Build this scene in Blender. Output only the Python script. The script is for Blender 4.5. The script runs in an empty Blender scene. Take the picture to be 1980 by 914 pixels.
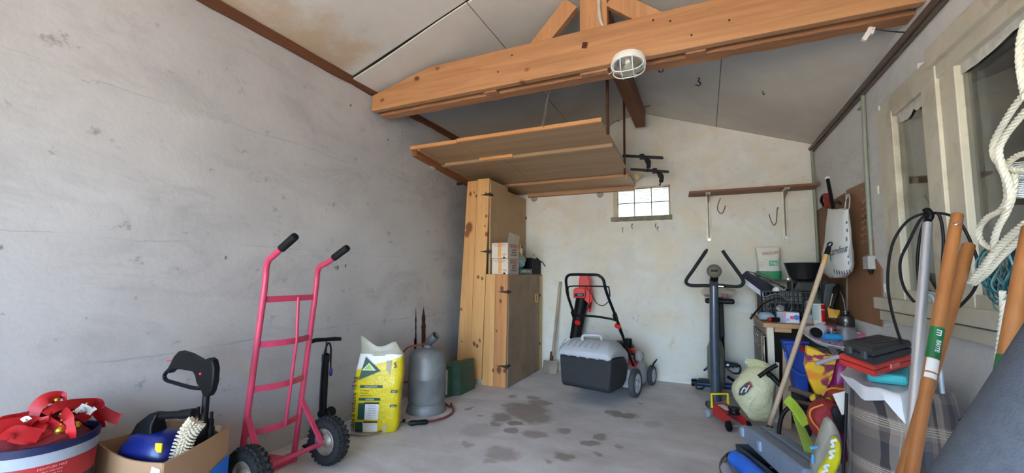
import bpy, bmesh, math, random
from mathutils import Matrix, Vector, Euler, noise
random.seed(7)
R = math.radians
PI = math.pi

# ------------------------------------------------------------------ camera
XL, XR, YB, YF = -2.44, 1.0, 4.75, -2.20          # left / right / back / front inner faces of the garage (metres)
FPX, CX, CY, HCAM = 804.0, 990.0, 457.0, 1.10     # focal length and centre in pixels of the 1980 x 914 frame, eye height
AX = ((0.909, -0.028, -0.416), (0.416, 0.087, 0.905), (0.011, -0.996, 0.090))
CAMM = Matrix(AX)
_q = [Vector(CAMM.row[0]), Vector(CAMM.row[1]), None]
_q[1].normalize(); _q[0] = (_q[0] - _q[1] * _q[0].dot(_q[1])).normalized(); _q[2] = -_q[0].cross(_q[1])
if _q[2].y > 0: _q[2] = -_q[2]
CAMM = Matrix([tuple(v) for v in _q])             # rows: world axes seen by the camera (right, down, forward)
scn = bpy.context.scene
cam_d = bpy.data.cameras.new('camera'); cam = bpy.data.objects.new('camera', cam_d)
scn.collection.objects.link(cam)
rt, dn, fw = CAMM.col[0], CAMM.col[1], CAMM.col[2]
cam.matrix_world = Matrix(((rt[0], -dn[0], -fw[0], 0), (rt[1], -dn[1], -fw[1], 0), (rt[2], -dn[2], -fw[2], HCAM), (0, 0, 0, 1)))
cam_d.sensor_width = 36.0; cam_d.lens = 36.0 * FPX / 1980.0; cam_d.clip_start = 0.02
scn.camera = cam

def at(px, py, x=None, y=None, z=None):
    """world point where the sight line of a photo pixel meets the plane x=, y= or z="""
    v = CAMM @ Vector((px - CX, py - CY, FPX)); o = Vector((0, 0, HCAM))
    if x is not None: t = (x - o.x) / v.x
    elif y is not None: t = (y - o.y) / v.y
    else: t = (z - o.z) / v.z
    return o + v * t

# ------------------------------------------------------------------ sky, sun, door light, exposure
world = bpy.data.worlds.new('sky'); scn.world = world; world.use_nodes = True
bg = world.node_tree.nodes['Background']
skt = world.node_tree.nodes.new('ShaderNodeTexSky'); skt.sky_type = 'NISHITA'; skt.sun_disc = False
skt.sun_elevation = R(58); skt.sun_rotation = R(-35); skt.air_density = 1.0; skt.dust_density = 1.6; skt.ozone_density = 3.0
world.node_tree.links.new(skt.outputs['Color'], bg.inputs['Color']); bg.inputs['Strength'].default_value = 1.0
sun_d = bpy.data.lights.new('sun', 'SUN'); sun_d.energy = 18.0; sun_d.angle = R(0.6); sun_d.color = (1.0, 0.94, 0.84)
sun = bpy.data.objects.new('sun', sun_d); scn.collection.objects.link(sun)
sun.rotation_euler = Vector((0.25, 0.36, 0.90)).to_track_quat('Z', 'Y').to_euler()
por_d = bpy.data.lights.new('door_portal', 'AREA'); por_d.shape = 'RECTANGLE'; por_d.size = 3.1; por_d.size_y = 2.2
por_d.cycles.is_portal = True
por = bpy.data.objects.new('door_portal', por_d); scn.collection.objects.link(por)
por.location = (-0.72, YF - 0.15, 1.1); por.rotation_euler = (R(90), 0, 0)
scn.view_settings.view_transform = 'Standard'; scn.view_settings.look = 'None'
scn.view_settings.gamma = 1.0; scn.view_settings.use_curve_mapping = False
scn.view_settings.exposure = 1.95

# ------------------------------------------------------------------ helpers
COL = scn.collection
W = {}
def lin(c):
    return tuple(((v / 255) / 12.92 if v / 255 <= .04045 else ((v / 255 + .055) / 1.055) ** 2.4) for v in c) + (1.0,)
class NT:
    """small helper round a node tree"""
    def __init__(s, m):
        m.use_nodes = True; s.t = m.node_tree; s.n = s.t.nodes; s.l = s.t.links
        s.b = s.n['Principled BSDF']; s.out = s.n['Material Output']
        s.tc = s.n.new('ShaderNodeTexCoord'); s.co = s.tc.outputs['Object']
    def link(s, a, b): s.l.new(a, b)
    def val(s, v, inp):
        if hasattr(v, 'is_linked') or hasattr(v, 'links'): s.l.new(v, inp)
        else: inp.default_value = v
    def mapping(s, scale=(1, 1, 1), loc=(0, 0, 0), rot=(0, 0, 0), src=None):
        m = s.n.new('ShaderNodeMapping'); m.inputs['Scale'].default_value = scale; m.inputs['Location'].default_value = loc
        m.inputs['Rotation'].default_value = rot; s.link(src or s.co, m.inputs['Vector']); return m.outputs['Vector']
    def noise(s, scale, detail=4, rough=.55, vec=None, dist=0.0):
        n = s.n.new('ShaderNodeTexNoise'); n.inputs['Scale'].default_value = scale; n.inputs['Detail'].default_value = detail
        n.inputs['Roughness'].default_value = rough; n.inputs['Distortion'].default_value = dist
        s.link(vec or s.co, n.inputs['Vector']); return n.outputs['Fac']
    def voronoi(s, scale, vec=None, feature='F1'):
        n = s.n.new('ShaderNodeTexVoronoi'); n.inputs['Scale'].default_value = scale; n.feature = feature
        s.link(vec or s.co, n.inputs['Vector']); return n.outputs['Distance']
    def ramp(s, f, stops, interp='LINEAR'):
        r = s.n.new('ShaderNodeValToRGB'); r.color_ramp.interpolation = interp
        e = r.color_ramp.elements
        while len(e) < len(stops): e.new(.5)
        for el, (p, c) in zip(e, stops):
            el.position = p; el.color = c if isinstance(c, tuple) else (c, c, c, 1)
        s.link(f, r.inputs['Fac']); return r.outputs['Color']
    def mix(s, f, a, b, mode='MIX'):
        m = s.n.new('ShaderNodeMix'); m.data_type = 'RGBA'; m.blend_type = mode
        s.val(f, m.inputs['Factor']); s.val(a, m.inputs[6]); s.val(b, m.inputs[7]); return m.outputs[2]
    def math(s, op, a, b=0.0, c=0.0):
        m = s.n.new('ShaderNodeMath'); m.operation = op
        s.val(a, m.inputs[0]); s.val(b, m.inputs[1]); s.val(c, m.inputs[2]); return m.outputs[0]
    def xyz(s, src=None):
        m = s.n.new('ShaderNodeSeparateXYZ'); s.link(src or s.co, m.inputs[0]); return m.outputs
    def bump(s, h, strength=.3, dist=.01):
        b = s.n.new('ShaderNodeBump'); b.inputs['Strength'].default_value = strength; b.inputs['Distance'].default_value = dist
        s.link(h, b.inputs['Height']); s.link(b.outputs['Normal'], s.b.inputs['Normal'])
    def base(s, c): s.val(c, s.b.inputs['Base Color'])
    def rough(s, r): s.val(r, s.b.inputs['Roughness'])
_mats = {}
def mat(name, col, rough=.55, metal=0.0, var=.12, scale=9.0, bump=0.0, bscale=None, coat=0.0, alpha=1.0, trans=0.0, dirt=None, spec=.5):
    """plain surface: one colour with a slight cloudy variation, optional relief and optional dirt colour"""
    if name in _mats: return _mats[name]
    m = bpy.data.materials.new(name); t = NT(m); c = lin(col)
    lo = tuple(v * (1 - var) for v in c[:3]) + (1,); hi = tuple(min(1, v * (1 + var)) for v in c[:3]) + (1,)
    n = t.noise(scale, 4)
    k = t.ramp(n, [(.3, lo), (.7, hi)])
    if dirt:
        d = t.ramp(t.noise(scale * .7, 6, .7, t.mapping(loc=(3, 5, 1))), [(.5, 0.0), (.72, 1.0)])
        k = t.mix(d, k, lin(dirt))
    t.base(k); t.rough(rough); t.b.inputs['Metallic'].default_value = metal
    t.b.inputs['Coat Weight'].default_value = coat; t.b.inputs['Alpha'].default_value = alpha
    t.b.inputs['Transmission Weight'].default_value = trans; t.b.inputs['Specular IOR Level'].default_value = spec
    if bump: t.bump(t.noise(bscale or scale * 6, 4), bump, .004)
    _mats[name] = m; return m
def wood(name, light, dark, axis='Z', grain=14, rough=.6, knots=0.0, bump=.15, knotcol=(110, 60, 25), spots=()):
    """grain streaks along one axis, optional knots"""
    if name in _mats: return _mats[name]
    m = bpy.data.materials.new(name); t = NT(m)
    st = {'X': (.06, 1, 1), 'Y': (1, .06, 1), 'Z': (1, 1, .06)}[axis]
    v = t.mapping(scale=st)
    g = t.noise(grain * 2.2, 6, .65, v, .4); big = t.noise(grain * .35, 3, .5, v, .2)
    f = t.math('ADD', t.math('MULTIPLY', g, .6), t.math('MULTIPLY', big, .4))
    k = t.ramp(f, [(.32, lin(dark)), (.62, lin(light))])
    if knots:
        ks = {'X': (.7, .001, 1), 'Y': (.001, .45, 1), 'Z': (1, .001, .45)}[axis]
        d = t.voronoi(knots, t.mapping(scale=ks))
        kf = t.ramp(d, [(.0, 1.0), (.07, .85), (.12, 0.0)])
        sel = t.ramp(t.noise(knots * .5, 1, .5, t.mapping(scale=ks, loc=(7, 2, 9))), [(.46, 0.0), (.50, 1.0)])
        kf = t.math('MULTIPLY', kf, sel)
        k = t.mix(kf, k, lin(knotcol))
    if spots:                                 # single knots, each at its own place on the planks
        wob = t.n.new('ShaderNodeTexNoise'); wob.inputs['Scale'].default_value = 30; t.link(t.co, wob.inputs['Vector'])
        va = t.n.new('ShaderNodeVectorMath'); va.operation = 'MULTIPLY_ADD'; t.link(wob.outputs['Color'], va.inputs[0]); va.inputs[1].default_value = (.02, 0, .02)
        t.link(t.mapping(scale=(1, .001, .7)), va.inputs[2]); tot = None
        for x, z, r in spots:
            vd = t.n.new('ShaderNodeVectorMath'); vd.operation = 'DISTANCE'; t.link(va.outputs[0], vd.inputs[0]); vd.inputs[1].default_value = (x + .01, 0, z * .7 + .01)
            f = t.ramp(vd.outputs['Value'], [(r * .7, .9), (r * 1.15, 0.0)]); tot = f if tot is None else t.math('MAXIMUM', tot, f)
        k = t.mix(tot, k, lin(knotcol))
    t.base(k); t.rough(rough)
    if bump: t.bump(g, bump, .003)
    _mats[name] = m; return m

def xf(c=(0, 0, 0), rot=None):
    m = Matrix.Translation(Vector(c))
    if rot is not None: m = m @ (Euler(rot).to_matrix().to_4x4() if not isinstance(rot, Matrix) else rot.to_4x4())
    return m
class B:
    """collects shapes in one bmesh"""
    def __init__(s): s.bm = bmesh.new()
    def _fin(s, vs, M): bmesh.ops.transform(s.bm, matrix=M, verts=vs)
    def box(s, c, d, rot=None):
        r = bmesh.ops.create_cube(s.bm, size=1)
        s._fin(r['verts'], xf(c, rot) @ Matrix.Diagonal((d[0], d[1], d[2], 1))); return s
    def span(s, a, b):
        return s.box([(p + q) / 2 for p, q in zip(a, b)], [abs(q - p) for p, q in zip(a, b)])
    def sph(s, c, r, seg=16, rot=None):
        if not hasattr(r, '__len__'): r = (r, r, r)
        q = bmesh.ops.create_uvsphere(s.bm, u_segments=seg, v_segments=max(6, seg * 2 // 3), radius=1)
        s._fin(q['verts'], xf(c, rot) @ Matrix.Diagonal((r[0], r[1], r[2], 1))); return s
    def loft(s, rings, closed=False, cap=True):
        V = [[s.bm.verts.new(Vector(p)) for p in r] for r in rings]; n = len(V[0]); m = len(V)
        for i in range(m if closed else m - 1):
            a, b = V[i], V[(i + 1) % m]
            for j in range(n):
                k = (j + 1) % n
                try: s.bm.faces.new((a[j], a[k], b[k], b[j]))
                except ValueError: pass
        if cap and not closed:
            s.bm.faces.new(V[0][::-1]); s.bm.faces.new(V[-1])
        return s
    def lathe(s, prof, M=None, n=24, cap=True):
        """profile of (radius, height) pairs turned about local Z"""
        M = M or Matrix.Identity(4); rings = []
        for r, z in prof:
            r = max(r, 1e-4); rings.append([M @ Vector((r * math.cos(2 * PI * i / n), r * math.sin(2 * PI * i / n), z)) for i in range(n)])
        return s.loft(rings, cap=cap)
    def cyl(s, a, b, r, r2=None, n=16):
        a, b = Vector(a), Vector(b); d = b - a; L = d.length
        M = Matrix.Translation(a) @ d.to_track_quat('Z', 'Y').to_matrix().to_4x4()
        return s.lathe([(r, 0), (r if r2 is None else r2, L)], M, n)
    def tube(s, pts, r, n=10, closed=False, flat=None, up=None):
        """round (or flat=(width,height)) section swept along points; r may be a list"""
        P = [Vector(p) for p in pts]; m = len(P); rings = []
        prev = None
        for i in range(m):
            t = (P[(i + 1) % m] - P[i - 1]) if closed else (P[min(i + 1, m - 1)] - P[max(i - 1, 0)])
            if t.length < 1e-9: t = Vector((0, 0, 1))
            t.normalize()
            if prev is None:
                u = Vector(up) if up else (Vector((0, 0, 1)) if abs(t.z) < .9 else Vector((1, 0, 0)))
            else: u = prev
            if up: u = Vector(up)
            u = (u - t * u.dot(t)); u = u.normalized() if u.length > 1e-6 else t.orthogonal().normalized()
            prev = u; w = t.cross(u)
            rr = r[i] if hasattr(r, '__len__') else r
            ring = []
            if flat:
                for a_, b_ in ((1, 1), (-1, 1), (-1, -1), (1, -1)):
                    ring.append(P[i] + w * (a_ * flat[0] / 2) + u * (b_ * flat[1] / 2))
            else:
                for k in range(n):
                    a = 2 * PI * k / n; ring.append(P[i] + w * (rr * math.cos(a)) + u * (rr * math.sin(a)))
            rings.append(ring)
        return s.loft(rings, closed=closed)
    def prism(s, pts, d):
        """polygon of 3D points pushed along vector d"""
        d = Vector(d); return s.loft([[Vector(p) for p in pts], [Vector(p) + d for p in pts]])
    def sheet(s, f, nu, nv, th=.002):
        """thin two-sided sheet of points f(u,v)"""
        g = [[Vector(f(i / nu, j / nv)) for j in range(nv + 1)] for i in range(nu + 1)]
        nor = [[None] * (nv + 1) for _ in range(nu + 1)]
        for i in range(nu + 1):
            for j in range(nv + 1):
                a = g[min(i + 1, nu)][j] - g[max(i - 1, 0)][j]; b = g[i][min(j + 1, nv)] - g[i][max(j - 1, 0)]
                c = a.cross(b); nor[i][j] = c.normalized() if c.length > 1e-12 else Vector((0, 0, 1))
        A = [[s.bm.verts.new(g[i][j] + nor[i][j] * th / 2) for j in range(nv + 1)] for i in range(nu + 1)]
        C = [[s.bm.verts.new(g[i][j] - nor[i][j] * th / 2) for j in range(nv + 1)] for i in range(nu + 1)]
        for i in range(nu):
            for j in range(nv):
                s.bm.faces.new((A[i][j], A[i + 1][j], A[i + 1][j + 1], A[i][j + 1]))
                s.bm.faces.new((C[i][j], C[i][j + 1], C[i + 1][j + 1], C[i + 1][j]))
        for i in range(nu):
            s.bm.faces.new((A[i][0], C[i][0], C[i + 1][0], A[i + 1][0])); s.bm.faces.new((A[i][nv], A[i + 1][nv], C[i + 1][nv], C[i][nv]))
        for j in range(nv):
            s.bm.faces.new((A[0][j], A[0][j + 1], C[0][j + 1], C[0][j])); s.bm.faces.new((A[nu][j], C[nu][j], C[nu][j + 1], A[nu][j + 1]))
        return s
    def jitter(s, amp, freq=6.0, seed=0.0):
        for v in s.bm.verts:
            q = v.co * freq + Vector((seed, seed * 1.7, seed * .3)); v.co += noise.noise_vector(q) * amp
        return s
    def moved(s, M): bmesh.ops.transform(s.bm, matrix=M, verts=s.bm.verts[:]); return s
    def done(s, name, m, parent=None, smooth=True, bevel=0.0, local=False, sub=0, seg=2, org=False):
        me = bpy.data.meshes.new(name); bm = s.bm
        bmesh.ops.recalc_face_normals(bm, faces=bm.faces[:])
        o = bpy.data.objects.new(name, me); COL.objects.link(o)
        if parent is not None:
            o.parent = parent; W[o] = W[parent]
            if not local: bmesh.ops.transform(bm, matrix=W[parent].inverted(), verts=bm.verts[:])
        elif org: W[o] = Matrix.Identity(4)
        else:
            co = [v.co for v in bm.verts]
            c = Vector(((min(v.x for v in co) + max(v.x for v in co)) / 2, (min(v.y for v in co) + max(v.y for v in co)) / 2, min(v.z for v in co)))
            bmesh.ops.translate(bm, vec=-c, verts=bm.verts[:]); o.location = c; W[o] = Matrix.Translation(c)
        bm.to_mesh(me); bm.free(); me.materials.append(m)
        if smooth:
            me.shade_smooth(); me.set_sharp_from_angle(angle=R(38))
        if bevel:
            b = o.modifiers.new('bevel', 'BEVEL'); b.width = bevel; b.segments = seg; b.limit_method = 'ANGLE'; b.angle_limit = R(35)
        if sub:
            q = o.modifiers.new('subd', 'SUBSURF'); q.levels = sub; q.render_levels = sub
        return o
def tag(o, label=None, cat=None, group=None, kind=None):
    if label: o['label'] = label
    if cat: o['category'] = cat
    if group: o['group'] = group
    if kind: o['kind'] = kind
    return o
def thing(name, label, cat, loc=(0, 0, 0), rot=None, group=None):
    o = bpy.data.objects.new(name, None); COL.objects.link(o); o.empty_display_size = .05
    M = xf(loc, rot); o.matrix_basis = M; W[o] = M
    return tag(o, label, cat, group)
def struct(o, label=None): o['kind'] = 'structure'; return tag(o, label)
def text(s, size, M, m, parent, name='lettering', ext=.0004, align='CENTER', sx=1.0):
    """flat print: letters laid in the local XY plane of M (world)"""
    cu = bpy.data.curves.new(name, 'FONT'); cu.body = s; cu.size = size; cu.extrude = ext
    cu.align_x = align; cu.align_y = 'CENTER'; cu.materials.append(m)
    cu.resolution_u = 2
    tmp = bpy.data.objects.new('tmp', cu); COL.objects.link(tmp)
    me = bpy.data.meshes.new_from_object(tmp.evaluated_get(bpy.context.evaluated_depsgraph_get()))
    bpy.data.objects.remove(tmp); bpy.data.curves.remove(cu); me.name = name
    if not me.materials: me.materials.append(m)
    o = bpy.data.objects.new(name, me); COL.objects.link(o); o.parent = parent
    o.matrix_basis = W[parent].inverted() @ M @ Matrix.Diagonal((sx, 1, 1, 1)); return o
def frame(o, ex, ey):
    """matrix with origin o, X along ex, Y nearest ey"""
    x = Vector(ex).normalized(); y = Vector(ey); y = (y - x * y.dot(x)).normalized(); z = x.cross(y)
    return Matrix(((x.x, y.x, z.x, o[0]), (x.y, y.y, z.y, o[1]), (x.z, y.z, z.z, o[2]), (0, 0, 0, 1)))
def smooth_path(P, k=6, closed=False):
    """Catmull-Rom curve through the points"""
    P = [Vector(p) for p in P]; n = len(P); out = []
    rng = range(n) if closed else range(n - 1)
    for i in rng:
        g = (lambda j: P[j % n]) if closed else (lambda j: P[min(max(j, 0), n - 1)])
        a, b, c, d = g(i - 1), g(i), g(i + 1), g(i + 2)
        for q in range(k):
            t = q / k
            out.append(.5 * ((2 * b) + (c - a) * t + (2 * a - 5 * b + 4 * c - d) * t * t + (3 * b - a - 3 * c + d) * t ** 3))
    if not closed: out.append(P[-1])
    return out
def copy_tree(o, M=None, label=None):
    """copy of a thing with copies of its parts and sub-parts"""
    c = o.copy(); COL.objects.link(c)
    if M is not None: c.matrix_basis = M
    W[c] = M if M is not None else W[o]
    if label: c['label'] = label
    for ch in list(o.children):
        d = ch.copy(); COL.objects.link(d); d.parent = c
        for g in list(ch.children):
            e = g.copy(); COL.objects.link(e); e.parent = d
    return c

# ------------------------------------------------------------------ the setting: materials
def plaster(name, base, dark, specks=.5, line=None, warm=None, smear_k=.27):
    m = bpy.data.materials.new(name); t = NT(m)
    big = t.noise(.9, 5, .6); mid = t.noise(4.0, 6, .65, t.mapping(loc=(2, 7, 3))); fine = t.noise(38, 5, .6)
    k = t.ramp(big, [(.25, lin(dark)), (.62, lin(base))])
    smear = t.ramp(t.noise(2.2, 7, .72, t.mapping(scale=(1, .6, 1.4), loc=(9, 1, 4)), .6), [(.50, 0.0), (.66, smear_k)])
    k = t.mix(smear, k, lin(tuple(int(c * .70) for c in dark)))
    if warm: k = t.mix(t.ramp(mid, [(.42, 0.0), (.75, .75)]), k, lin(warm))
    fl = t.ramp(t.noise(11, 8, .75, t.mapping(scale=(1, .7, 1), loc=(4, 4, 4))), [(.60, 0.0), (.69, .55)])
    k = t.mix(t.math('MULTIPLY', fl, specks), k, lin(tuple(int(c * .55) for c in dark)))
    d = t.voronoi(7.0, t.mapping(scale=(1, 1, .62), loc=(1, 3, 8)))
    sp = t.math('MULTIPLY', t.ramp(d, [(.035, 1.0), (.075, 0.0)]), t.ramp(t.noise(3.0, 2, .5, t.mapping(loc=(5, 5, 5))), [(.50, 0.0), (.58, 1.0)]))
    k = t.mix(t.math('MULTIPLY', sp, .8), k, lin((62, 55, 48)))
    if line:                                  # hairline cracks in the render along the block courses
        ax = t.xyz()
        wob = t.math('MULTIPLY', t.math('SUBTRACT', t.noise(1.3, 4, .6), .5), .10)
        for z0, wdt in line:
            dz = t.math('ABSOLUTE', t.math('SUBTRACT', t.math('ADD', ax['Z'], wob), z0))
            ln = t.ramp(dz, [(wdt, .35), (wdt * 2.2, 0.0)])
            k = t.mix(t.math('MULTIPLY', ln, t.ramp(t.noise(2.5, 3), [(.40, 0.0), (.6, 1.0)])), k, lin((112, 104, 96)))
    t.base(k); t.rough(.88); t.b.inputs['Specular IOR Level'].default_value = .25
    h = t.math('ADD', t.math('MULTIPLY', mid, .7), t.math('MULTIPLY', fine, .3)); t.bump(h, .35, .012)
    return m
M_WALL_L = plaster('whitewashed_block', (192, 189, 187), (166, 162, 159), .9, line=[(.70, .0025), (1.25, .0015), (1.95, .0015)])
M_WALL_B = plaster('cream_render', (226, 226, 221), (212, 210, 203), .5, warm=(218, 203, 172), smear_k=.16)
M_WALL_R = plaster('grey_render', (226, 225, 222), (204, 202, 198), .7)
def ceiling_mat():
    m = bpy.data.materials.new('fibre_cement'); t = NT(m)
    k = t.ramp(t.noise(1.4, 5, .6), [(.3, lin((194, 187, 176))), (.65, lin((212, 206, 196)))])
    ax = t.xyz()
    # damp brown staining that runs along the low edge of the front left sheets
    st = t.ramp(t.math('ADD', t.math('MULTIPLY', t.math('SUBTRACT', ax['X'], -2.44), 1.6), t.math('MULTIPLY', t.math('SUBTRACT', t.noise(3.5, 6, .7), .5), 1.5)), [(.18, 1.0), (.62, 0.0)])
    wet = t.math('MULTIPLY', st, t.ramp(t.math('MULTIPLY', ax['Y'], .25), [(.0, 1.0), (.535, 1.0), (.56, .0)]))
    k = t.mix(t.math('MULTIPLY', wet, .55), k, lin((176, 138, 84)))
    sp = t.ramp(t.noise(17, 7, .75), [(.66, 0.0), (.75, .5)]); k = t.mix(sp, k, lin((110, 102, 92)))
    t.base(k); t.rough(.8); t.b.inputs['Specular IOR Level'].default_value = .2; t.bump(t.noise(60, 4), .12, .004); return m
M_CEIL = ceiling_mat()
def floor_mat():
    m = bpy.data.materials.new('worn_concrete'); t = NT(m)
    k = t.ramp(t.noise(1.6, 7, .62), [(.28, lin((186, 180, 177))), (.68, lin((218, 215, 214)))])
    k = t.mix(t.ramp(t.noise(2.6, 7, .72, t.mapping(scale=(.6, 1.4, 1), loc=(3, 1, 2)), .7), [(.48, 0.0), (.68, .4)]), k, lin((158, 148, 139)))
    k = t.mix(t.ramp(t.noise(9, 6, .7, t.mapping(loc=(8, 1, 0))), [(.58, 0.0), (.74, .5)]), k, lin((190, 187, 186)))
    wob = t.n.new('ShaderNodeTexNoise'); wob.inputs['Scale'].default_value = 9; wob.inputs['Detail'].default_value = 5
    t.link(t.co, wob.inputs['Vector'])
    va = t.n.new('ShaderNodeVectorMath'); va.operation = 'MULTIPLY_ADD'
    t.link(wob.outputs['Color'], va.inputs[0]); va.inputs[1].default_value = (.16, .16, 0); t.link(t.co, va.inputs[2])
    total = None                              # old oil and damp spots, each where it lies on the slab
    spots = [(1020, 793, .20, .8), (1045, 778, .10, .8), (1000, 785, .12, .7), (1035, 806, .15, .8), (972, 806, .10, .8), (995, 818, .06, .9), (960, 818, .05, .8),
             (1030, 768, .06, .8), (990, 766, .05, .7), (910, 790, .035, .8), (928, 804, .03, .8), (990, 832, .06, .8), (1035, 840, .09, .7), (1092, 832, .05, .7),
             (1192, 800, .07, .9), (1215, 803, .07, .9), (1180, 797, .05, .8), (1160, 844, .05, .75), (1140, 857, .055, .8), (1090, 882, .07, .8), (1155, 876, .035, .7),
             (1195, 862, .035, .6), (905, 860, .05, .6), (970, 876, .11, .5), (950, 893, .05, .5), (1237, 780, .03, .7), (1060, 893, .03, .6), (930, 830, .14, .3), (1265, 820, .07, .3)]
    for px, py, r, a in spots:
        p = at(px, py, z=0)
        vd = t.n.new('ShaderNodeVectorMath'); vd.operation = 'DISTANCE'
        t.link(va.outputs[0], vd.inputs[0]); vd.inputs[1].default_value = (p.x + .08, p.y + .08, 0)
        f = t.ramp(vd.outputs['Value'], [(r * .72, a), (r * 1.12, 0.0)])
        total = f if total is None else t.math('MAXIMUM', total, f)
    k = t.mix(t.math('MULTIPLY', total, .85), k, lin((124, 110, 97)))
    t.base(k); t.rough(t.ramp(t.noise(3, 4), [(.3, .6), (.7, .85)]))
    t.bump(t.math('ADD', t.noise(5, 6, .6), t.math('MULTIPLY', t.noise(70, 4), .25)), .28, .012); return m
M_FLOOR = floor_mat()
M_BEAM = wood('orange_larch_x', (188, 138, 94), (150, 100, 60), 'X', 12, .55, knots=5.0, knotcol=(95, 48, 20))
M_BEAMZ = wood('orange_larch_z', (188, 138, 94), (154, 104, 64), 'Z', 12, .55, knots=7.0, knotcol=(95, 48, 20))
M_BEAMY = wood('brown_larch_y', (140, 86, 50), (104, 60, 34), 'Y', 12, .6)
M_SLATX = wood('rough_batten_x', (184, 130, 88), (128, 84, 54), 'X', 20, .7, bump=.5)
M_PLATE = wood('dark_wall_plate', (120, 72, 42), (72, 42, 24), 'Y', 14, .75, bump=.4)
M_GROUND = mat('dry_gravel', (184, 168, 142), .9, var=.2, scale=3, bump=.3)
M_OUT = mat('outside_render', (190, 182, 168), .9)
M_ROOF = mat('roof_sheet', (120, 112, 104), .8)
M_FRAMEW = mat('aged_cream_paint', (205, 198, 178), .5, var=.08, scale=5, dirt=(168, 156, 132))
M_MORTAR = mat('raw_mortar', (128, 122, 104), .95, var=.25, scale=20, bump=.5)
M_STAIN = mat('rust_soot', (66, 36, 22), .9, var=.4, scale=30)

# ------------------------------------------------------------------ the setting: shell
RX, RZ = -0.58, 2.93                                  # ridge
ZL, ZR = 2.60, 2.44                                   # underside of the roof at the left / right wall
def zright(y): return 2.375 + .032 * (YB - y)           # the right eave climbs a little towards the door
def zridge(y): return RZ + .032 * (YB - y)
def zroof(x, y=YB): return zridge(y) + (ZL - zridge(y)) * (RX - x) / (RX - XL) if x < RX else zridge(y) + (zright(y) - zridge(y)) * (x - RX) / (XR - RX)
struct(B().span((XL - .2, YF - .2, -.15), (XR + .2, YB + .2, 0)).done('floor', M_FLOOR, org=True))
g = B().span((-14, -16, -.35), (14, 14, -.15)).done('ground', M_GROUND); struct(g)
struct(B().span((XL - .2, YF - 1.6, -.15), (XR + .2, YF - .2, -.01)).done('apron', M_GROUND))
wl = struct(B().span((XL - .2, YF - .2, 0), (XL, YB + .2, ZL - .04)).done('wall_left', M_WALL_L, org=True))
# back wall with the hole for the glass blocks
bx0, bx1, bz0, bz1 = -0.91, -0.30, 1.74, 2.09
wb = B()
def wall_piece(x0, x1, z0, z1a, z1b, y0=YB, y1=YB + .2): wb.prism([(x0, y0, z0), (x1, y0, z0), (x1, y0, z1b), (x0, y0, z1a)], (0, y1 - y0, 0))
wall_piece(XL, bx0, 0, zroof(XL) , zroof(bx0)); wall_piece(bx1, XR, 0, zroof(bx1), zroof(XR) + .0)
wall_piece(bx0, bx1, 0, bz0, bz0)
wb.prism([(bx0, YB, bz1), (bx1, YB, bz1), (bx1, YB, zroof(bx1)), (RX, YB, RZ), (bx0, YB, zroof(bx0))], (0, .2, 0))
wbk = struct(wb.done('wall_back', M_WALL_B, smooth=False, org=True))
# right wall with the window hole
wy0, wy1, wz0, wz1 = 0.75, 3.13, 0.93, 2.12
wr = B()
wr.span((XR, YF - .2, 0), (XR + .2, wy0, ZR)); wr.span((XR, wy1, 0), (XR + .2, YB + .2, ZR))
wr.span((XR, wy0, 0), (XR + .2, wy1, wz0)); wr.span((XR, wy0, wz1), (XR + .2, wy1, ZR))
wrk = struct(wr.done('wall_right', M_WALL_R, smooth=False, org=True))
# front wall: wide open garage door, lintel and gable above it
wf = B()
wf.span((XL, YF - .2, 0), (XL + .14, YF, 2.2)); wf.span((XR - .14, YF - .2, 0), (XR, YF, 2.2))
wf.prism([(XL, YF - .2, 2.2), (XR, YF - .2, 2.2), (XR, YF - .2, zroof(XR, YF)), (RX, YF - .2, zridge(YF)), (XL, YF - .2, zroof(XL, YF))], (0, .2, 0))
struct(wf.done('wall_front', M_WALL_R, smooth=False))
# roof: fibre cement sheets under a tight roof skin
cl = thing('ceiling', None, None, (0, 0, 0)); struct(cl)
def roof_pt(x, y, up=0.0): return (x, y, zroof(x, y) + up)
gap = .0025
def sheet_panel(x0, x1, y0, y1, sag=None, up=0.0, yk=None):
    """one ceiling sheet; yk bends its cross joint, sag lets that edge hang"""
    b = B(); nx, ny = 10, 6
    def f(u, v):
        x = x0 + (x1 - x0) * u; ya = y0 if yk is None or yk[0] is None else yk[0](x); yb = y1 if yk is None or yk[1] is None else yk[1](x)
        y = ya + gap + (yb - ya - 2 * gap) * v; p = Vector(roof_pt(x, y, .006 + up))
        if sag: p.z -= sag(u, v)
        return p
    b.sheet(f, nx, ny, .009).done('ceiling_panel', M_CEIL, cl)
cross = lambda x: 2.285 - .12 * (x - XL) / 1.1 if x < -1.33 else 2.165
xs_l = [XL, -1.33, RX]; xs_r = [RX, .17, XR]
for a, b_ in zip(xs_l[:-1], xs_l[1:]):
    a2, b2 = (a, b_ - gap) if a == XL else (a + gap, b_)
    sheet_panel(a2, b2, YF, 2.2, None, 0, (None, cross))
    sheet_panel(a2, b2, 2.2, YB, (lambda u, v: .022 * max(0, 1 - v * 2.2) * (.4 + .6 * math.sin(PI * min(1, u + .25))) + .004) if a == XL else (lambda u, v: .012 * max(0, 1 - v * 2.5)), -.004, (cross, None))
for a, b_ in zip(xs_r[:-1], xs_r[1:]):
    a2, b2 = (a, b_ - gap) if a == RX else (a + gap, b_)
    sheet_panel(a2, b2, YF, 2.2); sheet_panel(a2, b2, 2.2, YB)
rs = B()
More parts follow.
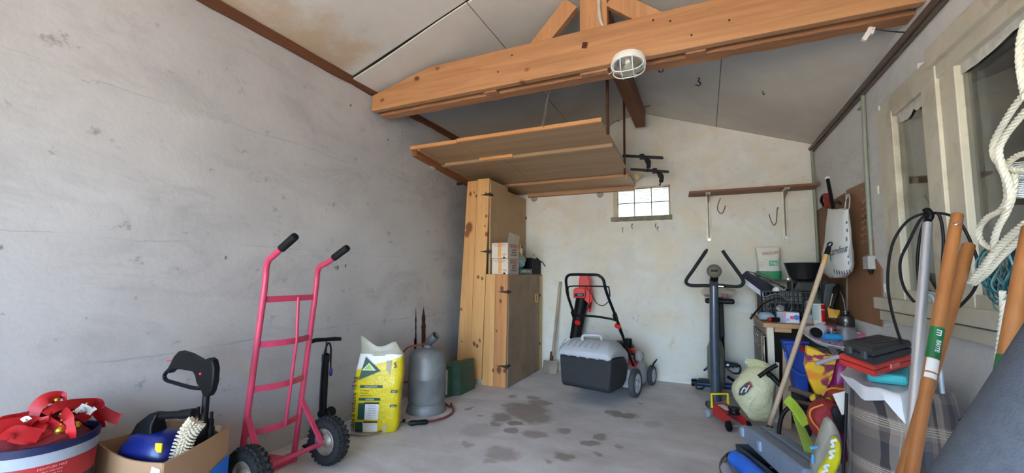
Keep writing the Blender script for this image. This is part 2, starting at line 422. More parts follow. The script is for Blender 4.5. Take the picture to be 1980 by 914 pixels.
def skin(y, side):
    if side < 0: return [(XL - .35, y, ZL - .04), (RX, y, zridge(y) + .03), (RX, y, zridge(y) + .11), (XL - .35, y, ZL + .06)]
    return [(RX, y, zridge(y) + .03), (XR + .35, y, zright(y) - .10), (XR + .35, y, zright(y) + .03), (RX, y, zridge(y) + .11)]
for side in (-1, 1): rs.loft([skin(YF - .12 + (YB - YF + .52) * i / 40, side) for i in range(41)])
struct(rs.done('roof', M_ROOF, smooth=False))
# wall plate along the top of the left wall, ragged mortar edge below it
b = B(); ys = [YF + i * .06 for i in range(int((YB - YF) / .06) + 1)]
b.loft([[(XL + .002, y, ZL - .052 + .010 * noise.noise((y * 5, 0, 0)) + .006 * noise.noise((y * 17, 3, 0))), (XL + .035, y, ZL - .045 + .008 * noise.noise((y * 6, 5, 0))), (XL + .035, y, ZL + .004), (XL + .002, y, ZL)] for y in ys])
struct(b.done('trim_1', M_PLATE), 'dark brown wall plate along the top of the left wall')
# rust and soot runs on the left wall above the gas bottle
for (px, p0, p1, w) in ((804, 590, 690, .022), (819, 592, 682, .065), (803, 648, 684, .036)):
    n = 14; L, Rr = [], []
    for i in range(n + 1):
        q = at(px, p0 + (p1 - p0) * i / n, x=XL + .001); k = min(1, i / 4) * (1 + .5 * noise.noise((i * .9, px, 0)))
        L.append(Vector((XL + .001, q.y - w * k / 2, q.z))); Rr.append(Vector((XL + .001, q.y + w * k / 2, q.z)))
    b = B()
    for i in range(n):
        v = [b.bm.verts.new(c) for c in (L[i], Rr[i], Rr[i + 1], L[i + 1])]; b.bm.faces.new(v)
    bmesh.ops.remove_doubles(b.bm, verts=b.bm.verts[:], dist=1e-5)
    b.done('rust_stain', M_STAIN, wl, smooth=False)

# ------------------------------------------------------------------ windows
def glass_mat(name, tint=(235, 240, 238), rough=0.0):
    m = bpy.data.materials.new(name); t = NT(m)
    t.base(lin(tint)); t.rough(rough); t.b.inputs['Transmission Weight'].default_value = 1.0; t.b.inputs['IOR'].default_value = 1.5
    return m
M_PANE = glass_mat('window_glass')
def block_mat():
    m = bpy.data.materials.new('ribbed_glass'); t = NT(m); n = t.n
    tr = n.new('ShaderNodeBsdfTranslucent'); tr.inputs['Color'].default_value = (.50, .52, .52, 1)
    gl = n.new('ShaderNodeBsdfGlass'); gl.inputs['Roughness'].default_value = .35
    mx = n.new('ShaderNodeMixShader'); mx.inputs['Fac'].default_value = .12
    t.link(tr.outputs[0], mx.inputs[1]); t.link(gl.outputs[0], mx.inputs[2]); t.link(mx.outputs[0], t.out.inputs['Surface'])
    return m
M_BLOCK = block_mat()
M_DARK = mat('dark_box_lining', (48, 42, 36), .9, var=.25, scale=2)
M_PAPER = mat('torn_paper', (205, 202, 192), .9, var=.2, scale=20)
M_PUTTY = mat('cream_reveal', (190, 178, 150), .8, var=.12, scale=10)
# glass block window in the back wall
w2 = thing('window_2', 'six pane ribbed glass block window high in the back wall', None, (0, 0, 0)); struct(w2)
px0, px1, pz0, pz1 = -.865, -.315, 1.755, 2.075
cw, ch = (px1 - px0) / 3, (pz1 - pz0) / 2
blk = None
for i in range(3):
    for j in range(2):
        c = Vector((px0 + cw * (i + .5), YB + .075, pz0 + ch * (j + .5)))
        if blk is None:
            b = B().span((-cw / 2 + .003, -.03, -ch / 2 + .003), (cw / 2 - .003, .03, ch / 2 - .003))
            for k in range(9):
                b.box((0, -.031, -ch / 2 + .018 + k * (ch - .036) / 8), (cw - .03, .006, .007))
            b.moved(Matrix.Translation(c)); blk = b.done('pane', M_BLOCK, w2, smooth=False, bevel=.003); c0 = c
        else:
            o = blk.copy(); COL.objects.link(o); o.location = c - c0
b = B()
for i in range(4): b.box((px0 + cw * i, YB + .050, (pz0 + pz1) / 2), (.009, .05, pz1 - pz0))
for j in range(3): b.box(((px0 + px1) / 2, YB + .050, pz0 + ch * j), (px1 - px0, .05, .007))
b.done('muntin', mat('grey_joint', (120, 118, 108), .9), w2, smooth=False)
b = B(); b.span((bx0, YB - .004, bz0), (px0, YB + .13, bz1)); b.span((px1, YB - .004, bz0), (bx1, YB + .13, bz1)); b.span((bx0, YB - .004, pz1), (bx1, YB + .13, bz1))
b.done('frame', M_PUTTY, w2, smooth=False)
b = B(); n = 26                               # roughly trowelled mortar sill with drips
x0, x1 = -.935, -.285
b.loft([[(x0 + (x1 - x0) * i / n, YB - .03, 1.757), (x0 + (x1 - x0) * i / n, YB + .10, 1.757), (x0 + (x1 - x0) * i / n, YB + .10, 1.70), (x0 + (x1 - x0) * i / n, YB - .03, 1.712 - .012 * abs(noise.noise((i * .8, 2, 0))))] for i in range(n + 1)])
b.done('sill', M_MORTAR, w2)
b = B()
for px, pz in ((1204, 448), (1222, 441), (1268, 440), (1272, 446)):
    p = at(px, pz, y=YB - .004); b.tube([p + Vector((.004, 0, .05)), p + Vector((-.004, 0, .02)), p + Vector((.006, 0, -.012))], [.007, .005, .002], 6)
b.done('mortar_drip', M_MORTAR, w2)
# timber window in the right wall
w1 = thing('window_1', 'tall cream painted timber window in the right wall', None, (0, 0, 0)); struct(w1)
fx0, fx1 = XR - .03, XR + .10
def wbar(nm, y0, y1, z0, z1, xa=fx0, xb=fx1, m=None, bev=.004):
    return B().span((xa, y0, z0), (xb, y1, z1)).done(nm, m or M_FRAMEW, w1, smooth=False, bevel=bev)
zp0, zp1 = wz0 + .105, 2.00
wbar('jamb', 3.01, wy1, wz0, wz1, fx0 + .010); wbar('jamb', wy0, .83, wz0, wz1)
wbar('sash_stile', 2.905, 3.012, wz0 + .05, 2.03, fx0 + .002, fx0 + .05); wbar('sash_stile', 2.525, 2.545, wz0 + .05, 2.03, fx0 + .012, fx0 + .05)
wbar('mullion', 2.395, 2.53, wz0, wz1 - .02, fx0 - .010, fx1); wbar('sash_stile', 2.275, 2.398, wz0 + .05, wz1 - .04, fx0 + .004, fx0 + .05)
wbar('head_rail', 2.39, wy1, 1.995, wz1, fx0 + .006); wbar('head_rail', wy0, 2.42, wz1 - .075, wz1 + .01, fx0 - .030, fx0 + .04); wbar('head_rail', wy0, 2.40, 1.985, wz1 - .07, fx0 - .004, fx1)
wbar('sash_rail', 2.525, 3.01, wz0 + .05, zp0 + .005, fx0 + .008, fx0 + .05); wbar('sash_rail', .83, 2.40, wz0 + .05, zp0 + .005, fx0 + .008, fx0 + .05)
wbar('pane', 2.54, 2.91, zp0, zp1, fx0 + .030, fx0 + .034, M_PANE, 0); wbar('pane', .83, 2.28, zp0, zp1 - .01, fx0 + .030, fx0 + .034, M_PANE, 0)
wbar('sill', wy0 - .02, 3.23, wz0 - .01, wz0 + .058, fx0 - .035, fx1); wbar('apron_board', wy0, 3.22, wz0 - .075, wz0 - .018, fx0 - .012, XR + .004)
wbar('pane', 2.59, 3.08, wz0 + .11, wz1 - .08, fx0 + .053, fx0 + .057, M_PANE, 0); wbar('pane', .83, 2.31, wz0 + .11, wz1 - .12, fx0 + .053, fx0 + .057, M_PANE, 0)
for (y0, y1, zt) in ((2.55, 2.88, 1.996), (.84, 2.27, 1.986)):      # torn paper left along the top of the panes
    b = B(); n = int((y1 - y0) / .035)
    b.sheet(lambda u, v: (fx0 + .024 + .003 * noise.noise((u * 30, v * 4, y0)), y0 + (y1 - y0) * u, zt - v * (.035 + .05 * abs(noise.noise((u * 3, 1, y0))) + .008 * noise.noise((u * 23, 5, y0)))), n, 2, .001)
    b.done('torn_paper', M_PAPER, w1)
b = B(); b.cyl((fx0 - .004, 3.135, 1.02), (fx0 - .004, 3.135, 1.07), .006); b.cyl((fx0 - .004, 3.135, 1.60), (fx0 - .004, 3.135, 1.65), .006); b.done('hinge', M_FRAMEW, w1)
# closed dark box added behind that window, keeps its glass dark
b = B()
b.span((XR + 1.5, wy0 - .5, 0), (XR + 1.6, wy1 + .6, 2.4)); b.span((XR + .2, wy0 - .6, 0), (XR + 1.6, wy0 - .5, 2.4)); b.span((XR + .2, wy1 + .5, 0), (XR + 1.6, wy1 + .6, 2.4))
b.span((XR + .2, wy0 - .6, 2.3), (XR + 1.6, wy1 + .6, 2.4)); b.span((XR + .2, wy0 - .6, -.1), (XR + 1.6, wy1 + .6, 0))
struct(b.done('window_dark_box', M_DARK, smooth=False))

# ------------------------------------------------------------------ roof truss and ridge beam
M_IRON = mat('rusty_iron', (84, 52, 36), .8, .3, var=.35, scale=30)
M_BLACKM = mat('black_metal', (34, 32, 32), .5, .4)
ts = thing('roof_truss', 'orange timber roof truss with a double tie beam spanning the garage', 'roof truss', (RX, 2.6, 2.41))
def tie(nm, y0, y1, zb, zt, cut=True):
    xa = XL + .02; zc = zroof(XL) - .06
    pts = [(xa, y0, zb), (XR - .01, y0, zb - .005), (XR - .01, y0, zroof(XR, 2.5)), (RX + (zridge(2.5) - zt) / ((zridge(2.5) - zright(2.5)) / (XR - RX)) - .03, y0, zt), (-1.86, y0, zt), (xa, y0, zc)]
    pts[1] = (XR - .06, y0, zb); pts[1] = (XR - .004, y0, zb); pts[2] = (XR - .004, y0, zroof(XR - .004, y0) - .004)
    return B().prism(pts, (0, y1 - y0, 0)).done(nm, M_BEAM, ts, smooth=False, bevel=.004)
tie('tie_beam', 2.50, 2.55, 2.41, 2.67)
b = B(); n = 60                                # rear tie beam with a rough waney underside
def ring(i):
    x = XL + .02 + (XR - .004 - XL - .02) * i / n; zt = min(2.66, zroof(x, 2.6) - .012)
    w = .008 * noise.noise((x * 6, 1, 0)) + .006 * noise.noise((x * 23, 4, 0))
    return [(x, 2.607, 2.408 + w), (x, 2.70 + .5 * w, 2.408 - w), (x, 2.70, zt), (x, 2.607, zt)]
b.loft([ring(i) for i in range(n + 1)]).done('tie_beam', M_SLATX, ts, bevel=.002)
kp = B().span((-.695, 2.552, 2.40), (-.515, 2.605, 2.965)).done('king_post', M_BEAMZ, ts, smooth=False, bevel=.003)
def strut(a, b_, wd, y0=2.553, y1=2.604):
    a, b_ = Vector(a), Vector(b_); d = (b_ - a).normalized(); s = Vector((d.z, 0, -d.x)) * wd / 2
    B().prism([(q.x, y0, q.z) for q in (a + s, b_ + s, b_ - s, a - s)], (0, y1 - y0, 0)).done('strut', M_BEAMZ, ts, smooth=False, bevel=.003)
strut((-1.07, 0, 2.60), (-.755, 0, 2.92), .115); strut((-.17, 0, 2.62), (-.49, 0, 2.88), .11)
for px, py, w in ((1345, 101, .11), (1142, 139, .14), (947, 179, .10)):      # spacer blocks in the gap
    p = at(px, py, z=2.40); B().span((p.x - w / 2, 2.551, 2.403), (p.x + w / 2, 2.62, 2.47)).done('spacer_block', M_SLATX, ts, smooth=False, bevel=.002)
p = at(1131, 88, y=2.5); B().box((p.x, 2.494, p.z), (.032, .012, .036), (0, R(12), 0)).cyl((p.x, 2.49, p.z), (p.x, 2.478, p.z), .010, n=6).done('bolt_plate', M_IRON, ts, smooth=False, bevel=.001)
for k, (px, py) in enumerate(((990, 107), (963, 139), (1296, 41), (1337, 68), (1410, 39), (1263, 39))):
    p = at(px, py, y=2.5); B().cyl((p.x, 2.502, p.z), (p.x, 2.4975, p.z), .006, n=8).done('nail_head' if k == 0 else 'nail_head', M_BLACKM, ts)
rb = B(); rb.span((-.63, 2.71, 2.715), (-.525, 4.60, 2.90)); ridge = rb.done('ridge_beam', M_BEAMY, None, smooth=False, bevel=.006)
tag(ridge, 'brown timber ridge beam running under the peak towards the back wall', 'beam')
p = at(1246, 207, x=-.52); tube = B().tube([p, p + Vector((.05, 0, .004)), p + Vector((.12, .0, .012))], .004, 6).done('nail', M_IRON, ridge)

# ------------------------------------------------------------------ ceiling lamp, hooks, pipes
M_WHITEP = mat('white_plastic', (232, 230, 222), .4, var=.04)
M_LAMPG = glass_mat('ribbed_lamp_glass', (240, 240, 232), .25)
lm = thing('bulkhead_lamp', 'white oval bulkhead lamp with a wire cage under the tie beam', 'ceiling lamp', (-.372, 2.455, 2.372), (R(-15), 0, 0))
el = Matrix.Diagonal((1.0, .82, 1, 1))
B().lathe([(.05, .03), (.094, .028), (.099, .012), (.099, -.012), (.093, -.022), (.086, -.022), (.086, -.005), (.03, -.004)], el, 32).done('lamp_base', M_WHITEP, lm, local=True)
B().lathe([(.084, -.010), (.084, -.026), (.076, -.048), (.055, -.064), (.028, -.070), (.001, -.071)], el, 32).done('lamp_glass', M_LAMPG, lm, local=True)
B().lathe([(.012, -.006), (.012, -.02), (.024, -.03), (.026, -.042), (.018, -.055), (.001, -.060)], None, 16).done('bulb', mat('bulb', (240, 238, 230), .3), lm, local=True)
b = B()
for yy in (-.030, .030):
    b.tube(smooth_path([(-.094, yy, -.02), (-.088, yy, -.055), (-.055, yy, -.081), (0, yy, -.085), (.055, yy, -.081), (.088, yy, -.055), (.094, yy, -.02)], 4), .0032, 8)
for xx in (-.034, .034):
    b.tube(smooth_path([(xx, -.078, -.02), (xx, -.070, -.055), (xx, -.042, -.081), (xx, 0, -.086), (xx, .042, -.081), (xx, .070, -.055), (xx, .078, -.02)], 4), .0032, 8)
b.tube([(.097 * math.cos(a) , .080 * math.sin(a), -.020) for a in [2 * PI * i / 36 for i in range(36)]], .006, 8, closed=True)
b.done('wire_cage', M_WHITEP, lm, local=True)
# loose terminal beside the lamp
b = B(); p = at(1172, 137, y=2.62); b.box(p, (.018, .012, .03), (0, R(25), 0)); b.tube(smooth_path([p, p + Vector((.02, -.01, -.03)), p + Vector((.05, -.03, -.02)), p + Vector((.07, -.06, .02))], 4), .002, 6)
tag(b.done('terminal_block', M_WHITEP), 'small white wire terminal dangling beside the ceiling lamp', 'terminal')
b = B(); p = at(1683, 60, y=2.66); b.box(p, (.03, .02, .035), (0, R(20), 0)); b.box(p + Vector((-.02, 0, -.025)), (.022, .018, .045), (0, R(30), 0)); b.sph(p + Vector((.008, -.012, .004)), .006, 8)
tag(b.done('insulator', M_WHITEP), 'white plastic clip under the right end of the rear tie beam', 'clip')
b = B(); b.tube(smooth_path([at(1695, 57, y=2.66), at(1725, 61, y=2.66), at(1765, 63, y=2.70)], 5), .003, 6)
tag(b.done('wire', M_BLACKM), 'short black wire running from the white clip to the eaves pipe', 'wire')
b = B(); b.tube(smooth_path([at(1157, -20, y=2.54), at(1158, 10, y=2.535), at(1160, 36, y=2.535), at(1167, 52, y=2.545), at(1172, 60, y=2.575)], 5), .011, 10)
tag(b.done('conduit', mat('grey_conduit', (190, 184, 172), .6)), 'pale grey flexible conduit curving down the king post', 'conduit')
def plane_hit(px, py, drop=0.0):
    """point on the underside of the right roof slope"""
    v = CAMM @ Vector((px - CX, py - CY, FPX)); o = Vector((0, 0, HCAM)); k = (zright(3.6) - zridge(3.6)) / (XR - RX)
    zq = zridge(3.6); t = (zq + k * (o.x - RX) - o.z) / (v.z - k * v.x); q = o + v * t; return Vector((q.x, q.y, q.z - drop))
hk_l = ('black hook hanging from the ceiling between lamp and S hook', 'black S shaped wire hook hanging from the right ceiling', 'tiny bent wire hook in the right ceiling by the eaves')
for k, (px, py, s) in enumerate(((1281, 133, 1.0), (1349, 150, 1.2), (1475, 175, .8))):
    p = plane_hit(px, py); b = B()
    if k == 1: pts = [p, p + Vector((.012, 0, -.012)), p + Vector((.004, 0, -.032)), p + Vector((.022, 0, -.052)), p + Vector((.008, 0, -.070)), p + Vector((-.018, 0, -.060))]
    elif k == 0: pts = [p, p + Vector((.008, 0, -.014)), p + Vector((-.008, 0, -.026)), p + Vector((-.028, 0, -.020)), p + Vector((-.030, 0, -.004))]
    else: pts = [p, p + Vector((0, 0, -.028)), p + Vector((.008, 0, -.034)), p + Vector((.012, 0, -.026))]
    tag(b.tube(smooth_path(pts, 5), .003 * s + .0008, 7).done('ceiling_hook', M_BLACKM), hk_l[k], 'hook', 'hooks in the right ceiling')
M_PIPE = mat('brown_pipe', (104, 88, 74), .55, .2, var=.2, scale=12)
M_COND = mat('green_grey_conduit', (142, 148, 136), .5, .15, var=.1)
b = B(); b.tube([(XR - .028, .9, 2.325), (XR - .028, 2.6, 2.327), (XR - .028, YB - .01, 2.330)], .017, 12); b.tube([(XR - .012, .9, 2.298), (XR - .012, YB - .02, 2.304)], .009, 8)
tag(b.done('eaves_pipe', M_PIPE), 'long brown pipe running along the top of the right wall', 'pipe')
cd = thing('wall_conduit', 'grey green vertical conduit with junction box left of the tall window', 'conduit', (XR, 3.37, 1.16))
B().tube([(XR - .014, 3.345, 2.29), (XR - .014, 3.37, 1.9), (XR - .014, 3.385, 1.24)], .013, 12).done('pipe', M_COND, cd)
for z in (2.22, 1.68, 1.25): B().tube([(XR - .001, 3.36 + (2.29 - z) * .035, z), (XR - .03, 3.355 + (2.29 - z) * .035, z), (XR - .03, 3.40 + (2.29 - z) * .035, z), (XR - .001, 3.41 + (2.29 - z) * .035, z)], .004, 6).done('clip', M_COND, cd)
B().box((XR - .022, 3.40, 1.20), (.044, .10, .085)).done('junction_box', mat('grey_box', (178, 180, 176), .5), cd, smooth=False, bevel=.005)
B().cyl((XR - .022, 3.39, 1.158), (XR - .022, 3.39, 1.125), .018, .008, 10).done('gland', M_BLACKM, cd)
tag(B().tube([(XR - .02, YB - .02, 2.31), (XR - .018, YB - .02, 1.6), (XR - .018, YB - .02, .9)], .013, 12).done('corner_pipe', M_COND), 'thin vertical conduit in the back right corner', 'pipe')
for k, (px, py) in enumerate(((1706, 209), (1783, 128))):     # white curtain hooks over the window
    p = at(px, py, x=XR - .01); b = B()
    b.loft([[(XR - .001, p.y - .012, p.z + .018), (XR - .001, p.y + .030, p.z - .004), (XR - .001, p.y + .02, p.z - .02), (XR - .001, p.y - .012, p.z - .018)],
            [(XR - .03, p.y - .008, p.z + .016), (XR - .03, p.y + .012, p.z + .002), (XR - .03, p.y + .01, p.z - .010), (XR - .03, p.y - .008, p.z - .010)]])
    tag(b.done('curtain_hook', M_WHITEP, bevel=.003), ('white plastic hook on the wall above the tall window corner', 'white plastic hook on the wall above the window mullion')[k], 'hook', 'white hooks over the window')

# ------------------------------------------------------------------ hanging loft platform
M_PLY = mat('plywood', (190, 146, 98), .65, var=.15, scale=3, dirt=(160, 120, 80)); 
M_PLYX = wood('plywood_x', (172, 142, 108), (146, 116, 84), 'X', 7, .65)
M_EDGE = wood('fresh_edge_x', (222, 162, 104), (188, 124, 70), 'X', 16, .6)
M_LEDG = wood('ledger_x', (184, 142, 102), (140, 100, 68), 'X', 12, .65); M_LEDGY = wood('ledger_y', (150, 92, 52), (110, 66, 36), 'Y', 12, .65)
lf = thing('loft_platform', 'brown plywood storage platform hanging in the back left corner', 'platform', (-1.55, 3.9, 2.13))
zp = lambda y: 2.25 - (y - 3.04) * .088
xl, xr_ = XL + .006, -.66
ysr = [3.04, 3.50, 4.30, 4.735]
tilt = math.atan(.088)
def pbox(nm, x0, x1, y0, y1, d0, d1, m, bev=.0015):
    b = B(); b.prism([(x0, y0, zp(y0) + d0), (x0, y1, zp(y1) + d0), (x0, y1, zp(y1) + d1), (x0, y0, zp(y0) + d1)], (x1 - x0, 0, 0)); return b.done(nm, m, lf, smooth=False, bevel=bev)
seams = [-1.93, -1.72, -1.60]
for i in range(3):
    s = (seams[0], seams[1], -1.5)[i]
    for (x0, x1) in ((xl, s - .002), (s + .002, xr_)):
        pbox('deck_panel', x0, x1, ysr[i] + .001, ysr[i + 1] - .001, 0.0 - .003 * i, .018, M_PLYX)
pbox('front_edge', seams[0] + .002, xr_, 3.018, 3.039, -.004, .026, M_EDGE); pbox('front_edge', xl, seams[0] - .002, 3.020, 3.039, -.012, .02, M_EDGE)
pbox('joist', xl + .05, xr_ - .005, 3.46, 3.515, -.030, -.0005, M_PLYX); pbox('joist', xl + .05, xr_ - .005, 4.27, 4.335, -.035, -.0065, M_LEDG)
pbox('back_ledger', -1.95, xr_ - .02, 4.70, 4.745, -.050, -.0065, M_LEDG); pbox('side_ledger', xl, xl + .045, 3.06, 4.70, -.065, -.0065, M_LEDGY)
pbox('side_lath', xl + .06, xl + .09, 3.05, 4.0, -.02, -.0005, M_LEDG)
pbox('batten', -1.93, -1.58, 3.43, 3.452, -.028, -.0005, M_EDGE)
b = B(); b.tube([(-.62, 3.045, 2.93), (-.618, 3.045, 2.15)], .012, 8); b.done('hanging_rod', M_IRON, lf)
b = B(); b.tube([(-.672, 4.12, 2.85), (-.675, 4.12, 2.09)], .011, 8); b.done('hanging_rod', M_IRON, lf)
strap = B().tube([at(1066, 158, y=2.70), at(1057, 198, y=2.86), (-1.135, 3.03, 2.268)], .01, flat=(.034, .004), up=(0, -1, .4)).done('perforated_strap', mat('galvanised', (176, 166, 150), .45, .7), lf, smooth=False)
M_SOCK = mat('grey_plaster_lump', (168, 160, 148), .95, var=.2, scale=30)
for k, (px, py) in enumerate(((1033, 383), (1160, 374))):
    p = at(px, py, y=YB - .01); B().sph((p.x, YB - .008, p.z), (.042, .02, .045), 14).jitter(.006, 30).done('wall_plug', M_SOCK, lf)
    B().span((p.x - .02, YB - .035, p.z + .005), (p.x + .015, YB - .026, p.z + .035)).done('bracket', M_IRON, lf, smooth=False)
p = at(838, 320, x=XL + .02); B().sph((XL + .012, p.y, p.z), (.02, .05, .05), 14).jitter(.012, 25).done('wall_plug', M_SOCK, lf)

# bar clamps hung from the platform edge
def clamp(label, p0, p1, jaw, s=1.0):
    o = thing('bar_clamp', label, 'clamp', p0, None, 'bar clamps on the platform edge'); p0, p1 = Vector(p0), Vector(p1); d = (p1 - p0)
    B().tube([p0, p1], .01, flat=(.014, .028), up=(0, 0, 1)).done('bar', M_BLACKM, o, smooth=False, bevel=.001)
    q = p0 + d * jaw; dn_ = Vector((0, 0, -1)); e = d.normalized()
    B().tube(smooth_path([q + dn_ * .005, q + dn_ * .028 + e * .045, q + dn_ * .07 + e * .065, q + dn_ * .115 + e * .055], 5), [.016] * 5 + [.026] * 5 + [.021] * 5 + [.011], 8).done('jaw', M_BLACKM, o)
    B().box(q, (.045, .03, .055)).done('slider', M_BLACKM, o, smooth=False, bevel=.004)
    B().cyl(p1, p1 + e * .012, .012, n=10).done('end_cap', M_BLACKM, o)
    B().cyl(q + dn_ * .115 + e * .055, q + dn_ * .15 + e * .043, .006, .009, n=10).done('screw', M_BLACKM, o)
clamp('black bar clamp on the platform edge, higher of the two', at(1204, 301, y=4.20), at(1280, 305, y=4.20), .50)
clamp('black bar clamp on the platform edge, lower and nearer the window', at(1219, 327, y=4.35), at(1291, 332, y=4.35), .66)
b = B(); p = at(1231, 341, y=4.5); b.sph(p, (.028, .02, .036), 14, (0, R(-25), 0)); b.tube(smooth_path([p + Vector((.02, 0, .0)), p + Vector((.05, 0, .012)), p + Vector((.075, 0, .002))], 4), .007, 8)
tag(b.jitter(.003, 30).done('cord_bundle', mat('cream_cord', (206, 182, 128), .8)), 'cream cord bundle hanging under the platform edge by the clamps', 'cord')
# trailing wires near the ridge
b = B(); b.tube(smooth_path([at(1172, 250, y=4.7), at(1182, 240, y=4.7), at(1194, 233, y=4.7), at(1198, 235, y=4.7)], 4), .003, 6)
tag(b.done('wire', M_BLACKM), 'dark wire scrap on the back wall below the left roof slope', 'wire')

# ------------------------------------------------------------------ left side of the garage
M_RED = mat('pink_red_enamel', (196, 62, 92), .42, var=.10, scale=6, coat=.15)
M_RUBG = mat('black_grip_rubber', (15, 15, 16), .7, spec=.3)
M_TYRE = mat('tyre_rubber', (28, 28, 30), .85, var=.25, scale=20, bump=.2)
M_RIM = mat('rusty_zinc_rim', (150, 142, 130), .55, .5, var=.2, scale=25, dirt=(120, 78, 52))
M_BLKP = mat('black_plastic', (15, 15, 17), .5, spec=.25, var=.1)
M_CARD = mat('brown_cardboard', (166, 130, 96), .85, var=.06, scale=6)
M_CARDIN = mat('cardboard_inside', (150, 120, 90), .9)
M_NAVY = mat('navy_plastic', (15, 24, 66), .4); M_BLUE = mat('blue_plastic', (14, 32, 106), .35, coat=.2)
M_REDL = mat('red_label', (168, 32, 32), .45); M_GREYB = mat('pale_grey_plastic', (158, 163, 170), .45)
M_RIB = mat('red_ribbon', (176, 12, 22), .5, var=.12, scale=12); M_RIBD = mat('dark_ribbon_back', (110, 16, 26), .6)
M_GOLD = mat('gold_bell', (206, 160, 62), .25, .9); M_WHT = mat('matt_white', (226, 224, 218), .7)
M_BLACKINK = mat('black_ink', (24, 24, 26), .7); M_WHITEINK = mat('white_ink', (232, 232, 228), .7)

# paint bucket with ribbons
bc = Vector((-2.262, .735, 0)); br = .158
bk = thing('paint_bucket', 'large red, navy and grey paint bucket heaped with red ribbon', 'bucket', bc)
def band(nm, z0, z1, m, r0, extra=0.0):
    prof = [(r0(z0) - .004, z0), (r0(z0) + extra, z0), (r0(z1) + extra, z1), (r0(z1) - .004, z1)]
    return B().lathe(prof, Matrix.Translation(bc), 48, cap=False).done(nm, m, bk)
rr = lambda z: br - .020 * (.485 - z) / .485
B().lathe([(rr(0) - .01, .001), (rr(0), .006), (rr(.30), .30), (rr(.45), .45), (rr(.47), .47), (rr(.47) - .004, .47), (rr(.02) - .006, .012), (.001, .012)], Matrix.Translation(bc), 48).done('body', M_NAVY, bk)
band('rim', .460, .487, M_NAVY, rr, .006); band('grey_band', .420, .460, M_GREYB, rr, .003); red = band('red_label', .345, .420, M_REDL, rr, .0015)
def on_bucket(az, z, off=.003):
    a = R(az); n = Vector((math.cos(a), math.sin(a), 0)); p = bc + n * (rr(z) + off) + Vector((0, 0, z)); return frame(p, (-n.y, n.x, 0), (0, 0, 1))
for k, (az, z, w, h) in enumerate(((-26, .330, 30, .016), (8, .333, 20, .014), (-28, .306, 30, .005), (-28, .294, 30, .005), (9, .311, 18, .005), (9, .299, 18, .005), (-28, .282, 28, .005))):
    P = []
    for i in range(7):
        a = R(az + w * (i / 6 - .5)); n = Vector((math.cos(a), math.sin(a), 0)); P.append(bc + n * (rr(z) + .0018) + Vector((0, 0, z)))
    B().tube(P, .001, flat=(.001, h), up=(0, 0, 1)).done('white_print', M_WHITEINK if h > .01 else mat('pale_blue_print', (140, 152, 190), .6), bk)
for k in range(5):
    text('PEINTURE MAT' if k == 0 else ('blanc satin murs' if k % 2 else 'et plafonds 15 L'), .011 if k == 0 else .008, on_bucket(-4, .408 - k * .0115), mat('pale_red_ink', (232, 150, 140), .6), bk)
P = [on_bucket(a, z, .012).translation for a, z in ((-75, .44), (-62, .40), (-50, .365), (-38, .342), (-20, .318), (0, .300))]
B().tube(smooth_path(P, 5), .0022, 8).done('wire_handle', mat('pale_wire', (200, 196, 186), .4, .5), bk)
gl = thing('ribbon_garland', 'tangle of red satin ribbon with gold bells heaped on the paint bucket', 'garland', bc + Vector((0, 0, .47)))
def ribbon(pts, w, nm='ribbon', m=None, tw=0.0, twist=None):
    P = smooth_path(pts, 7); n = len(P) - 1
    def f(u, v):
        i = min(int(round(u * n)), n); t = (P[min(i + 1, n)] - P[max(i - 1, 0)]).normalized()
        s = t.cross(Vector((.55, -.75, .35))).normalized(); a = (twist or 0) * u + tw
        s = (Matrix.Rotation(a, 3, t) @ s)
        return P[i] + s * w * (v - .5)
    return B().sheet(f, n, 3, .0012).done(nm, m or M_RIB, gl)
def bp(px, py, d=0.0): return at(px, py, x=-2.20 - d * .9)
B().lathe([(.135, .455), (.12, .485), (.09, .505), (.04, .515), (.001, .52)], Matrix.Translation(bc), 40).jitter(.03, 16).done('ribbon_heap', M_RIBD, gl)
ribbon([bp(-10, 828), bp(20, 822), bp(60, 818), bp(80, 826), bp(96, 838, -.02)], .050)
ribbon([bp(60, 808, .05), bp(72, 785, .05), bp(92, 770, .05), bp(116, 768, .06), bp(124, 775, .08)], .045, twist=.5)
ribbon([bp(85, 800, .02), bp(112, 786, .03), bp(150, 780, .05), bp(188, 780, .08), bp(190, 790, .08)], .040)
ribbon([bp(182, 786, .08), bp(205, 800, .07), bp(222, 808, .06), bp(232, 810, .05)], .042)
ribbon([bp(178, 792, .08), bp(195, 812, .06), bp(199, 826, .05)], .03, tw=.5)
ribbon([bp(120, 795, -.0), bp(131, 806, -.05), bp(134, 822, -.07), bp(138, 836, -.085), bp(140, 850, -.080), bp(145, 864, -.07), bp(141, 890, -.05), bp(139, 915, -.04)], .036, twist=.6)
ribbon([bp(70, 835, -.05), bp(84, 815, -.02), bp(104, 822, -.03), bp(118, 832, -.05)], .040, tw=.4)
ribbon([bp(0, 850, -.05), bp(25, 835, -.04), bp(50, 838, -.05), bp(78, 842, -.06)], .045, tw=-.3)
ribbon([bp(130, 815, .03), bp(160, 806, .05), bp(178, 800, .06), bp(165, 815, .03)], .032, tw=.6)
ribbon([bp(100, 800, .0), bp(90, 812, -.02), bp(72, 815, -.02), bp(60, 825, -.03)], .035, tw=1.1)
ribbon([bp(100, 830, .02), bp(122, 818, .04), bp(145, 815, .05), bp(165, 822, .05)], .04, tw=.9)
ribbon([bp(15, 838, .02), bp(40, 820, .05), bp(66, 826, .05), bp(90, 818, .06)], .045, tw=.2, twist=.8)
ribbon([bp(-30, 835, .0), bp(0, 818, .04), bp(30, 812, .06), bp(60, 806, .06)], .045, tw=.5)
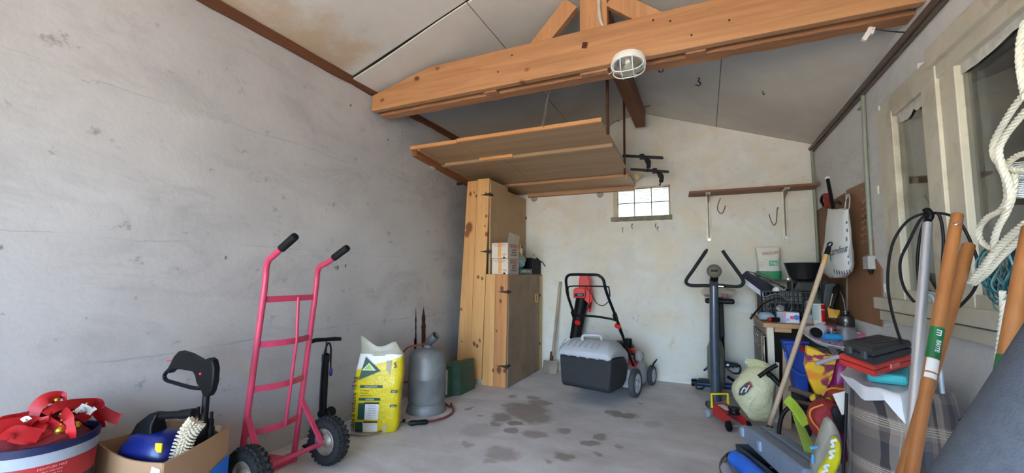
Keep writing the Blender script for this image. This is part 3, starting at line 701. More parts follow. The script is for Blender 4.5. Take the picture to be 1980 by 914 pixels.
ribbon([bp(80, 795, .06), bp(105, 800, .06), bp(135, 798, .08), bp(160, 795, .09)], .05, 'ribbon', M_RIBD, .3)
ribbon([bp(20, 845, -.03), bp(45, 850, -.04), bp(70, 846, -.04), bp(100, 842, -.04)], .03, tw=.2)
for px, py, r in ((116, 831, .016), (148, 822, .014), (110, 773, .010), (84, 783, .006), (168, 780, .006)):
    B().sph(bp(px, py, -.05 if py > 800 else .05), r, 12).done('bell', M_GOLD, gl)
for pts in ([(117, 800), (119, 812), (118, 820)], [(142, 795), (143, 808), (143, 816)]):
    b = B()
    for px, py in pts: b.sph(bp(px, py, -.05), .004, 8)
    b.done('gold_beads', M_GOLD, gl)
for pts in ([(145, 797), (155, 790), (160, 796)], [(155, 784), (165, 787), (175, 792)], [(170, 801), (177, 793), (185, 788)], [(42, 813), (50, 809), (56, 812)]):
    ribbon([bp(x, y, -.01) for x, y in pts], .018, 'white_leaf', M_WHT)

# cardboard box with the pressure washer
Lc, Fc, Rc, Kc = Vector((-2.315, .925, 0)), Vector((-1.885, .955, 0)), Vector((-1.995, 1.262, 0)), Vector((-2.39, 1.225, 0))
cb = thing('cardboard_box', 'open brown cardboard box holding the pressure washer beside the hand truck', 'box', (Lc + Fc + Rc + Kc) / 4)
def panel(a, b_, z0a, z1a, z1b, nm, m, th=.006, sag=0.0):
    d = (b_ - a); nrm = Vector((d.y, -d.x, 0)).normalized(); n = 8
    def f(u, v):
        p = a + d * u; zt = z1a + (z1b - z1a) * u - sag * math.sin(PI * u)
        return p + nrm * (.012 * math.sin(PI * u) * v) + Vector((0, 0, z0a + (zt - z0a) * v))
    return B().sheet(f, n, 5, th).done(nm, m, cb)
panel(Lc, Fc, .004, .385, .372, 'side_panel', M_CARD, sag=.018); panel(Fc, Rc, .004, .372, .395, 'side_panel', M_CARD)
panel(Rc, Kc, .004, .395, .375, 'side_panel', M_CARD, sag=.01); panel(Kc, Lc, .004, .375, .385, 'side_panel', M_CARD, sag=.012)
B().prism([Lc, Fc, Rc, Kc], (0, 0, .006)).done('bottom', M_CARDIN, cb, smooth=False)
d1 = (Rc - Fc).normalized(); n1 = Vector((d1.y, -d1.x, 0)); d0 = (Fc - Lc).normalized(); n0 = Vector((d0.y, -d0.x, 0))
M_LBL = mat('blue_print', (38, 104, 196), .5)
q = Fc + d1 * .02 + n1 * .004; w_, h_ = .30, .22
B().prism([q + Vector((0, 0, .02)) + d1 * .09, q + d1 * .30 + Vector((0, 0, .02)), q + d1 * .30 + Vector((0, 0, .275)), q + d1 * .17 + Vector((0, 0, .235)), q + d1 * .09 + Vector((0, 0, .205))], n1 * .0015 + Vector((0, 0, 0))).moved(Matrix.Translation(n1 * .008)).done('blue_print', M_LBL, cb, smooth=False)
q = Fc - d0 * .085 + n0 * .006
B().prism([q + Vector((0, 0, .10)) - d0 * .05, q + d0 * .075 + Vector((0, 0, .10)), q + d0 * .078 + Vector((0, 0, .35)), q + d0 * .03 + Vector((0, 0, .352)), q - d0 * .01 + Vector((0, 0, .27))], n0 * .0015).done('torn_label', M_WHT, cb, smooth=False)
for k in range(6):
    z = .14 + k * .032; B().span((-.04, -.002, -.006), (.045, 0, .006)).moved(frame(q + d0 * .025 + n0 * .0025 + Vector((0, 0, z)), d0, -n0)).done('label_stripe', M_LBL, cb, smooth=False)
pw = thing('pressure_washer', 'blue pressure washer with black carrying handle inside the cardboard box', 'pressure washer', (-2.13, 1.06, .02))
cw_ = Vector((-2.14, 1.045, .015))
axd = Vector((.96, .28, 0)).normalized(); M_pw = frame(cw_, axd, (-axd.y, axd.x, 0))
rings = []
for z, sx, sy in ((.02, .125, .085), (.20, .13, .09), (.30, .128, .088), (.355, .115, .078), (.395, .085, .058), (.405, .06, .045)):
    rings.append([M_pw @ Vector((sx * (abs(math.cos(a)) ** .6) * (1 if math.cos(a) > 0 else -1), sy * (abs(math.sin(a)) ** .6) * (1 if math.sin(a) > 0 else -1), z)) for a in [2 * PI * i / 28 for i in range(28)]])
B().loft(rings).done('housing', M_BLUE, pw)
B().loft([[M_pw @ Vector((x * s + o, y * s2, z)) for x, y in ((-.055, -.04), (.05, -.04), (.05, .04), (-.055, .04))] for z, s, s2, o in ((.392, 1, 1, -.03), (.44, .72, .8, -.025), (.475, .42, .6, .0), (.482, .36, .55, .005))]).done('handle_bracket', M_BLKP, pw, bevel=.006)
B().tube(smooth_path([M_pw @ Vector(v) for v in ((-.005, 0, .468), (.05, 0, .472), (.12, .0, .480), (.165, 0, .487), (.18, 0, .489))], 4), [.016] * 8 + [.019] * 8 + [.014], 12).done('carry_handle', M_BLKP, pw)
B().box(M_pw @ Vector((.092, -.066, .368)), (.03, .004, .035), M_pw.to_3x3().to_euler()).done('yellow_sticker', mat('yellow_sticker', (236, 214, 40), .5), pw, smooth=False)
br_ = thing('scrub_brush', 'cream bristled round brush standing in the cardboard box', 'brush', (-2.0, 1.05, .25))
yb2 = 1.06
bh = [at(345, 895, y=yb2), at(352, 868, y=yb2), at(362, 840, y=yb2), at(378, 818, y=yb2 + .02)]
B().tube(smooth_path(bh, 5), [.014] * 15 + [.016], 10).done('brush_core', M_WHT, br_)
b = B(); P = smooth_path(bh, 9); random.seed(3)
for i, p in enumerate(P):
    t = (P[min(i + 1, len(P) - 1)] - P[max(i - 1, 0)]).normalized(); u = t.orthogonal().normalized()
    for k in range(9):
        a = 2 * PI * k / 9 + i * .35; d = Matrix.Rotation(a, 3, t) @ u; d = (d + t * .25).normalized()
        b.cyl(p + d * .010, p + d * .038, .0045, .0030, 5)
tag(b.done('bristles', mat('cream_bristle', (222, 210, 186), .8), br_), kind='stuff')
# lance with trigger gun
gn = thing('spray_gun', 'black pressure washer trigger gun standing upright in the cardboard box', 'spray gun', (-2.1, 1.2, .02))
yg = 1.16
def gz(x, y, d=0.0): return at(180 + x / 3.6, 660 + y / 3.6, y=yg + d)
outl = [(535, 150), (560, 100), (595, 65), (660, 85), (740, 130), (775, 125), (800, 113), (825, 130), (838, 190), (832, 280), (815, 350), (795, 385), (760, 385), (745, 335), (715, 290), (705, 240), (690, 212), (600, 195), (545, 197), (520, 225), (505, 205)]
B().prism([gz(x, y, -.014) for x, y in outl], (0, .030, 0)).done('grip_body', M_BLKP, gn, bevel=.006)
B().tube(smooth_path([gz(528, 195), gz(498, 235), gz(510, 268), gz(560, 285), gz(640, 308), gz(700, 322), gz(755, 325)], 5), .0085, 10).done('trigger_guard', M_BLKP, gn)
B().sph(gz(748, 224, -.016), .006, 10).done('red_pin', mat('red_pin', (220, 40, 60), .4), gn)
B().cyl(gz(515, 132), gz(548, 134), .003, n=8).done('red_pin', mat('red_pin', (220, 40, 60), .4), gn)
B().lathe([(.012, 0), (.014, .02), (.014, .11), (.021, .125), (.023, .20), (.017, .21), (.017, .40)], Matrix.Translation(gz(778, 500)) @ Matrix.Rotation(PI, 4, 'X') @ Matrix.Translation((0, 0, -.09)), 16).done('lance', M_BLKP, gn)
b = B()
for x, y0, r in ((735, 455, .009), (826, 488, .009)):
    p = gz(x, y0, .02); b.lathe([(r * .7, 0), (r * .8, .03), (r * 1.25, .032), (r * 1.3, .06), (r * 1.7, .065), (r * 1.8, .12), (r * 1.8, .16)], Matrix.Translation(p) @ Matrix.Rotation(PI, 4, 'X'), 12)
nz = b.done('nozzle', M_BLKP); tag(nz, 'black spare spray nozzles standing beside the trigger gun', 'nozzle')
p = gz(790, 660, .06); bt = B().lathe([(.055, 0), (.058, .02), (.058, .28), (.045, .305), (.022, .315)], Matrix.Translation((p.x, p.y, .05)), 20).done('detergent_bottle', M_BLKP)
tag(bt, 'black detergent bottle in the cardboard box under the nozzles', 'bottle')

# hand truck
ht = thing('hand_truck', 'pinkish red hand truck with two pneumatic tyres against the left wall', 'hand truck', (-2.1, 1.61, 0))
def up(y, z): return Vector((-2.20 + .11 * z, y, z))
Yl, Yr = 1.455, 1.775
for y in (Yl, Yr):
    s = .0 if y == Yr else -.02
    P = [up(y, .005), up(y, .5), up(y, 1.0), up(y - .005, 1.09), up(y - .01, 1.12) + Vector((.02, 0, .012)), up(y - .01, 1.155) + Vector((.075 + s, 0, .0)), up(y - .01, 1.20) + Vector((.15 + s, 0, 0))]
    if y == Yl: P = [p + Vector((0, 0, .035 * max(0, (p.z - .9) / .3))) for p in P]
    B().tube(smooth_path(P, 5), .0155, 14).done('upright', M_RED, ht)
    d = (P[-1] - P[-2]).normalized(); g = P[-1] - d * .035
    B().lathe([(.016, 0), (.0205, .004), (.0205, .115), (.018, .122), (.001, .123)], Matrix.Translation(g) @ d.to_track_quat('Z', 'Y').to_matrix().to_4x4(), 14).done('grip', M_RUBG, ht)
bowz = (.955, .72, .49, .265)
for i, z in enumerate(bowz):
    a, c = up(Yl, z), up(Yr, z); k = .012 if i == 0 else .045
    P = [a + (c - a) * u + Vector((k * math.sin(PI * u), 0, 0)) for u in [j / 12 for j in range(13)]]
    B().tube(P, .01, flat=(.008, .032), up=(.0, 0, 1)).done('cross_bar', M_RED, ht, smooth=False)
ym = Yl + (Yr - Yl) * .62
B().tube([up(ym, .96) + Vector((.012, 0, 0)), up(ym, .72) + Vector((.044, 0, 0)), up(ym, .49) + Vector((.044, 0, 0)), up(ym, .25) + Vector((.044, 0, 0))], .009, 10).done('centre_rod', M_RED, ht)
ax_ = Vector((-2.005, 0, .13))
for s, y, yw in ((-1, Yl, 1.375), (1, Yr, 1.845)):
    ye = y + s * .015
    B().tube([up(y, .36), Vector((-2.02, ye, .165)), Vector((-2.0, ye, .13))], .01, flat=(.012, .03), up=(0, 1, 0)).done('axle_brace', M_RED, ht, smooth=False, bevel=.003)
    B().tube([up(y, .035), Vector((-2.0, ye, .128))], .011, 10).done('axle_stay', M_RED, ht)
    wm = Matrix.Translation((ax_.x, yw, .131)) @ Matrix.Rotation(R(90), 4, 'X')
    w = B().lathe([(.072, -.030), (.085, -.040), (.105, -.042), (.121, -.034), (.129, -.018), (.131, 0), (.129, .018), (.121, .034), (.105, .042), (.085, .040), (.072, .030)], wm, 44, cap=False)
    wheel = w.done('wheel', M_TYRE, ht)
    b = B()
    for k in range(26):
        for sgn, off in ((-1, 0), (1, .5)):
            a = 2 * PI * (k + off) / 26
            for rr_, zz, rt_ in ((.1275, .012, .45), (.118, .032, .15)):
                M_ = wm @ Matrix.Rotation(a, 4, 'Z') @ Matrix.Translation((rr_, 0, sgn * zz)) @ Matrix.Rotation(sgn * (.5 if zz < .02 else 1.0), 4, 'Y') @ Matrix.Rotation(rt_ * sgn, 4, 'X')
                r_ = bmesh.ops.create_cube(b.bm, size=1); b._fin(r_['verts'], M_ @ Matrix.Diagonal((.009, .017, .021, 1)))
    b.done('tread', M_TYRE, wheel, smooth=False)
    B().lathe([(.074, -.031), (.070, -.033), (.062, -.020), (.040, -.016), (.032, -.026), (.016, -.030), (.014, -.045), (.001, -.045), ], wm, 30, cap=False).lathe([(.074, .031), (.070, .033), (.062, .020), (.040, .016), (.032, .026), (.016, .030), (.014, .040), (.001, .040)], wm, 30, cap=False).done('hub', M_RIM, wheel)
B().tube([(ax_.x, 1.36, .131), (ax_.x, 1.86, .131)], .011, 12).done('axle', M_RED, ht)
b = B(); b.prism([(-2.215, Yl - .03, .004), (-2.215, Yr + .03, .004), (-2.40, Yr + .0, .004), (-2.40, Yl - .0, .004)], (0, 0, .006)); b.prism([(-2.19, Yl - .02, .004), (-2.19, Yr + .02, .004), (-2.215, Yr + .02, .004), (-2.215, Yl - .02, .004)], (0, 0, .05))
b.done('toe_plate', M_RED, ht, smooth=False, bevel=.002)

# floor pump
fp = thing('floor_pump', 'black T handled bicycle floor pump by the left wall behind the hand truck', 'floor pump', (-2.30, 2.06, 0))
px_, py_ = -2.30, 2.06
B().tube([at(599, 661, x=px_), at(612, 657, x=px_), at(630, 656, x=px_), at(646, 655, x=px_), at(658, 655, x=px_)], [.013, .014, .012, .014, .013], 12).done('handle', M_BLKP, fp)
B().cyl((px_, py_, .56), (px_, py_, .65), .006, n=10).done('rod', mat('dark_chrome', (70, 70, 74), .3, .8), fp)
B().lathe([(.030, .0), (.030, .02), (.021, .03), (.021, .15), (.032, .165), (.034, .185), (.022, .20), (.022, .50), (.025, .51), (.025, .555), (.012, .565)], Matrix.Translation((px_, py_, 0)), 20).done('barrel', M_BLKP, fp)
B().lathe([(.001, 0), (.03, 0), (.034, .006), (.034, .022), (.028, .03), (.001, .031)], Matrix.Translation((px_ + .02, py_ + .035, .175)) @ Matrix.Rotation(R(60), 4, 'Y'), 20).done('gauge', M_BLKP, fp)
b = B(); b.box((px_, py_, .011), (.05, .26, .014)); b.box((px_, py_, .011), (.16, .06, .014)); b.done('foot', M_BLKP, fp, smooth=False, bevel=.006)
B().tube(smooth_path([(px_ + .02, py_ - .01, .10), (px_ + .03, py_ - .05, .2), (px_ + .02, py_ - .045, .4), (px_ + .02, py_ - .035, .55), (px_ + .02, py_ - .005, .63), (px_ + .02, py_ + .02, .60), (px_ + .01, py_ + .034, .50), (px_ + .01, py_ + .036, .44)], 6), .006, 8).done('hose', M_BLKP, fp)
B().lathe([(.007, 0), (.011, .01), (.011, .04), (.007, .05)], Matrix.Translation((px_ + .012, py_ + .038, .41)), 12).done('blue_connector', M_BLUE, fp)

# yellow bag of filler
M_CLEAR = mat('grubby_clear_plastic', (196, 190, 172), .35, alpha=.62)
def bag_mat():
    m = bpy.data.materials.new('yellow_bag_print'); t = NT(m); ax = t.xyz()
    wob = t.math('MULTIPLY', t.math('SUBTRACT', t.noise(6, 2), .5), .02)
    f = t.math('GREATER_THAN', t.math('ADD', t.math('ADD', ax['Z'], t.math('MULTIPLY', ax['X'], -.30)), wob), .465)
    k = t.mix(f, lin((216, 192, 16)), lin((226, 224, 216)))
    t.base(k); t.rough(.38); t.b.inputs['Coat Weight'].default_value = .2
    t.bump(t.noise(14, 5, .6), .5, .02); return m
M_BAG = bag_mat()
M_DKGREEN = mat('dark_green_ink', (22, 70, 52), .5); M_LTGREEN = mat('light_green_ink', (150, 196, 40), .5)
bx = Vector((.90, .43, 0)).normalized(); by = Vector((-bx.y, bx.x, 0))
p0 = at(722, 838, z=0.0); bag_o = p0 + by * .07
bgm = frame(bag_o, bx, by)
yb_ = thing('plaster_bag', 'yellow plastic bag of filler left open beside the gas bottle', 'bag', bag_o, bgm.to_3x3())
wf_ = lambda z: .165 - .004 * math.sin(z * 9) - .030 * max(0, (z - .40) / .2) - .020 * max(0, (.05 - z) / .05)
df_ = lambda z: .072 - .020 * max(0, (z - .35) / .2) - .015 * max(0, (.06 - z) / .06)
rings = []
for i in range(15):
    z = .002 + .528 * i / 14; w, d = wf_(z), df_(z); lean = .030 * (z / .5) ** 2
    rings.append([(w * (abs(math.cos(a)) ** .45) * (1 if math.cos(a) > 0 else -1) + lean * .6, d * (abs(math.sin(a)) ** .5) * (1 if math.sin(a) > 0 else -1), z) for a in [2 * PI * k / 32 for k in range(32)]])
b = B(); b.loft(rings); b.jitter(.006, 14).done('bag_body', M_BAG, yb_, local=True)
b = B()                                          # limp clear plastic mouth
def neck(u, v):
    a = 2 * PI * u; z = .52 + v * (.045 + .065 * abs(math.cos(a)) ** 1.5 + .03 * math.cos(a + 2.6) + .02 * noise.noise((u * 5, 3, 0))); w = wf_(.5) * (1 - .18 * v); d = df_(.5) * (1 - .4 * v)
    return (w * math.cos(a) + .022 - .03 * v, d * math.sin(a) + .012 * noise.noise((u * 9, v * 3, 1)), z)
b.sheet(neck, 28, 5, .001).done('clear_mouth', M_CLEAR, yb_, local=True)
FRONT = lambda x, z, off=.0: bgm @ Vector((x + .018 * (z / .5) ** 2, -df_(z) - .004 - off, z))
def patch(x0, x1, z0, z1, m, nm='print', off=.002, skew=0.0):
    b = B(); b.prism([FRONT(x0, z0, off), FRONT(x1, z0 - skew, off), FRONT(x1, z1 - skew, off), FRONT(x0, z1, off)], by * .0012); return b.done(nm, m, yb_, smooth=False)
b = B(); b.prism([FRONT(-.125, .36, .003), FRONT(.02, .42, .003), FRONT(-.095, .515, .003)], by * .001); b.done('logo_panel', M_DKGREEN, yb_, smooth=False)
b = B(); b.prism([FRONT(-.108, .425, .005), FRONT(-.012, .423, .005), FRONT(-.066, .475, .005)], by * .001); b.done('logo_triangle', M_WHT, yb_, smooth=False)
b = B(); b.prism([FRONT(-.094, .431, .007), FRONT(-.032, .430, .007), FRONT(-.066, .464, .007)], by * .001); b.done('logo_triangle', M_LTGREEN, yb_, smooth=False)
patch(-.11, .045, .307, .325, M_DKGREEN, 'heading_bar'); patch(-.112, .035, .222, .240, M_DKGREEN, 'heading_bar')
patch(-.11, .030, .095, .205, M_WHT, 'table_panel'); patch(-.112, -.065, .095, .205, M_DKGREEN, 'table_panel', .004); patch(-.07, .030, .200, .210, M_BLACKINK, 'table_bar', .004)
patch(-.125, .025, .010, .080, M_WHT, 'table_panel'); patch(-.127, -.075, .010, .080, M_DKGREEN, 'table_panel', .004); patch(-.07, .025, .075, .084, M_BLACKINK, 'table_bar', .004)
patch(.105, .150, .275, .292, M_DKGREEN, 'heading_bar'); patch(.105, .150, .180, .194, M_DKGREEN, 'heading_bar')
patch(.055, .088, .02, .49, mat('grey_seam', (176, 166, 140), .5), 'seam', .001)
def onbag(x, z, off=.006): return frame(FRONT(x, z, off), bx, (0, 0, 1))
text('UTILISATION', .015, onbag(-.032, .316), M_WHITEINK, yb_); text('DOSAGE', .015, onbag(-.035, .231), M_WHITEINK, yb_)
for k, s in enumerate(('murs plafonds', 'enduire lisser', 'couches 2 a 3 mm')): text(s, .011, onbag(-.105, .290 - k * .017), M_BLACKINK, yb_, align='LEFT')
text('PREP', .012, onbag(.127, .2835), M_WHITEINK, yb_); text('REND', .010, onbag(.127, .187), M_WHITEINK, yb_); text('S', .055, onbag(.118, .46), M_BLACKINK, yb_)
for k in range(6): text('15 kg  20 m2', .010, onbag(-.015, .188 - k * .016, .005), mat('grey_ink', (150, 150, 146), .7), yb_)
mv = frame(bgm @ Vector((-wf_(.2) - .0015, -.045, .20)), (0, 0, 1), bx * .55 - by * .83)
text('sable à enduire 15 kg', .043, frame(FRONT(-.143, .20, .006), (.02, 0, 1), -bx * .9 + by * .12), M_BLACKINK, yb_, ext=.001)

# gas bottle with roofing torch
M_GAS = mat('worn_grey_paint', (122, 124, 124), .5, .25, var=.22, scale=7, dirt=(104, 102, 98), bump=.12, bscale=20)
gc = Vector((-2.065, 2.875, 0))
gs = thing('gas_bottle', 'dented grey steel gas bottle standing beside the yellow bag', 'gas bottle', gc)
T = Matrix.Translation(gc)
B().lathe([(.001, .052), (.10, .05), (.142, .075), (.150, .10), (.150, .262), (.1515, .266), (.1515, .272), (.150, .276), (.150, .40), (.146, .43), (.130, .465), (.100, .487), (.06, .497), (.001, .50)], T, 44).done('body', M_GAS, gs)
B().lathe([(.130, .075), (.140, .062), (.150, .045), (.160, .006), (.162, .001), (.157, .001), (.146, .045), (.132, .068)], T, 44, cap=False).done('foot_ring', M_GAS, gs)
B().lathe([(.034, .495), (.036, .515), (.030, .52), (.022, .522), (.018, .54), (.010, .545)], T, 20).done('neck_ring', M_GAS, gs)
va = gc + Vector((.0, 0, .535)); ve = at(846, 645, y=2.86) - va; ve.normalize()
B().lathe([(.010, -.01), (.030, .0), (.034, .006), (.037, .10), (.034, .11), (.030, .108), (.028, .02)], Matrix.Translation(va) @ ve.to_track_quat('Z', 'Y').to_matrix().to_4x4(), 18).done('valve_guard', mat('grey_guard', (96, 96, 94), .6, .3, var=.2, scale=20), gs)
tor = thing('gas_torch', 'roofing torch on a red rubber hose lying round the gas bottle', 'gas torch', at(790, 816, z=0.0))
M_HOSE = mat('red_brown_hose', (122, 52, 40), .6, var=.15); M_BRASS = mat('dull_brass', (146, 124, 86), .45, .7)
za = gc + Vector((0, 0, .53))
P = [za + Vector((-.01, -.02, .0)), at(808, 667, y=2.80), at(788, 672, y=2.76), at(774, 692, y=2.76), at(770, 715, y=2.80), at(777, 738, y=2.90), gc + Vector((-.17, .06, .19)), gc + Vector((-.13, .15, .06)), gc + Vector((.02, .20, .012)), gc + Vector((.15, .13, .011)), at(872, 780, z=.012), at(876, 795, z=.012), at(862, 806, z=.012), at(842, 812, z=.014), at(826, 815, z=.02)]
B().tube(smooth_path(P, 7), .0085, 10).done('hose', M_HOSE, tor)
q0, q1 = at(828, 815, z=.022), at(790, 818, z=.022)
d = q1 - q0
B().tube([q0, q0 + d * .15, q0 + d * .5, q0 + d * .85, q1], [.012, .019, .017, .020, .013], 12).done('grip', M_BLKP, tor)
B().tube([q1, at(780, 815, z=.022), at(770, 817, z=.022), at(756, 822, z=.02)], [.008, .008, .006, .006], 10).done('valve_tube', M_BRASS, tor)
B().cyl(at(781, 816, z=.022), at(781, 810, z=.040), .012, .010, 10).done('valve_knob', M_BLKP, tor)
q2 = at(757, 822, z=.02)
B().tube([q2, at(748, 827, z=.02), at(744, 829, z=.02)], [.010, .014, .014], 12).done('lance_collar', mat('brown_brass', (108, 92, 66), .5, .6), tor)
B().tube(smooth_path([at(744, 829, z=.018), at(725, 838, z=.014), at(700, 841, z=.013), at(680, 840, z=.013), at(664, 838, z=.013)], 5), .006, 8).done('lance', mat('steel_tube', (130, 126, 118), .45, .7), tor)
# green cartons against the cupboard
M_GCARD = mat('green_carton', (58, 104, 76), .5, var=.15, scale=12)
g0 = at(866, 768, z=0.0)
gb = thing('carton', 'narrow green and white carton between gas bottle and tall cupboard', 'box', (g0.x - .03, g0.y + .15, 0))
B().span((g0.x - .10, g0.y, 0.001), (g0.x, g0.y + .28, .27)).done('carton_body', M_GCARD, gb, smooth=False, bevel=.002)
B().span((g0.x - .09, g0.y - .0015, .02), (g0.x - .008, g0.y, .24)).done('white_label', M_WHT, gb, smooth=False)
b = B(); b.prism([(g0.x + .004, g0.y + .05, .001), (g0.x + .07, g0.y + .10, .001), (g0.x + .055, g0.y + .10, .285), (g0.x + .004, g0.y + .05, .29)], (0, .26, 0))
tag(b.done('carton', mat('dark_green_carton', (44, 76, 58), .45, var=.3, scale=14), None, smooth=False, bevel=.002), 'dark green glossy carton leaning between green white carton and cupboard', 'box')

# ------------------------------------------------------------------ plank cupboard in the back left corner
KN = []
for px, py, r in ((910, 375, .016), (917, 371, .010), (921, 379, .014), (907, 440, .045), (903, 452, .03), (940, 374, .012), (941, 418, .014), (938, 437, .010), (941, 452, .018), (892, 597, .014), (925, 535, .016), (933, 538, .014), (893, 660, .010), (928, 658, .014), (917, 664, .018), (923, 668, .014), (889, 710, .014), (898, 712, .014), (889, 520, .03), (886, 545, .02), (971, 558, .022), (968, 582, .016), (965, 714, .026), (976, 716, .018), (953, 716, .012), (960, 640, .010)):
    p = at(px, py, y=3.745); KN.append((p.x + 2.1, p.z, r))
M_PINE = wood('knotty_pine', (222, 172, 112), (194, 138, 82), 'Z', 9, .5, knotcol=(112, 58, 26), spots=KN)
M_PINE2 = wood('knotty_pine_dark', (206, 148, 92), (166, 106, 62), 'Z', 11, .5, knotcol=(96, 48, 24), spots=KN)
M_DOOR = mat('dusty_plywood', (150, 126, 102), .65, var=.12, scale=3, dirt=(122, 102, 84))
M_DOORU = mat('tan_plywood', (178, 146, 108), .6, var=.07, scale=2.5, dirt=(158, 128, 94))
M_STRIP = mat('pale_yellow_board', (206, 176, 116), .7)
M_HINGE = mat('black_hinge', (58, 46, 40), .6, .4)
cu = thing('plank_cupboard', 'stepped knotty pine cupboard with plywood doors in the back left corner', 'cupboard', (-2.1, 4.2, 0))
YC = 3.745
def plank(xb0, xb1, xt0, xt1, z0, z1, m, dy=0.0, th=.022):
    b = B(); b.prism([(xb0 + .002, YC + dy, z0), (xb1 - .002, YC + dy, z0), (xt1 - .002, YC + dy, z1), (xt0 + .002, YC + dy, z1)], (0, th, 0))
    return b.done('plank', m, cu, smooth=False, bevel=.0025)
plank(-2.338, -2.175, -2.245, -2.125, .002, 2.075, M_PINE); plank(-2.173, -2.035, -2.123, -1.978, .055, 2.088, M_PINE, -.004)
plank(-2.033, -1.905, -2.006, -1.895, .002, 1.10, M_PINE, .002); plank(-1.903, -1.768, -1.893, -1.757, .002, 1.10, M_PINE2, -.003)
B().span((-2.16, YC + .02, .002), (-2.03, YC + .04, .06)).done('cement_patch', M_SOCK, cu, smooth=False)
B().span((-2.0, YC + .03, 1.085), (-1.765, YB - .015, 1.10)).done('counter_top', M_DOOR, cu, smooth=False)
def door(x, y0, y1, z0, z1, m, nm='door', th=.018):
    return B().span((x - th, y0, z0), (x, y1, z1)).done(nm, m, cu, smooth=False, bevel=.002)
dA = door(-1.757, YC + .022, 4.272, .005, 1.088, M_DOOR); dB = door(-1.760, 4.280, 4.64, .012, 1.088, M_DOOR)
door(-1.765, 4.643, 4.735, .002, 1.088, M_STRIP, 'end_board')
dC = door(-1.972, YC + .022, 4.175, 1.102, 2.075, M_DOORU); dD = door(-1.985, 4.178, 4.735, 1.102, 2.035, M_DOORU)
B().span((-2.33, YB - .02, 0.002), (-2.0, YB - .004, 2.0)).done('back_board', M_DOOR, cu, smooth=False)
B().span((-2.24, YC + .03, 2.02), (-2.0, YB - .01, 2.035)).done('top_board', M_DOORU, cu, smooth=False)
def hinge(px, py, x, yplane, par):
    p = at(px, py, y=YC)
    b = B(); b.prism([(x - .115, YC - .006, p.z), (x, YC - .006, p.z + .016), (x, YC - .006, p.z - .016)], (0, -.002, 0)); b.cyl((x, YC - .006, p.z - .022), (x, YC - .006, p.z + .022), .005, n=8)
    b.prism([(x + .002, YC + .002, p.z + .016), (x + .002, YC + .075, p.z + .005), (x + .002, YC + .075, p.z - .005), (x + .002, YC + .002, p.z - .016)], (.002, 0, 0))
    b.done('hinge', M_HINGE, par, smooth=False)
hinge(975, 564, -1.755, 0, dA); hinge(975, 708, -1.755, 0, dA); hinge(945, 376, -1.970, 0, dC); hinge(943, 486, -1.970, 0, dC)
p = at(1037, 576, x=-1.757); M_YEL = mat('cream_yellow_metal', (222, 190, 104), .45)
b = B(); 
for dy in (-.028, .028): b.box((-1.754, p.y + dy, p.z), (.008, .010, .085))
for dz in (-.042, .042): b.box((-1.754, p.y, p.z + dz), (.008, .065, .010))
b.done('pull_handle', M_YEL, dB, smooth=False, bevel=.002)
for z in (.30, .86): B().box((-1.757, 4.64, z), (.006, .02, .03)).done('catch', M_HINGE, dB, smooth=False)
B().box((-1.982, 4.73, 1.80), (.01, .02, .03)).done('catch', M_HINGE, dD, smooth=False)
B().cyl((-2.30, YC - .02, 2.05), (-2.36, YC - .02, 2.055), .012, .016, 10).done('peg', M_HINGE, cu)

# things on the cupboard step
M_WBOX = mat('white_carton', (214, 204, 190), .6, var=.05); M_WBOX2 = mat('greyed_carton', (188, 174, 156), .7, var=.06)
M_REDINK = mat('red_ink', (184, 62, 58), .6); M_ORINK = mat('orange_tape', (226, 160, 96), .6)
zt = 1.1015
def carton(label, o, w, d, h, M=None, flap=False):
    t = thing('carton', label, 'box', o, M, 'white cartons on the cupboard step'); L = dict(local=True, smooth=False)
    B().span((0, 0, 0), (w, d, h)).done('carton_body', M_WBOX, t, bevel=.002, **L)
    B().span((w, .004, .003), (w + .0015, d - .004, h - .003)).done('side_print_panel', M_WBOX2, t, **L)
    B().span((w * .40, -.0012, h * .06), (w * .60, 0, h)).done('orange_tape', M_ORINK, t, **L)
    Mw = W[t]
    text('FRAGILE  VERRES', w * .105, Mw @ frame((w * .5, -.0022, h * .88), (1, 0, 0), (0, 0, 1)), M_REDINK, t, ext=.0003); text('lot de six verres', w * .09, Mw @ frame((w * .5, -.0022, h * .79), (1, 0, 0), (0, 0, 1)), M_REDINK, t, ext=.0003)
    text('VIN', w * .16, Mw @ frame((w * .80, -.0022, h * .24), (1, 0, 0), (0, 0, 1)), M_REDINK, t, ext=.0003)
    text('VERRES', d * .22, Mw @ frame((w + .0022, d * .5, h * .80), (0, 1, 0), (0, 0, 1)), M_REDINK, t, ext=.0003)
    for k in range(3): text(('a pied fin', 'six pieces', 'ne pas jeter')[k], d * .11, Mw @ frame((w + .0022, d * .55, h * (.58 - .16 * k)), (0, 1, 0), (0, 0, 1)), M_BLACKINK, t, ext=.0003)
    B().sph((w * .78, -.001, h * .05), (.014, .002, .010), 10).done('black_spot', M_BLACKINK, t, local=True)
    if flap:
        B().prism([(w, .0, h), (w, d, h), (w + .01, d, h + .085), (w + .01, .02, h + .105)], (-.003, 0, 0)).done('open_flap', M_WBOX2, t, **L)
    return t
carton('white carton with orange tape, lower of the two on the cupboard step', (-1.960, 3.79, zt), .18, .27, .155)
carton('white carton with open flap stacked on the lower white carton', (-1.966, 3.79, zt + .1585), .185, .25, .158, Euler((0, R(0), R(-3))).to_matrix(), True)
M_GBOX = mat('green_box', (36, 84, 48), .5, var=.08)
gx = thing('shallow_box', 'shallow dark green box with white lettering on the cupboard step', 'box', (-1.85, 4.28, zt))
B().span((-1.96, 4.085, zt), (-1.772, 4.42, zt + .062)).done('box_body', M_GBOX, gx, smooth=False, bevel=.002)
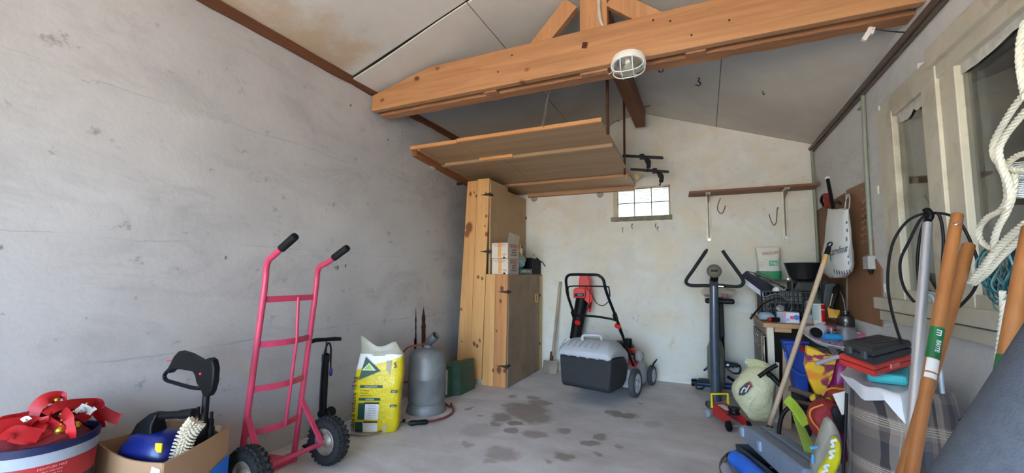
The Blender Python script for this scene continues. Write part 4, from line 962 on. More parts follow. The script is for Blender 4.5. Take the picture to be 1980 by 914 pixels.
text('LABYRINTHE', .045, frame((-1.7708, 4.225, zt + .031), (0, 1, 0), (0, 0, 1)), M_WHITEINK, gx, ext=.0004)
B().span((-1.7718, 4.365, zt + .008), (-1.7705, 4.41, zt + .054)).done('picture', mat('photo_print', (150, 126, 108), .5, var=.4, scale=40), gx, smooth=False)
M_BAGB = mat('blue_film', (128, 164, 194), .3, alpha=.9, var=.25, scale=9)
b = B().sph((-1.865, 4.20, zt + .063 + .078), (.085, .125, .092), 22).jitter(.020, 14, 2.0)
for v in b.bm.verts: v.co.z = max(v.co.z, zt + .0645)
pb = tag(b.done('plastic_bag', M_BAGB), 'crumpled blue green plastic bag on the shallow green box', 'bag')
b = B(); b.sheet(lambda u, v: (-1.778 + .005 * math.sin(u * 5) - .035 * abs(v - .5), 4.17 + .075 * u, zt + .10 + .10 * v), 5, 5, .002)
b.done('green_print', mat('leaf_green_print', (134, 170, 86), .4), pb)
yc = thing('small_carton', 'tilted yellow and white carton on the blue plastic bag', 'box', (-1.86, 4.21, zt + .215), (R(-14), 0, R(8)))
B().span((-.04, -.06, 0), (.04, .05, .105)).done('carton_body', mat('yellow_carton', (226, 196, 96), .5), yc, local=True, smooth=False, bevel=.002)
B().span((.04, -.055, .015), (.0415, .045, .075)).done('white_panel', M_WHT, yc, local=True, smooth=False)
B().span((.04, -.02, .078), (.042, .03, .102)).done('brown_patch', mat('brown_patch', (70, 36, 26), .6), yc, local=True, smooth=False); B().span((-.03, -.0615, .05), (.03, -.06, .095)).done('brown_patch', mat('brown_patch', (70, 36, 26), .6), yc, local=True, smooth=False)
rk = thing('black_crate', 'black ribbed plastic crate at the far end of the cupboard step', 'crate', (-1.87, 4.58, zt))
b = B(); b.span((-1.955, 4.44, zt), (-1.78, 4.72, zt + .012)); b.span((-1.955, 4.44, zt), (-1.945, 4.72, zt + .15)); b.span((-1.955, 4.44, zt), (-1.78, 4.45, zt + .19)); b.span((-1.955, 4.71, zt), (-1.78, 4.72, zt + .16))
b.done('crate_shell', M_BLKP, rk, smooth=False)
for k in range(8):
    y = 4.455 + k * .034; h = .185 if k < 3 else .155
    B().span((-1.79, y, zt + .004), (-1.777, y + .022, zt + h)).done('rib', M_BLKP, rk, smooth=False, bevel=.003)
b = B(); b.tube(smooth_path([(-1.78, 4.56, zt + .17), (-1.79, 4.62, zt + .195), (-1.775, 4.66, zt + .165), (-1.76, 4.72, zt + .15), (-1.73, 4.735, zt + .10)], 6), .006, 8)
tag(b.done('cable', M_BLKP), 'black cable end hanging over the black crate', 'cable')
tag(B().span((-1.86, 4.60, zt + .158), (-1.79, 4.70, zt + .185)).done('battery_case', mat('brown_case', (92, 60, 48), .5), None, smooth=False, bevel=.004), 'small brown case lying on the black crate', 'case')

# ------------------------------------------------------------------ spade, leaf blower
sp = thing('spade', 'old square spade with a grey wooden handle leaning on the back wall', 'spade', (-1.59, 4.60, 0))
M_OLDW = wood('weathered_wood', (182, 164, 142), (140, 122, 102), 'Z', 18, .75)
B().tube([(-1.585, 4.60, .18), (-1.560, 4.66, .60), (-1.535, 4.725, 1.02)], .016, 12).done('handle', M_OLDW, sp)
B().lathe([(.020, 0), (.021, .10), (.018, .14)], frame((-1.596, 4.585, .09), (1, 0, 0), (0, 1, -.15)), 14).done('socket', mat('rust_socket', (96, 50, 40), .7, .3), sp)
b = B(); b.sheet(lambda u, v: (-1.596 - .085 + .17 * u + .0, 4.585 - .03 - .055 * v + .012 * (2 * u - 1) ** 2, .135 - .132 * v), 6, 5, .004)
b.done('blade', mat('worn_steel', (140, 128, 114), .6, .4, var=.2, scale=12), sp)

bl = thing('leaf_blower', 'red and black leaf blower hanging on the back wall behind the mower', 'leaf blower', (-1.30, 4.62, .62))
M_TOOLR = mat('tool_red', (214, 34, 34), .4, coat=.1); yl = 4.60
P0, P1 = at(1112, 655, y=yl), at(1126, 575, y=yl)
B().tube([P0, P0 + (P1 - P0) * .5, P1], [.062, .068, .070], 18).done('tube', M_BLKP, bl)
def bq(pts, d0, d1, nm, m, bev=.008): return B().prism([at(x, y, y=yl + d0) for x, y in pts], (0, d1 - d0, 0)).done(nm, m, bl, smooth=False, bevel=bev)
bq([(1121, 530), (1136, 530), (1140, 545), (1140, 590), (1128, 578), (1118, 560), (1119, 545)], -.055, .06, 'motor_housing', M_TOOLR)
bq([(1109, 559), (1113, 556), (1131, 556), (1131, 576), (1108, 576)], -.10, .03, 'front_box', M_TOOLR)
bq([(1111, 567), (1129, 567), (1129, 573), (1111, 573)], -.103, -.098, 'name_band', M_BLKP, .001)
c = at(1120, 570, y=yl - .104); text('MLX', .030, frame((c.x + .01, c.y, c.z), (1, 0, 0), (0, 0, 1)), M_GREYB, bl)
B().tube(smooth_path([at(1137, 545, y=yl), at(1143, 570, y=yl), at(1141, 590, y=yl), at(1138, 602, y=yl)], 5), [.020] * 16, 10).done('handle', M_TOOLR, bl)
B().cyl(at(1142, 585, y=yl - .02), at(1139, 596, y=yl - .02), .010, n=10).done('trigger', M_BLKP, bl)

# ------------------------------------------------------------------ lawn mower
M_SIL = mat('silver_grey_plastic', (176, 180, 186), .5, var=.06, scale=4); M_DKG = mat('charcoal_bag', (40, 41, 44), .75, var=.10, scale=12, bump=.15)
M_HBAR = mat('black_tube', (14, 14, 15), .4, .3)
mw = thing('lawn_mower', 'grey lawn mower with black grass bag facing the back wall', 'lawn mower', (-.845, 4.06, 0), (0, 0, R(-12)))
L = dict(local=True)
def mwheel(x, y, r, w):
    wm = Matrix.Translation((x, y, r)) @ Matrix.Rotation(R(90), 4, 'Y')
    o = B().lathe([(r * .72, -w / 2), (r * .90, -w / 2), (r, -w * .3), (r, w * .3), (r * .90, w / 2), (r * .72, w / 2)], wm, 40, cap=False).done('wheel', mat('grey_tyre', (72, 72, 74), .8), mw, **L)
    b = B(); b.lathe([(r * .73, -w * .4), (r * .73, w * .42), (r * .66, w * .42), (r * .64, w * .1), (r * .64, -w * .4)], wm, 40, cap=False)
    b.lathe([(.001, w * .5), (r * .18, w * .5), (r * .22, w * .2), (r * .22, -w * .3), (.001, -w * .3)], wm, 20, cap=False)
    for s in (-1, 1): b.lathe([(.001, s * w * .1), (r * .66, s * w * .1)], wm, 30, cap=False) if s < 0 else None
    for k in range(8):
        q = wm @ Matrix.Rotation(2 * PI * k / 8, 4, 'Z'); r_ = bmesh.ops.create_cube(b.bm, size=1)
        b._fin(r_['verts'], q @ Matrix.Translation((r * .43, 0, w * .22)) @ Matrix.Diagonal((r * .46, r * .13, w * .3, 1)))
    b.done('hub', M_SIL, o, **L)
    b = B()
    for k in range(36):
        q = wm @ Matrix.Rotation(2 * PI * k / 36, 4, 'Z'); r_ = bmesh.ops.create_cube(b.bm, size=1)
        b._fin(r_['verts'], q @ Matrix.Translation((r, 0, 0)) @ Matrix.Diagonal((.006, .008, w * .7, 1)))
    b.done('tread', mat('grey_tyre', (72, 72, 74), .8), o, **L)
mwheel(.255, 0.02, .125, .05); mwheel(-.255, .02, .125, .05); mwheel(.235, .54, .095, .045); mwheel(-.235, .54, .095, .045)
rings = []
for y, w, z0, z1 in ((-.02, .19, .10, .20), (.10, .21, .06, .25), (.30, .225, .05, .26), (.48, .215, .05, .23), (.60, .18, .06, .19), (.625, .13, .08, .16)):
    rings.append([(w * sx, y, z) for sx, z in ((-1, z0), (1, z0), (1.0, z0 + (z1 - z0) * .6), (.82, z1), (-.82, z1), (-1.0, z0 + (z1 - z0) * .6))])
B().loft(rings).done('deck', M_SIL, mw, bevel=.012, **L)
B().lathe([(.13, .25), (.14, .28), (.14, .34), (.12, .40), (.09, .43), (.04, .44), (.001, .44)], Matrix.Translation((0, .33, 0)), 28).done('engine_cowl', M_BLKP, mw, **L)
B().lathe([(.142, .33), (.146, .34), (.146, .365), (.132, .385)], Matrix.Translation((0, .33, 0)), 28, cap=False).done('red_trim', M_TOOLR, mw, **L)
B().box((.17, .30, .31), (.10, .12, .08)).done('engine_block', mat('dark_engine', (60, 60, 62), .5, .4), mw, bevel=.01, smooth=False, **L)
B().lathe([(.001, .0), (.045, 0), (.05, .01), (.05, .035), (.04, .045), (.001, .046)], Matrix.Translation((.20, .22, .33)) @ Matrix.Rotation(R(90), 4, 'Y'), 20).done('air_filter', mat('white_metal', (190, 192, 190), .4, .5), mw, **L)
B().lathe([(.03, .40), (.034, .41), (.034, .47), (.03, .48), (.001, .48)], Matrix.Translation((.10, .27, 0)), 16).done('fuel_cap', M_BLKP, mw, **L)
for x, y, z, d in ((.19, .10, .29, (.04, .05, .05)), (.20, .16, .255, (.05, .06, .03)), (.21, .05, .34, (.03, .03, .04))): B().box((x, y, z), d, (0, R(15), 0)).done('red_lever', M_TOOLR, mw, bevel=.006, smooth=False, **L)
B().tube(smooth_path([(.22, .55, .10), (.255, .52, .20), (.27, .55, .235), (.27, .60, .245)], 5), .008, 8).done('height_lever', M_HBAR, mw, **L)
B().prism([(-.24, -.03, .08), (.24, -.03, .08), (.21, .0, .24), (-.21, .0, .24)], (0, .05, 0)).done('rear_plate', M_SIL, mw, smooth=False, bevel=.008, **L)
# grass bag: fabric lower half, moulded lid
gr0, gr1 = -.62, -.02                         # rear / front of the bag
def gring(y, wb, wt, z0, z1): return [(-wb, y, z0), (wb, y, z0), (wt, y, z1), (-wt, y, z1)]
B().loft([gring(-.50, .222, .242, .120, .355), gring(-.46, .230, .250, .085, .372), gring(-.20, .225, .245, .08, .345), gring(-.06, .20, .225, .11, .26)]).moved(Matrix.Translation((0, 0, .040))).done('grass_bag', M_DKG, mw, bevel=.018, **L)
lid = [[(-.288, -.518, .352), (.288, -.518, .352), (.288, -.518, .372), (-.288, -.518, .372)]]
lrings = []
for y, w, zb, zt_, ch in ((-.52, .247, .355, .40, .03), (-.47, .254, .37, .455, .05), (-.36, .254, .365, .487, .07), (-.20, .250, .345, .478, .08), (-.09, .235, .29, .44, .08), (-.02, .21, .25, .38, .06)):
    lrings.append([(-w, y, zb), (w, y, zb), (w, y, zb + (zt_ - zb) * .45), (w - ch, y, zt_), (-(w - ch), y, zt_), (-w, y, zb + (zt_ - zb) * .45)])
lidob = B().loft(lrings).moved(Matrix.Translation((0, 0, .045))).done('bag_lid', M_SIL, mw, bevel=.012, **L)
for k in range(7):
    x = -.21 + k * .055; B().box((x, -.475, .507), (.010, .09, .006), (R(28), 0, 0)).done('lid_rib', M_SIL, lidob, smooth=False, bevel=.002, **L)
for k in range(6): B().box((-.22 + k * .088, -.523, .407), (.03, .006, .012)).done('lid_clip', M_GREYB, lidob, smooth=False, **L)
B().tube(smooth_path([(-.06, -.40, .523), (-.06, -.40, .56), (-.03, -.37, .57), (.06, -.33, .57), (.08, -.32, .555), (.08, -.31, .52)], 4), .014, 10).done('lid_handle', M_SIL, lidob, **L)
# handle
hb = [(.225, .06, .27), (.215, -.05, .42), (.205, -.22, .66), (.19, -.40, .90), (.185, -.46, .99), (.18, -.485, 1.06), (.15, -.50, 1.095), (.10, -.50, 1.105), (-.10, -.50, 1.105), (-.15, -.50, 1.095), (-.18, -.485, 1.06), (-.20, -.44, .99), (-.205, -.40, .90), (-.215, -.22, .66), (-.22, -.05, .42), (-.225, .06, .27)]
B().tube(smooth_path(hb, 5), .0125, 12).done('handle_bar', M_HBAR, mw, **L)
B().tube(smooth_path([(.20, -.26, .70), (.17, -.275, .715), (0, -.28, .73), (-.17, -.275, .725), (-.20, -.26, .715)], 5), .010, 10).done('cross_brace', M_HBAR, mw, **L)
B().tube(smooth_path([(.20, -.40, .92), (.205, -.43, .99), (.19, -.45, 1.005), (0, -.455, 1.005), (-.15, -.45, 1.0), (-.19, -.43, .98), (-.20, -.40, .92)], 5), .006, 8).done('bail_bar', M_HBAR, mw, **L)
B().tube([(-.07, -.50, 1.119), (.07, -.50, 1.119)], .01, flat=(.02, .002), up=(0, 0, 1)).done('white_sticker', M_WHT, mw, smooth=False, **L)
for s in (-1, 1):
    B().box((s * .205, -.30, .74), (.03, .04, .07), (R(35), 0, 0)).done('clamp_knob', M_BLKP, mw, smooth=False, bevel=.006, **L)
    B().box((s * .198, -.235, .655), (.05, .03, .035), (R(35), R(20), 0)).done('red_lever', M_TOOLR, mw, smooth=False, bevel=.005, **L)
B().tube(smooth_path([(0, -.45, 1.0), (.05, -.44, .93), (.09, -.43, .86), (.14, -.41, .84), (.19, -.40, .88)], 5), .004, 8).done('cable', M_HBAR, mw, **L)
B().tube(smooth_path([(-.2, -.42, .95), (-.225, -.3, .8), (-.235, -.15, .6), (-.22, -.02, .42)], 5), .004, 8).done('cable', M_HBAR, mw, **L)
B().tube(smooth_path([(.19, -.2, .62), (.215, -.06, .46), (.24, .06, .36), (.21, .14, .33)], 5), .003, 8).done('cable', M_HBAR, mw, **L)

# ------------------------------------------------------------------ exercise bike
M_BIKE = mat('slate_blue_tube', (82, 92, 106), .35, .35, var=.10, coat=.3); M_FLY = mat('olive_grey_cover', (112, 114, 104), .5, var=.06)
M_FOAM = mat('black_foam_grip', (36, 36, 38), .85); M_BLUT = mat('blue_stabiliser', (40, 74, 112), .4, .3)
eb = thing('exercise_bike', 'old slate blue exercise bike seen end on by the back wall', 'exercise bike', (.08, 4.40, 0))
xb = .075
B().tube([(xb - .003, 4.24, .004), (xb - .001, 4.24, .10), (xb, 4.215, .55), (xb + .012, 4.20, 1.08)], [.045, .042, .040, .036], 18).done('front_post', M_BIKE, eb)
for z in (.33, .37): B().cyl((xb, 4.225 - .036, z), (xb, 4.225 - .046, z), .009, n=10).done('bolt', M_BIKE, eb)
B().lathe([(.001, -.085), (.15, -.083), (.21, -.06), (.242, -.025), (.242, .02), (.21, .045), (.15, .06), (.001, .06)], Matrix.Translation((xb + .022, 4.47, .275)) @ Matrix.Rotation(R(90), 4, 'Y'), 44).done('flywheel_cover', M_FLY, eb)
B().tube([(xb + .06, 4.46, .26), (xb + .065, 4.56, .85)], .03, 14).done('seat_post', M_BLKP, eb)
B().box((xb + .075, 4.53, .73), (.04, .05, .42), (R(-8), 0, 0)).done('post_cover', M_BLKP, eb, smooth=False, bevel=.008)
B().box((xb + .06, 4.50, .868), (.25, .20, .045)).done('seat', M_BLKP, eb, smooth=False, bevel=.015)
zs = lambda x, y: at(x, y, y=4.16)
lp = [zs(1366, 484), zs(1355, 500), zs(1340, 522), zs(1327, 541), zs(1329, 549), zs(1340, 552), zs(1360, 552), zs(1378, 552)]
rp = [zs(1397, 484), zs(1408, 500), zs(1423, 520), zs(1437, 541), zs(1435, 551), zs(1425, 554), zs(1405, 553), zs(1386, 552)]
for P, nm in ((lp, 'handlebar'), (rp, 'handlebar')):
    P = [Vector((p.x, p.y - .05 * i / 7 + .05, p.z)) for i, p in enumerate(P[::-1])][::-1]
    B().tube(smooth_path(P, 5), .0155, 12).done(nm, M_FOAM, eb)
B().cyl(zs(1366, 484) + Vector((0, 0, 0)), zs(1368, 481), .010, n=10).done('end_plug', M_HBAR, eb)
B().cyl(zs(1389, 553) + Vector((0, .0, 0)), zs(1399, 554), .012, n=10).done('chrome_sleeve', mat('chrome', (190, 190, 192), .2, 1.0), eb)
c = zs(1381, 524); B().lathe([(.001, -.022), (.040, -.022), (.058, -.012), (.062, .01), (.05, .035), (.001, .04)], Matrix.Translation(c) @ Matrix.Rotation(R(90), 4, 'X') @ Matrix.Rotation(PI, 4, 'X'), 28).done('console', mat('khaki_console', (92, 88, 72), .5), eb)
B().box(c + Vector((0, -.028, .004)), (.055, .012, .018)).done('console_screen', M_BLKP, eb, smooth=False, bevel=.003)
B().tube([c + Vector((0, .005, -.05)), (xb + .012, 4.195, 1.06)], .034, 14).done('stem', M_BLKP, eb)
B().cyl((xb + .012, 4.16, 1.045), (xb + .012, 4.23, 1.045), .03, n=14).done('clamp', M_BLKP, eb)
for s, z0 in ((-1, .22), (1, .275)):
    pm = Vector((xb + .035 + s * .085, 4.47, .26)); e = Vector((xb + .035 + s * (.115 if s > 0 else .125), 4.41, z0))
    B().tube(smooth_path([Vector((xb + .035 + s * .05, 4.47, .26)), pm, pm + Vector((s * .01, -.01, .02 if s > 0 else -.02)), e], 4), .010, 10).done('crank', M_BLUT, eb)
    pc = at(1415, 704, y=4.40) if s > 0 else at(1362, 736, y=4.40)
    pd = B().box(pc, (.105, .085, .032), (0, R(4 * s), 0)).done('pedal', M_BLKP, eb, smooth=False, bevel=.008)
    if s > 0: B().box(pc + Vector((-.035, -.044, .0)), (.02, .003, .018)).done('reflector', M_WHT, pd, smooth=False)
    S = [pc + Vector((-.04 if s > 0 else -.06, 0, -.016)), pc + Vector((-.03 if s > 0 else -.075, -.01, -.05)), pc + Vector((.01 if s > 0 else -.06, -.015, -.075)), pc + Vector((.055 if s > 0 else -.03, -.01, -.07)), pc + Vector((.07, 0, -.03)) if s > 0 else pc + Vector((-.02, 0, -.075)), pc + Vector((.055, 0, .004)) if s > 0 else pc + Vector((0, 0, -.05))]
    B().tube(smooth_path(S, 4), .003, flat=(.018, .003), up=(0, 1, 0)).done('strap', M_BLKP, pd, smooth=False)
B().tube([(xb - .19, 4.60, .055), (xb + .27, 4.60, .055)], .030, 14).done('rear_stabiliser', M_BLUT, eb)
for x in (xb - .19, xb + .27): B().lathe([(.001, -.0), (.034, 0), (.036, .01), (.036, .05), (.03, .055), (.001, .055)], Matrix.Translation((x + (-.02 if x < xb else -.03), 4.60, .055)) @ Matrix.Rotation(R(90), 4, 'Y'), 16).done('foot_cap', M_BLKP, eb)
B().tube([(xb + .03, 4.45, .10), (xb + .03, 4.60, .055)], .028, 12).done('base_tube', M_BIKE, eb)
B().tube([(xb - .001, 4.245, .06), (xb + .02, 4.45, .08)], .028, 12).done('base_tube', M_BIKE, eb)
p = at(1418, 735, y=4.52); B().tube([p + Vector((.05, 0, -.03)), p, p + Vector((-.05, .0, .03))], .014, 8).done('lever', M_BLKP, eb)
# clear bag of odds and ends on the saddle
M_FILM = mat('clear_film', (206, 196, 184), .25, alpha=.34, var=.15, scale=12)
b = B().sph((xb + .055, 4.52, .955), (.155, .10, .065), 22).jitter(.025, 11, 4.0)
for v in b.bm.verts: v.co.z = max(v.co.z, .898)
sb = tag(b.done('clear_bag', M_FILM), 'see-through plastic bag of odds and ends on the bike saddle', 'bag')
for x, y, z, d, cl_ in ((.0, 4.50, .918, (.05, .05, .03), (200, 170, 120)), (.05, 4.52, .92, (.06, .04, .035), (220, 210, 190)), (.11, 4.5, .922, (.04, .05, .04), (190, 110, 110)), (-.04, 4.53, .915, (.05, .04, .025), (150, 90, 90))):
    B().box((xb + x, y, z), d, (0, 0, x * 9)).done('trinket', mat('trinket_%d' % (int(x * 100) + 50), cl_, .5), sb, smooth=False, bevel=.004)

# ------------------------------------------------------------------ shelf on the back wall
M_SHELF = wood('red_brown_shelf', (142, 92, 66), (104, 64, 44), 'X', 10, .6); M_BRKT = mat('white_bracket', (226, 220, 206), .45)
sh = thing('wall_shelf', 'long brown board shelf on two white brackets on the back wall', 'shelf', (.42, 4.6, 1.9))
def shx(px): return at(px, 375, y=4.55).x
b = B(); b.prism([(-.118, 4.745, 1.935), (.985, 4.745, 1.935), (.985, 4.51, 1.935), (-.105, 4.51, 1.935)], (0, 0, .02)).done('board', M_SHELF, sh, smooth=False, bevel=.002)
for px in (1370, 1518):
    x = at(px, 420, y=4.73).x
    bb = B(); bb.box((x, 4.742, 1.70), (.05, .006, .46)); bb.prism([(x - .024, 4.742, 1.93), (x + .024, 4.742, 1.93), (x + .012, 4.742, 1.475), (x - .012, 4.742, 1.475)], (0, -.012, 0))
    o = bb.done('bracket', M_BRKT, sh, smooth=False, bevel=.002)
    B().prism([(x - .005, 4.735, 1.93), (x - .005, 4.54, 1.93), (x - .005, 4.54, 1.915), (x - .005, 4.715, 1.86), (x - .005, 4.722, 1.50), (x - .005, 4.735, 1.50)], (.010, 0, 0)).done('rib', mat('bracket_rib_grey', (112, 104, 94), .5), o, smooth=False)
    B().span((x - .022, 4.53, 1.928), (x + .022, 4.74, 1.934)).done('arm', M_BRKT, o, smooth=False)
    B().cyl((x, 4.735, 1.478), (x, 4.722, 1.478), .014, n=12).done('screw', mat('zinc', (170, 170, 166), .3, .8), o)
def wire_hook(label, pts):
    tag(B().tube(smooth_path([at(x, y, y=4.735) for x, y in pts], 5), .0035, 8).done('wire_hook', M_IRON), label, 'hook', 'bent wire hooks under the wall shelf')
wire_hook('bent wire hook under the shelf beside the left bracket', [(1393, 383), (1388, 396), (1388, 406), (1393, 412), (1398, 410), (1403, 397)])
wire_hook('bent wire hook under the shelf beside the right bracket', [(1506, 403), (1503, 402), (1502, 420), (1500, 432), (1496, 435), (1491, 427), (1487, 414)])

# ------------------------------------------------------------------ right wall boards and workbench corner
M_HARD = mat('brown_hardboard', (150, 108, 76), .6, var=.10, scale=5, dirt=(126, 88, 62))
def wall_poly(px, x, th, nm, m, label, cat):
    P = [at(a, b, x=x) for a, b in px]
    return tag(B().prism(P, (th, 0, 0)).done(nm, m, None, smooth=False, bevel=.002), label, cat)
hb_ = wall_poly([(1636, 367), (1677, 349), (1690, 497), (1704, 520), (1706, 632), (1640, 613)], XR - .008, .006, 'tool_board', M_HARD, 'brown hardboard tool panel with painted tool outlines below the conduit', 'board')
M_OUTL = mat('pale_outline_paint', (176, 140, 104), .7)
for k in range(7):                                # painted row of spanner outlines
    p = at(1672 - k * .4, 392 + k * 13, x=XR - .010)
    b = B(); b.tube(smooth_path([p + Vector((0, -.05, .010)), p + Vector((0, -.015, .018)), p + Vector((0, .03, .004)), p + Vector((0, .055, .016))], 4), .001, flat=(.009, .002), up=(1, 0, 0)); b.done('tool_outline', M_OUTL, hb_, smooth=False)
wall_poly([(1571, 412), (1634, 372), (1636, 610), (1600, 590), (1577, 560)], XR - .004, .003, 'back_panel', mat('dark_hardboard', (128, 90, 62), .65, var=.12), 'darker brown panel behind the hanging white carrier bag', 'board')

XW, YW, ZW = .44, 3.82, .745
wkb = thing('workbench', 'old grey brown base cupboard used as a workbench in the back right corner', 'workbench', (.72, 4.25, 0))
M_LAM = mat('grey_brown_laminate', (138, 126, 112), .6, var=.10, scale=6); M_CRM = mat('cream_edge', (216, 208, 188), .55, var=.06); M_TOP = mat('raw_chipboard', (186, 146, 106), .75, var=.12, scale=30)
B().span((XW - .025, YW - .02, ZW - .032), (XR - .012, YB - .03, ZW)).done('worktop', M_TOP, wkb, smooth=False, bevel=.003)
B().span((XW - .005, YW + .04, ZW - .10), (XW + .015, YB - .03, ZW - .033)).done('top_rail', M_LAM, wkb, smooth=False)
B().span((XW, YW, .002), (XW + .045, YW + .022, ZW - .033)).done('front_post', M_CRM, wkb, smooth=False, bevel=.002)
ya, yb_s = 4.62, at(1479, 690, x=XW).y
y_e = YW + .035
for (y0, y1, hy) in ((yb_s + .004, ya, .05), (y_e, yb_s - .004, .93)):
    d = B().span((XW - .018, y0, .06), (XW, y1, ZW - .105)).done('door', M_LAM, wkb, smooth=False, bevel=.002)
    for e in (y0, y1 - .006): B().span((XW - .019, e, .06), (XW - .001, e + .006, ZW - .105)).done('edge_strip', M_CRM, d, smooth=False)
    yh = y0 + (y1 - y0) * (.12 if hy < .5 else .88); zc = .585
    B().tube(smooth_path([(XW - .018, yh, zc + .045), (XW - .045, yh, zc + .043), (XW - .048, yh, zc), (XW - .045, yh, zc - .043), (XW - .018, yh, zc - .045)], 4), .004, 8).done('pull_handle', mat('chrome', (190, 190, 192), .2, 1.0), d)
B().span((XW - .024, y_e + .02, .50), (XW - .016, y_e + .035, .56)).done('hinge', mat('zinc', (170, 170, 166), .3, .8), wkb, smooth=False)
B().span((XW + .03, YB - .06, 0.002), (XR - .02, YB - .045, ZW - .034)).done('back_panel', mat('dark_back', (92, 84, 76), .8), wkb, smooth=False)
B().span((XR - .03, YW + .02, .002), (XR - .012, YB - .06, ZW - .034)).done('side_panel', M_LAM, wkb, smooth=False)
B().span((XW + .02, YW + .03, .002), (XR - .03, YB - .06, .05)).done('plinth', mat('dark_back', (92, 84, 76), .8), wkb, smooth=False)
B().span((XW + .05, YW - .012, ZW - .065), (XW + .16, YW + .03, ZW - .033)).done('wood_block', M_TOP, wkb, smooth=False, bevel=.002)
M_PALEW = wood('pale_pinkish_wood', (206, 176, 148), (184, 152, 122), 'Z', 14, .6)
def lean_board(nm, label, pxb, pxt, yb, yt, w, th, m, zb=0.003):
    a, c = at(*pxb, y=yb), at(*pxt, y=yt); a.z = max(a.z, zb) if a.z < .05 else a.z
    d = c - a
    return tag(B().tube([a, a + d * .5, c], .01, flat=(w, th), up=(0, -1, 0)).done(nm, m, None, smooth=False, bevel=.002), label, 'board')
lean_board('plank', 'pale pinkish wooden board leaning upright in front of the workbench opening', (1522, 832), (1521, 656), 3.70, 3.79, .052, .018, M_PALEW)
lean_board('white_batten', 'cream painted batten standing before the workbench front post', (1503, 812), (1503, 700), 3.775, 3.80, .024, .014, M_CRM)
# corner shelf over the worktop, what it carries
cs = thing('corner_shelf', 'dark corner shelf board over the workbench carrying the white green sack', 'shelf', (.70, 4.6, 1.06))
B().span((.42, 4.42, 1.062), (XR - .014, 4.735, 1.08)).done('board', mat('dark_shelf', (88, 70, 62), .7), cs, smooth=False)
B().span((.435, 4.47, ZW + .001), (.475, 4.50, 1.061)).done('upright', M_PALEW, cs, smooth=False); B().span((.95, 4.47, ZW + .001), (.985, 4.50, 1.061)).done('upright', M_PALEW, cs, smooth=False)
sk = thing('seed_sack', 'white paper sack with green base on the corner shelf', 'sack', (.565, 4.61, 1.081))
def sack(fw, fd, h, zs=12):
    r = []
    for i in range(zs + 1):
        z = h * i / zs; r.append([(fw(z) * (abs(math.cos(a)) ** .4) * (1 if math.cos(a) > 0 else -1), fd(z) * (abs(math.sin(a)) ** .5) * (1 if math.sin(a) > 0 else -1), z) for a in [2 * PI * k / 28 for k in range(28)]])
    return r
M_PAPERW = mat('white_sack_paper', (214, 212, 200), .6, var=.06); M_GREENS = mat('sack_green', (30, 134, 82), .5)
rs_ = sack(lambda z: .098 - .01 * math.sin(z * 12), lambda z: .06 * (1 - max(0, z - .12) / .24) + .006, .30)
B().loft(rs_).jitter(.005, 18).done('sack_body', M_PAPERW, sk, local=True)
B().loft(sack(lambda z: .101, lambda z: .0675, .075, 3)).jitter(.004, 18).done('green_band', M_GREENS, sk, local=True)
Ms = W[sk]
B().span((.0, -.068, .125), (.07, -.0665, .175)).done('green_print', mat('pale_green_print', (96, 166, 136), .5), sk, local=True, smooth=False)
text('GAZON', .036, Ms @ frame((0.01, -.068, .245), (1, 0, .12), (0, 0, 1)), mat('rose_ink', (206, 84, 84), .6), sk); text('5 kg', .03, Ms @ frame((.035, -.069, .15), (1, 0, 0), (0, 0, 1)), M_WHITEINK, sk)
for k in range(3): B().span((-.075, -.0665, .115 + .02 * k), (-.045, -.0655, .118 + .02 * k)).done('print_line', mat('grey_ink', (150, 150, 146), .7), sk, local=True, smooth=False)
# large black pan on a portable cooker
M_CAST = mat('black_enamel', (34, 34, 36), .38, .2, var=.12)
pn = thing('paella_pan', 'large deep black pan on a portable cooker over the workbench', 'pan', (.775, 4.26, 1.08))
B().lathe([(.001, -.005), (.07, .0), (.095, .012), (.135, .14), (.140, .148), (.137, .150), (.131, .142), (.090, .018), (.001, .010)], Matrix.Translation((.775, 4.26, 1.075)), 40).done('pan_body', M_CAST, pn)
B().lathe([(.001, 0), (.015, .002), (.017, .008), (.001, .014)], Matrix.Translation((.655, 4.16, 1.085)) @ Matrix.Rotation(R(90), 4, 'X'), 14).done('knob', mat('zinc', (170, 170, 166), .3, .8), pn)
ck = thing('camp_cooker', 'black folding camp cooker under the deep pan', 'cooker', (.775, 4.27, .99))
b = B(); b.span((.66, 4.17, .985), (.90, 4.38, 1.0)); b.span((.67, 4.17, 1.0), (.685, 4.38, 1.068)); b.span((.87, 4.17, 1.0), (.885, 4.38, 1.068)); b.done('cooker_body', M_CAST, ck, smooth=False, bevel=.003)
B().tube([(.68, 4.168, 1.0), (.87, 4.168, 1.0)], .004, 8).done('chrome_rail', mat('chrome', (190, 190, 192), .2, 1.0), ck)
B().prism([(.69, 4.18, 1.001), (.86, 4.18, 1.001), (.83, 4.18, 1.058), (.72, 4.18, 1.058)], (0, .15, 0)).done('burner_hood', M_CAST, ck, smooth=False)
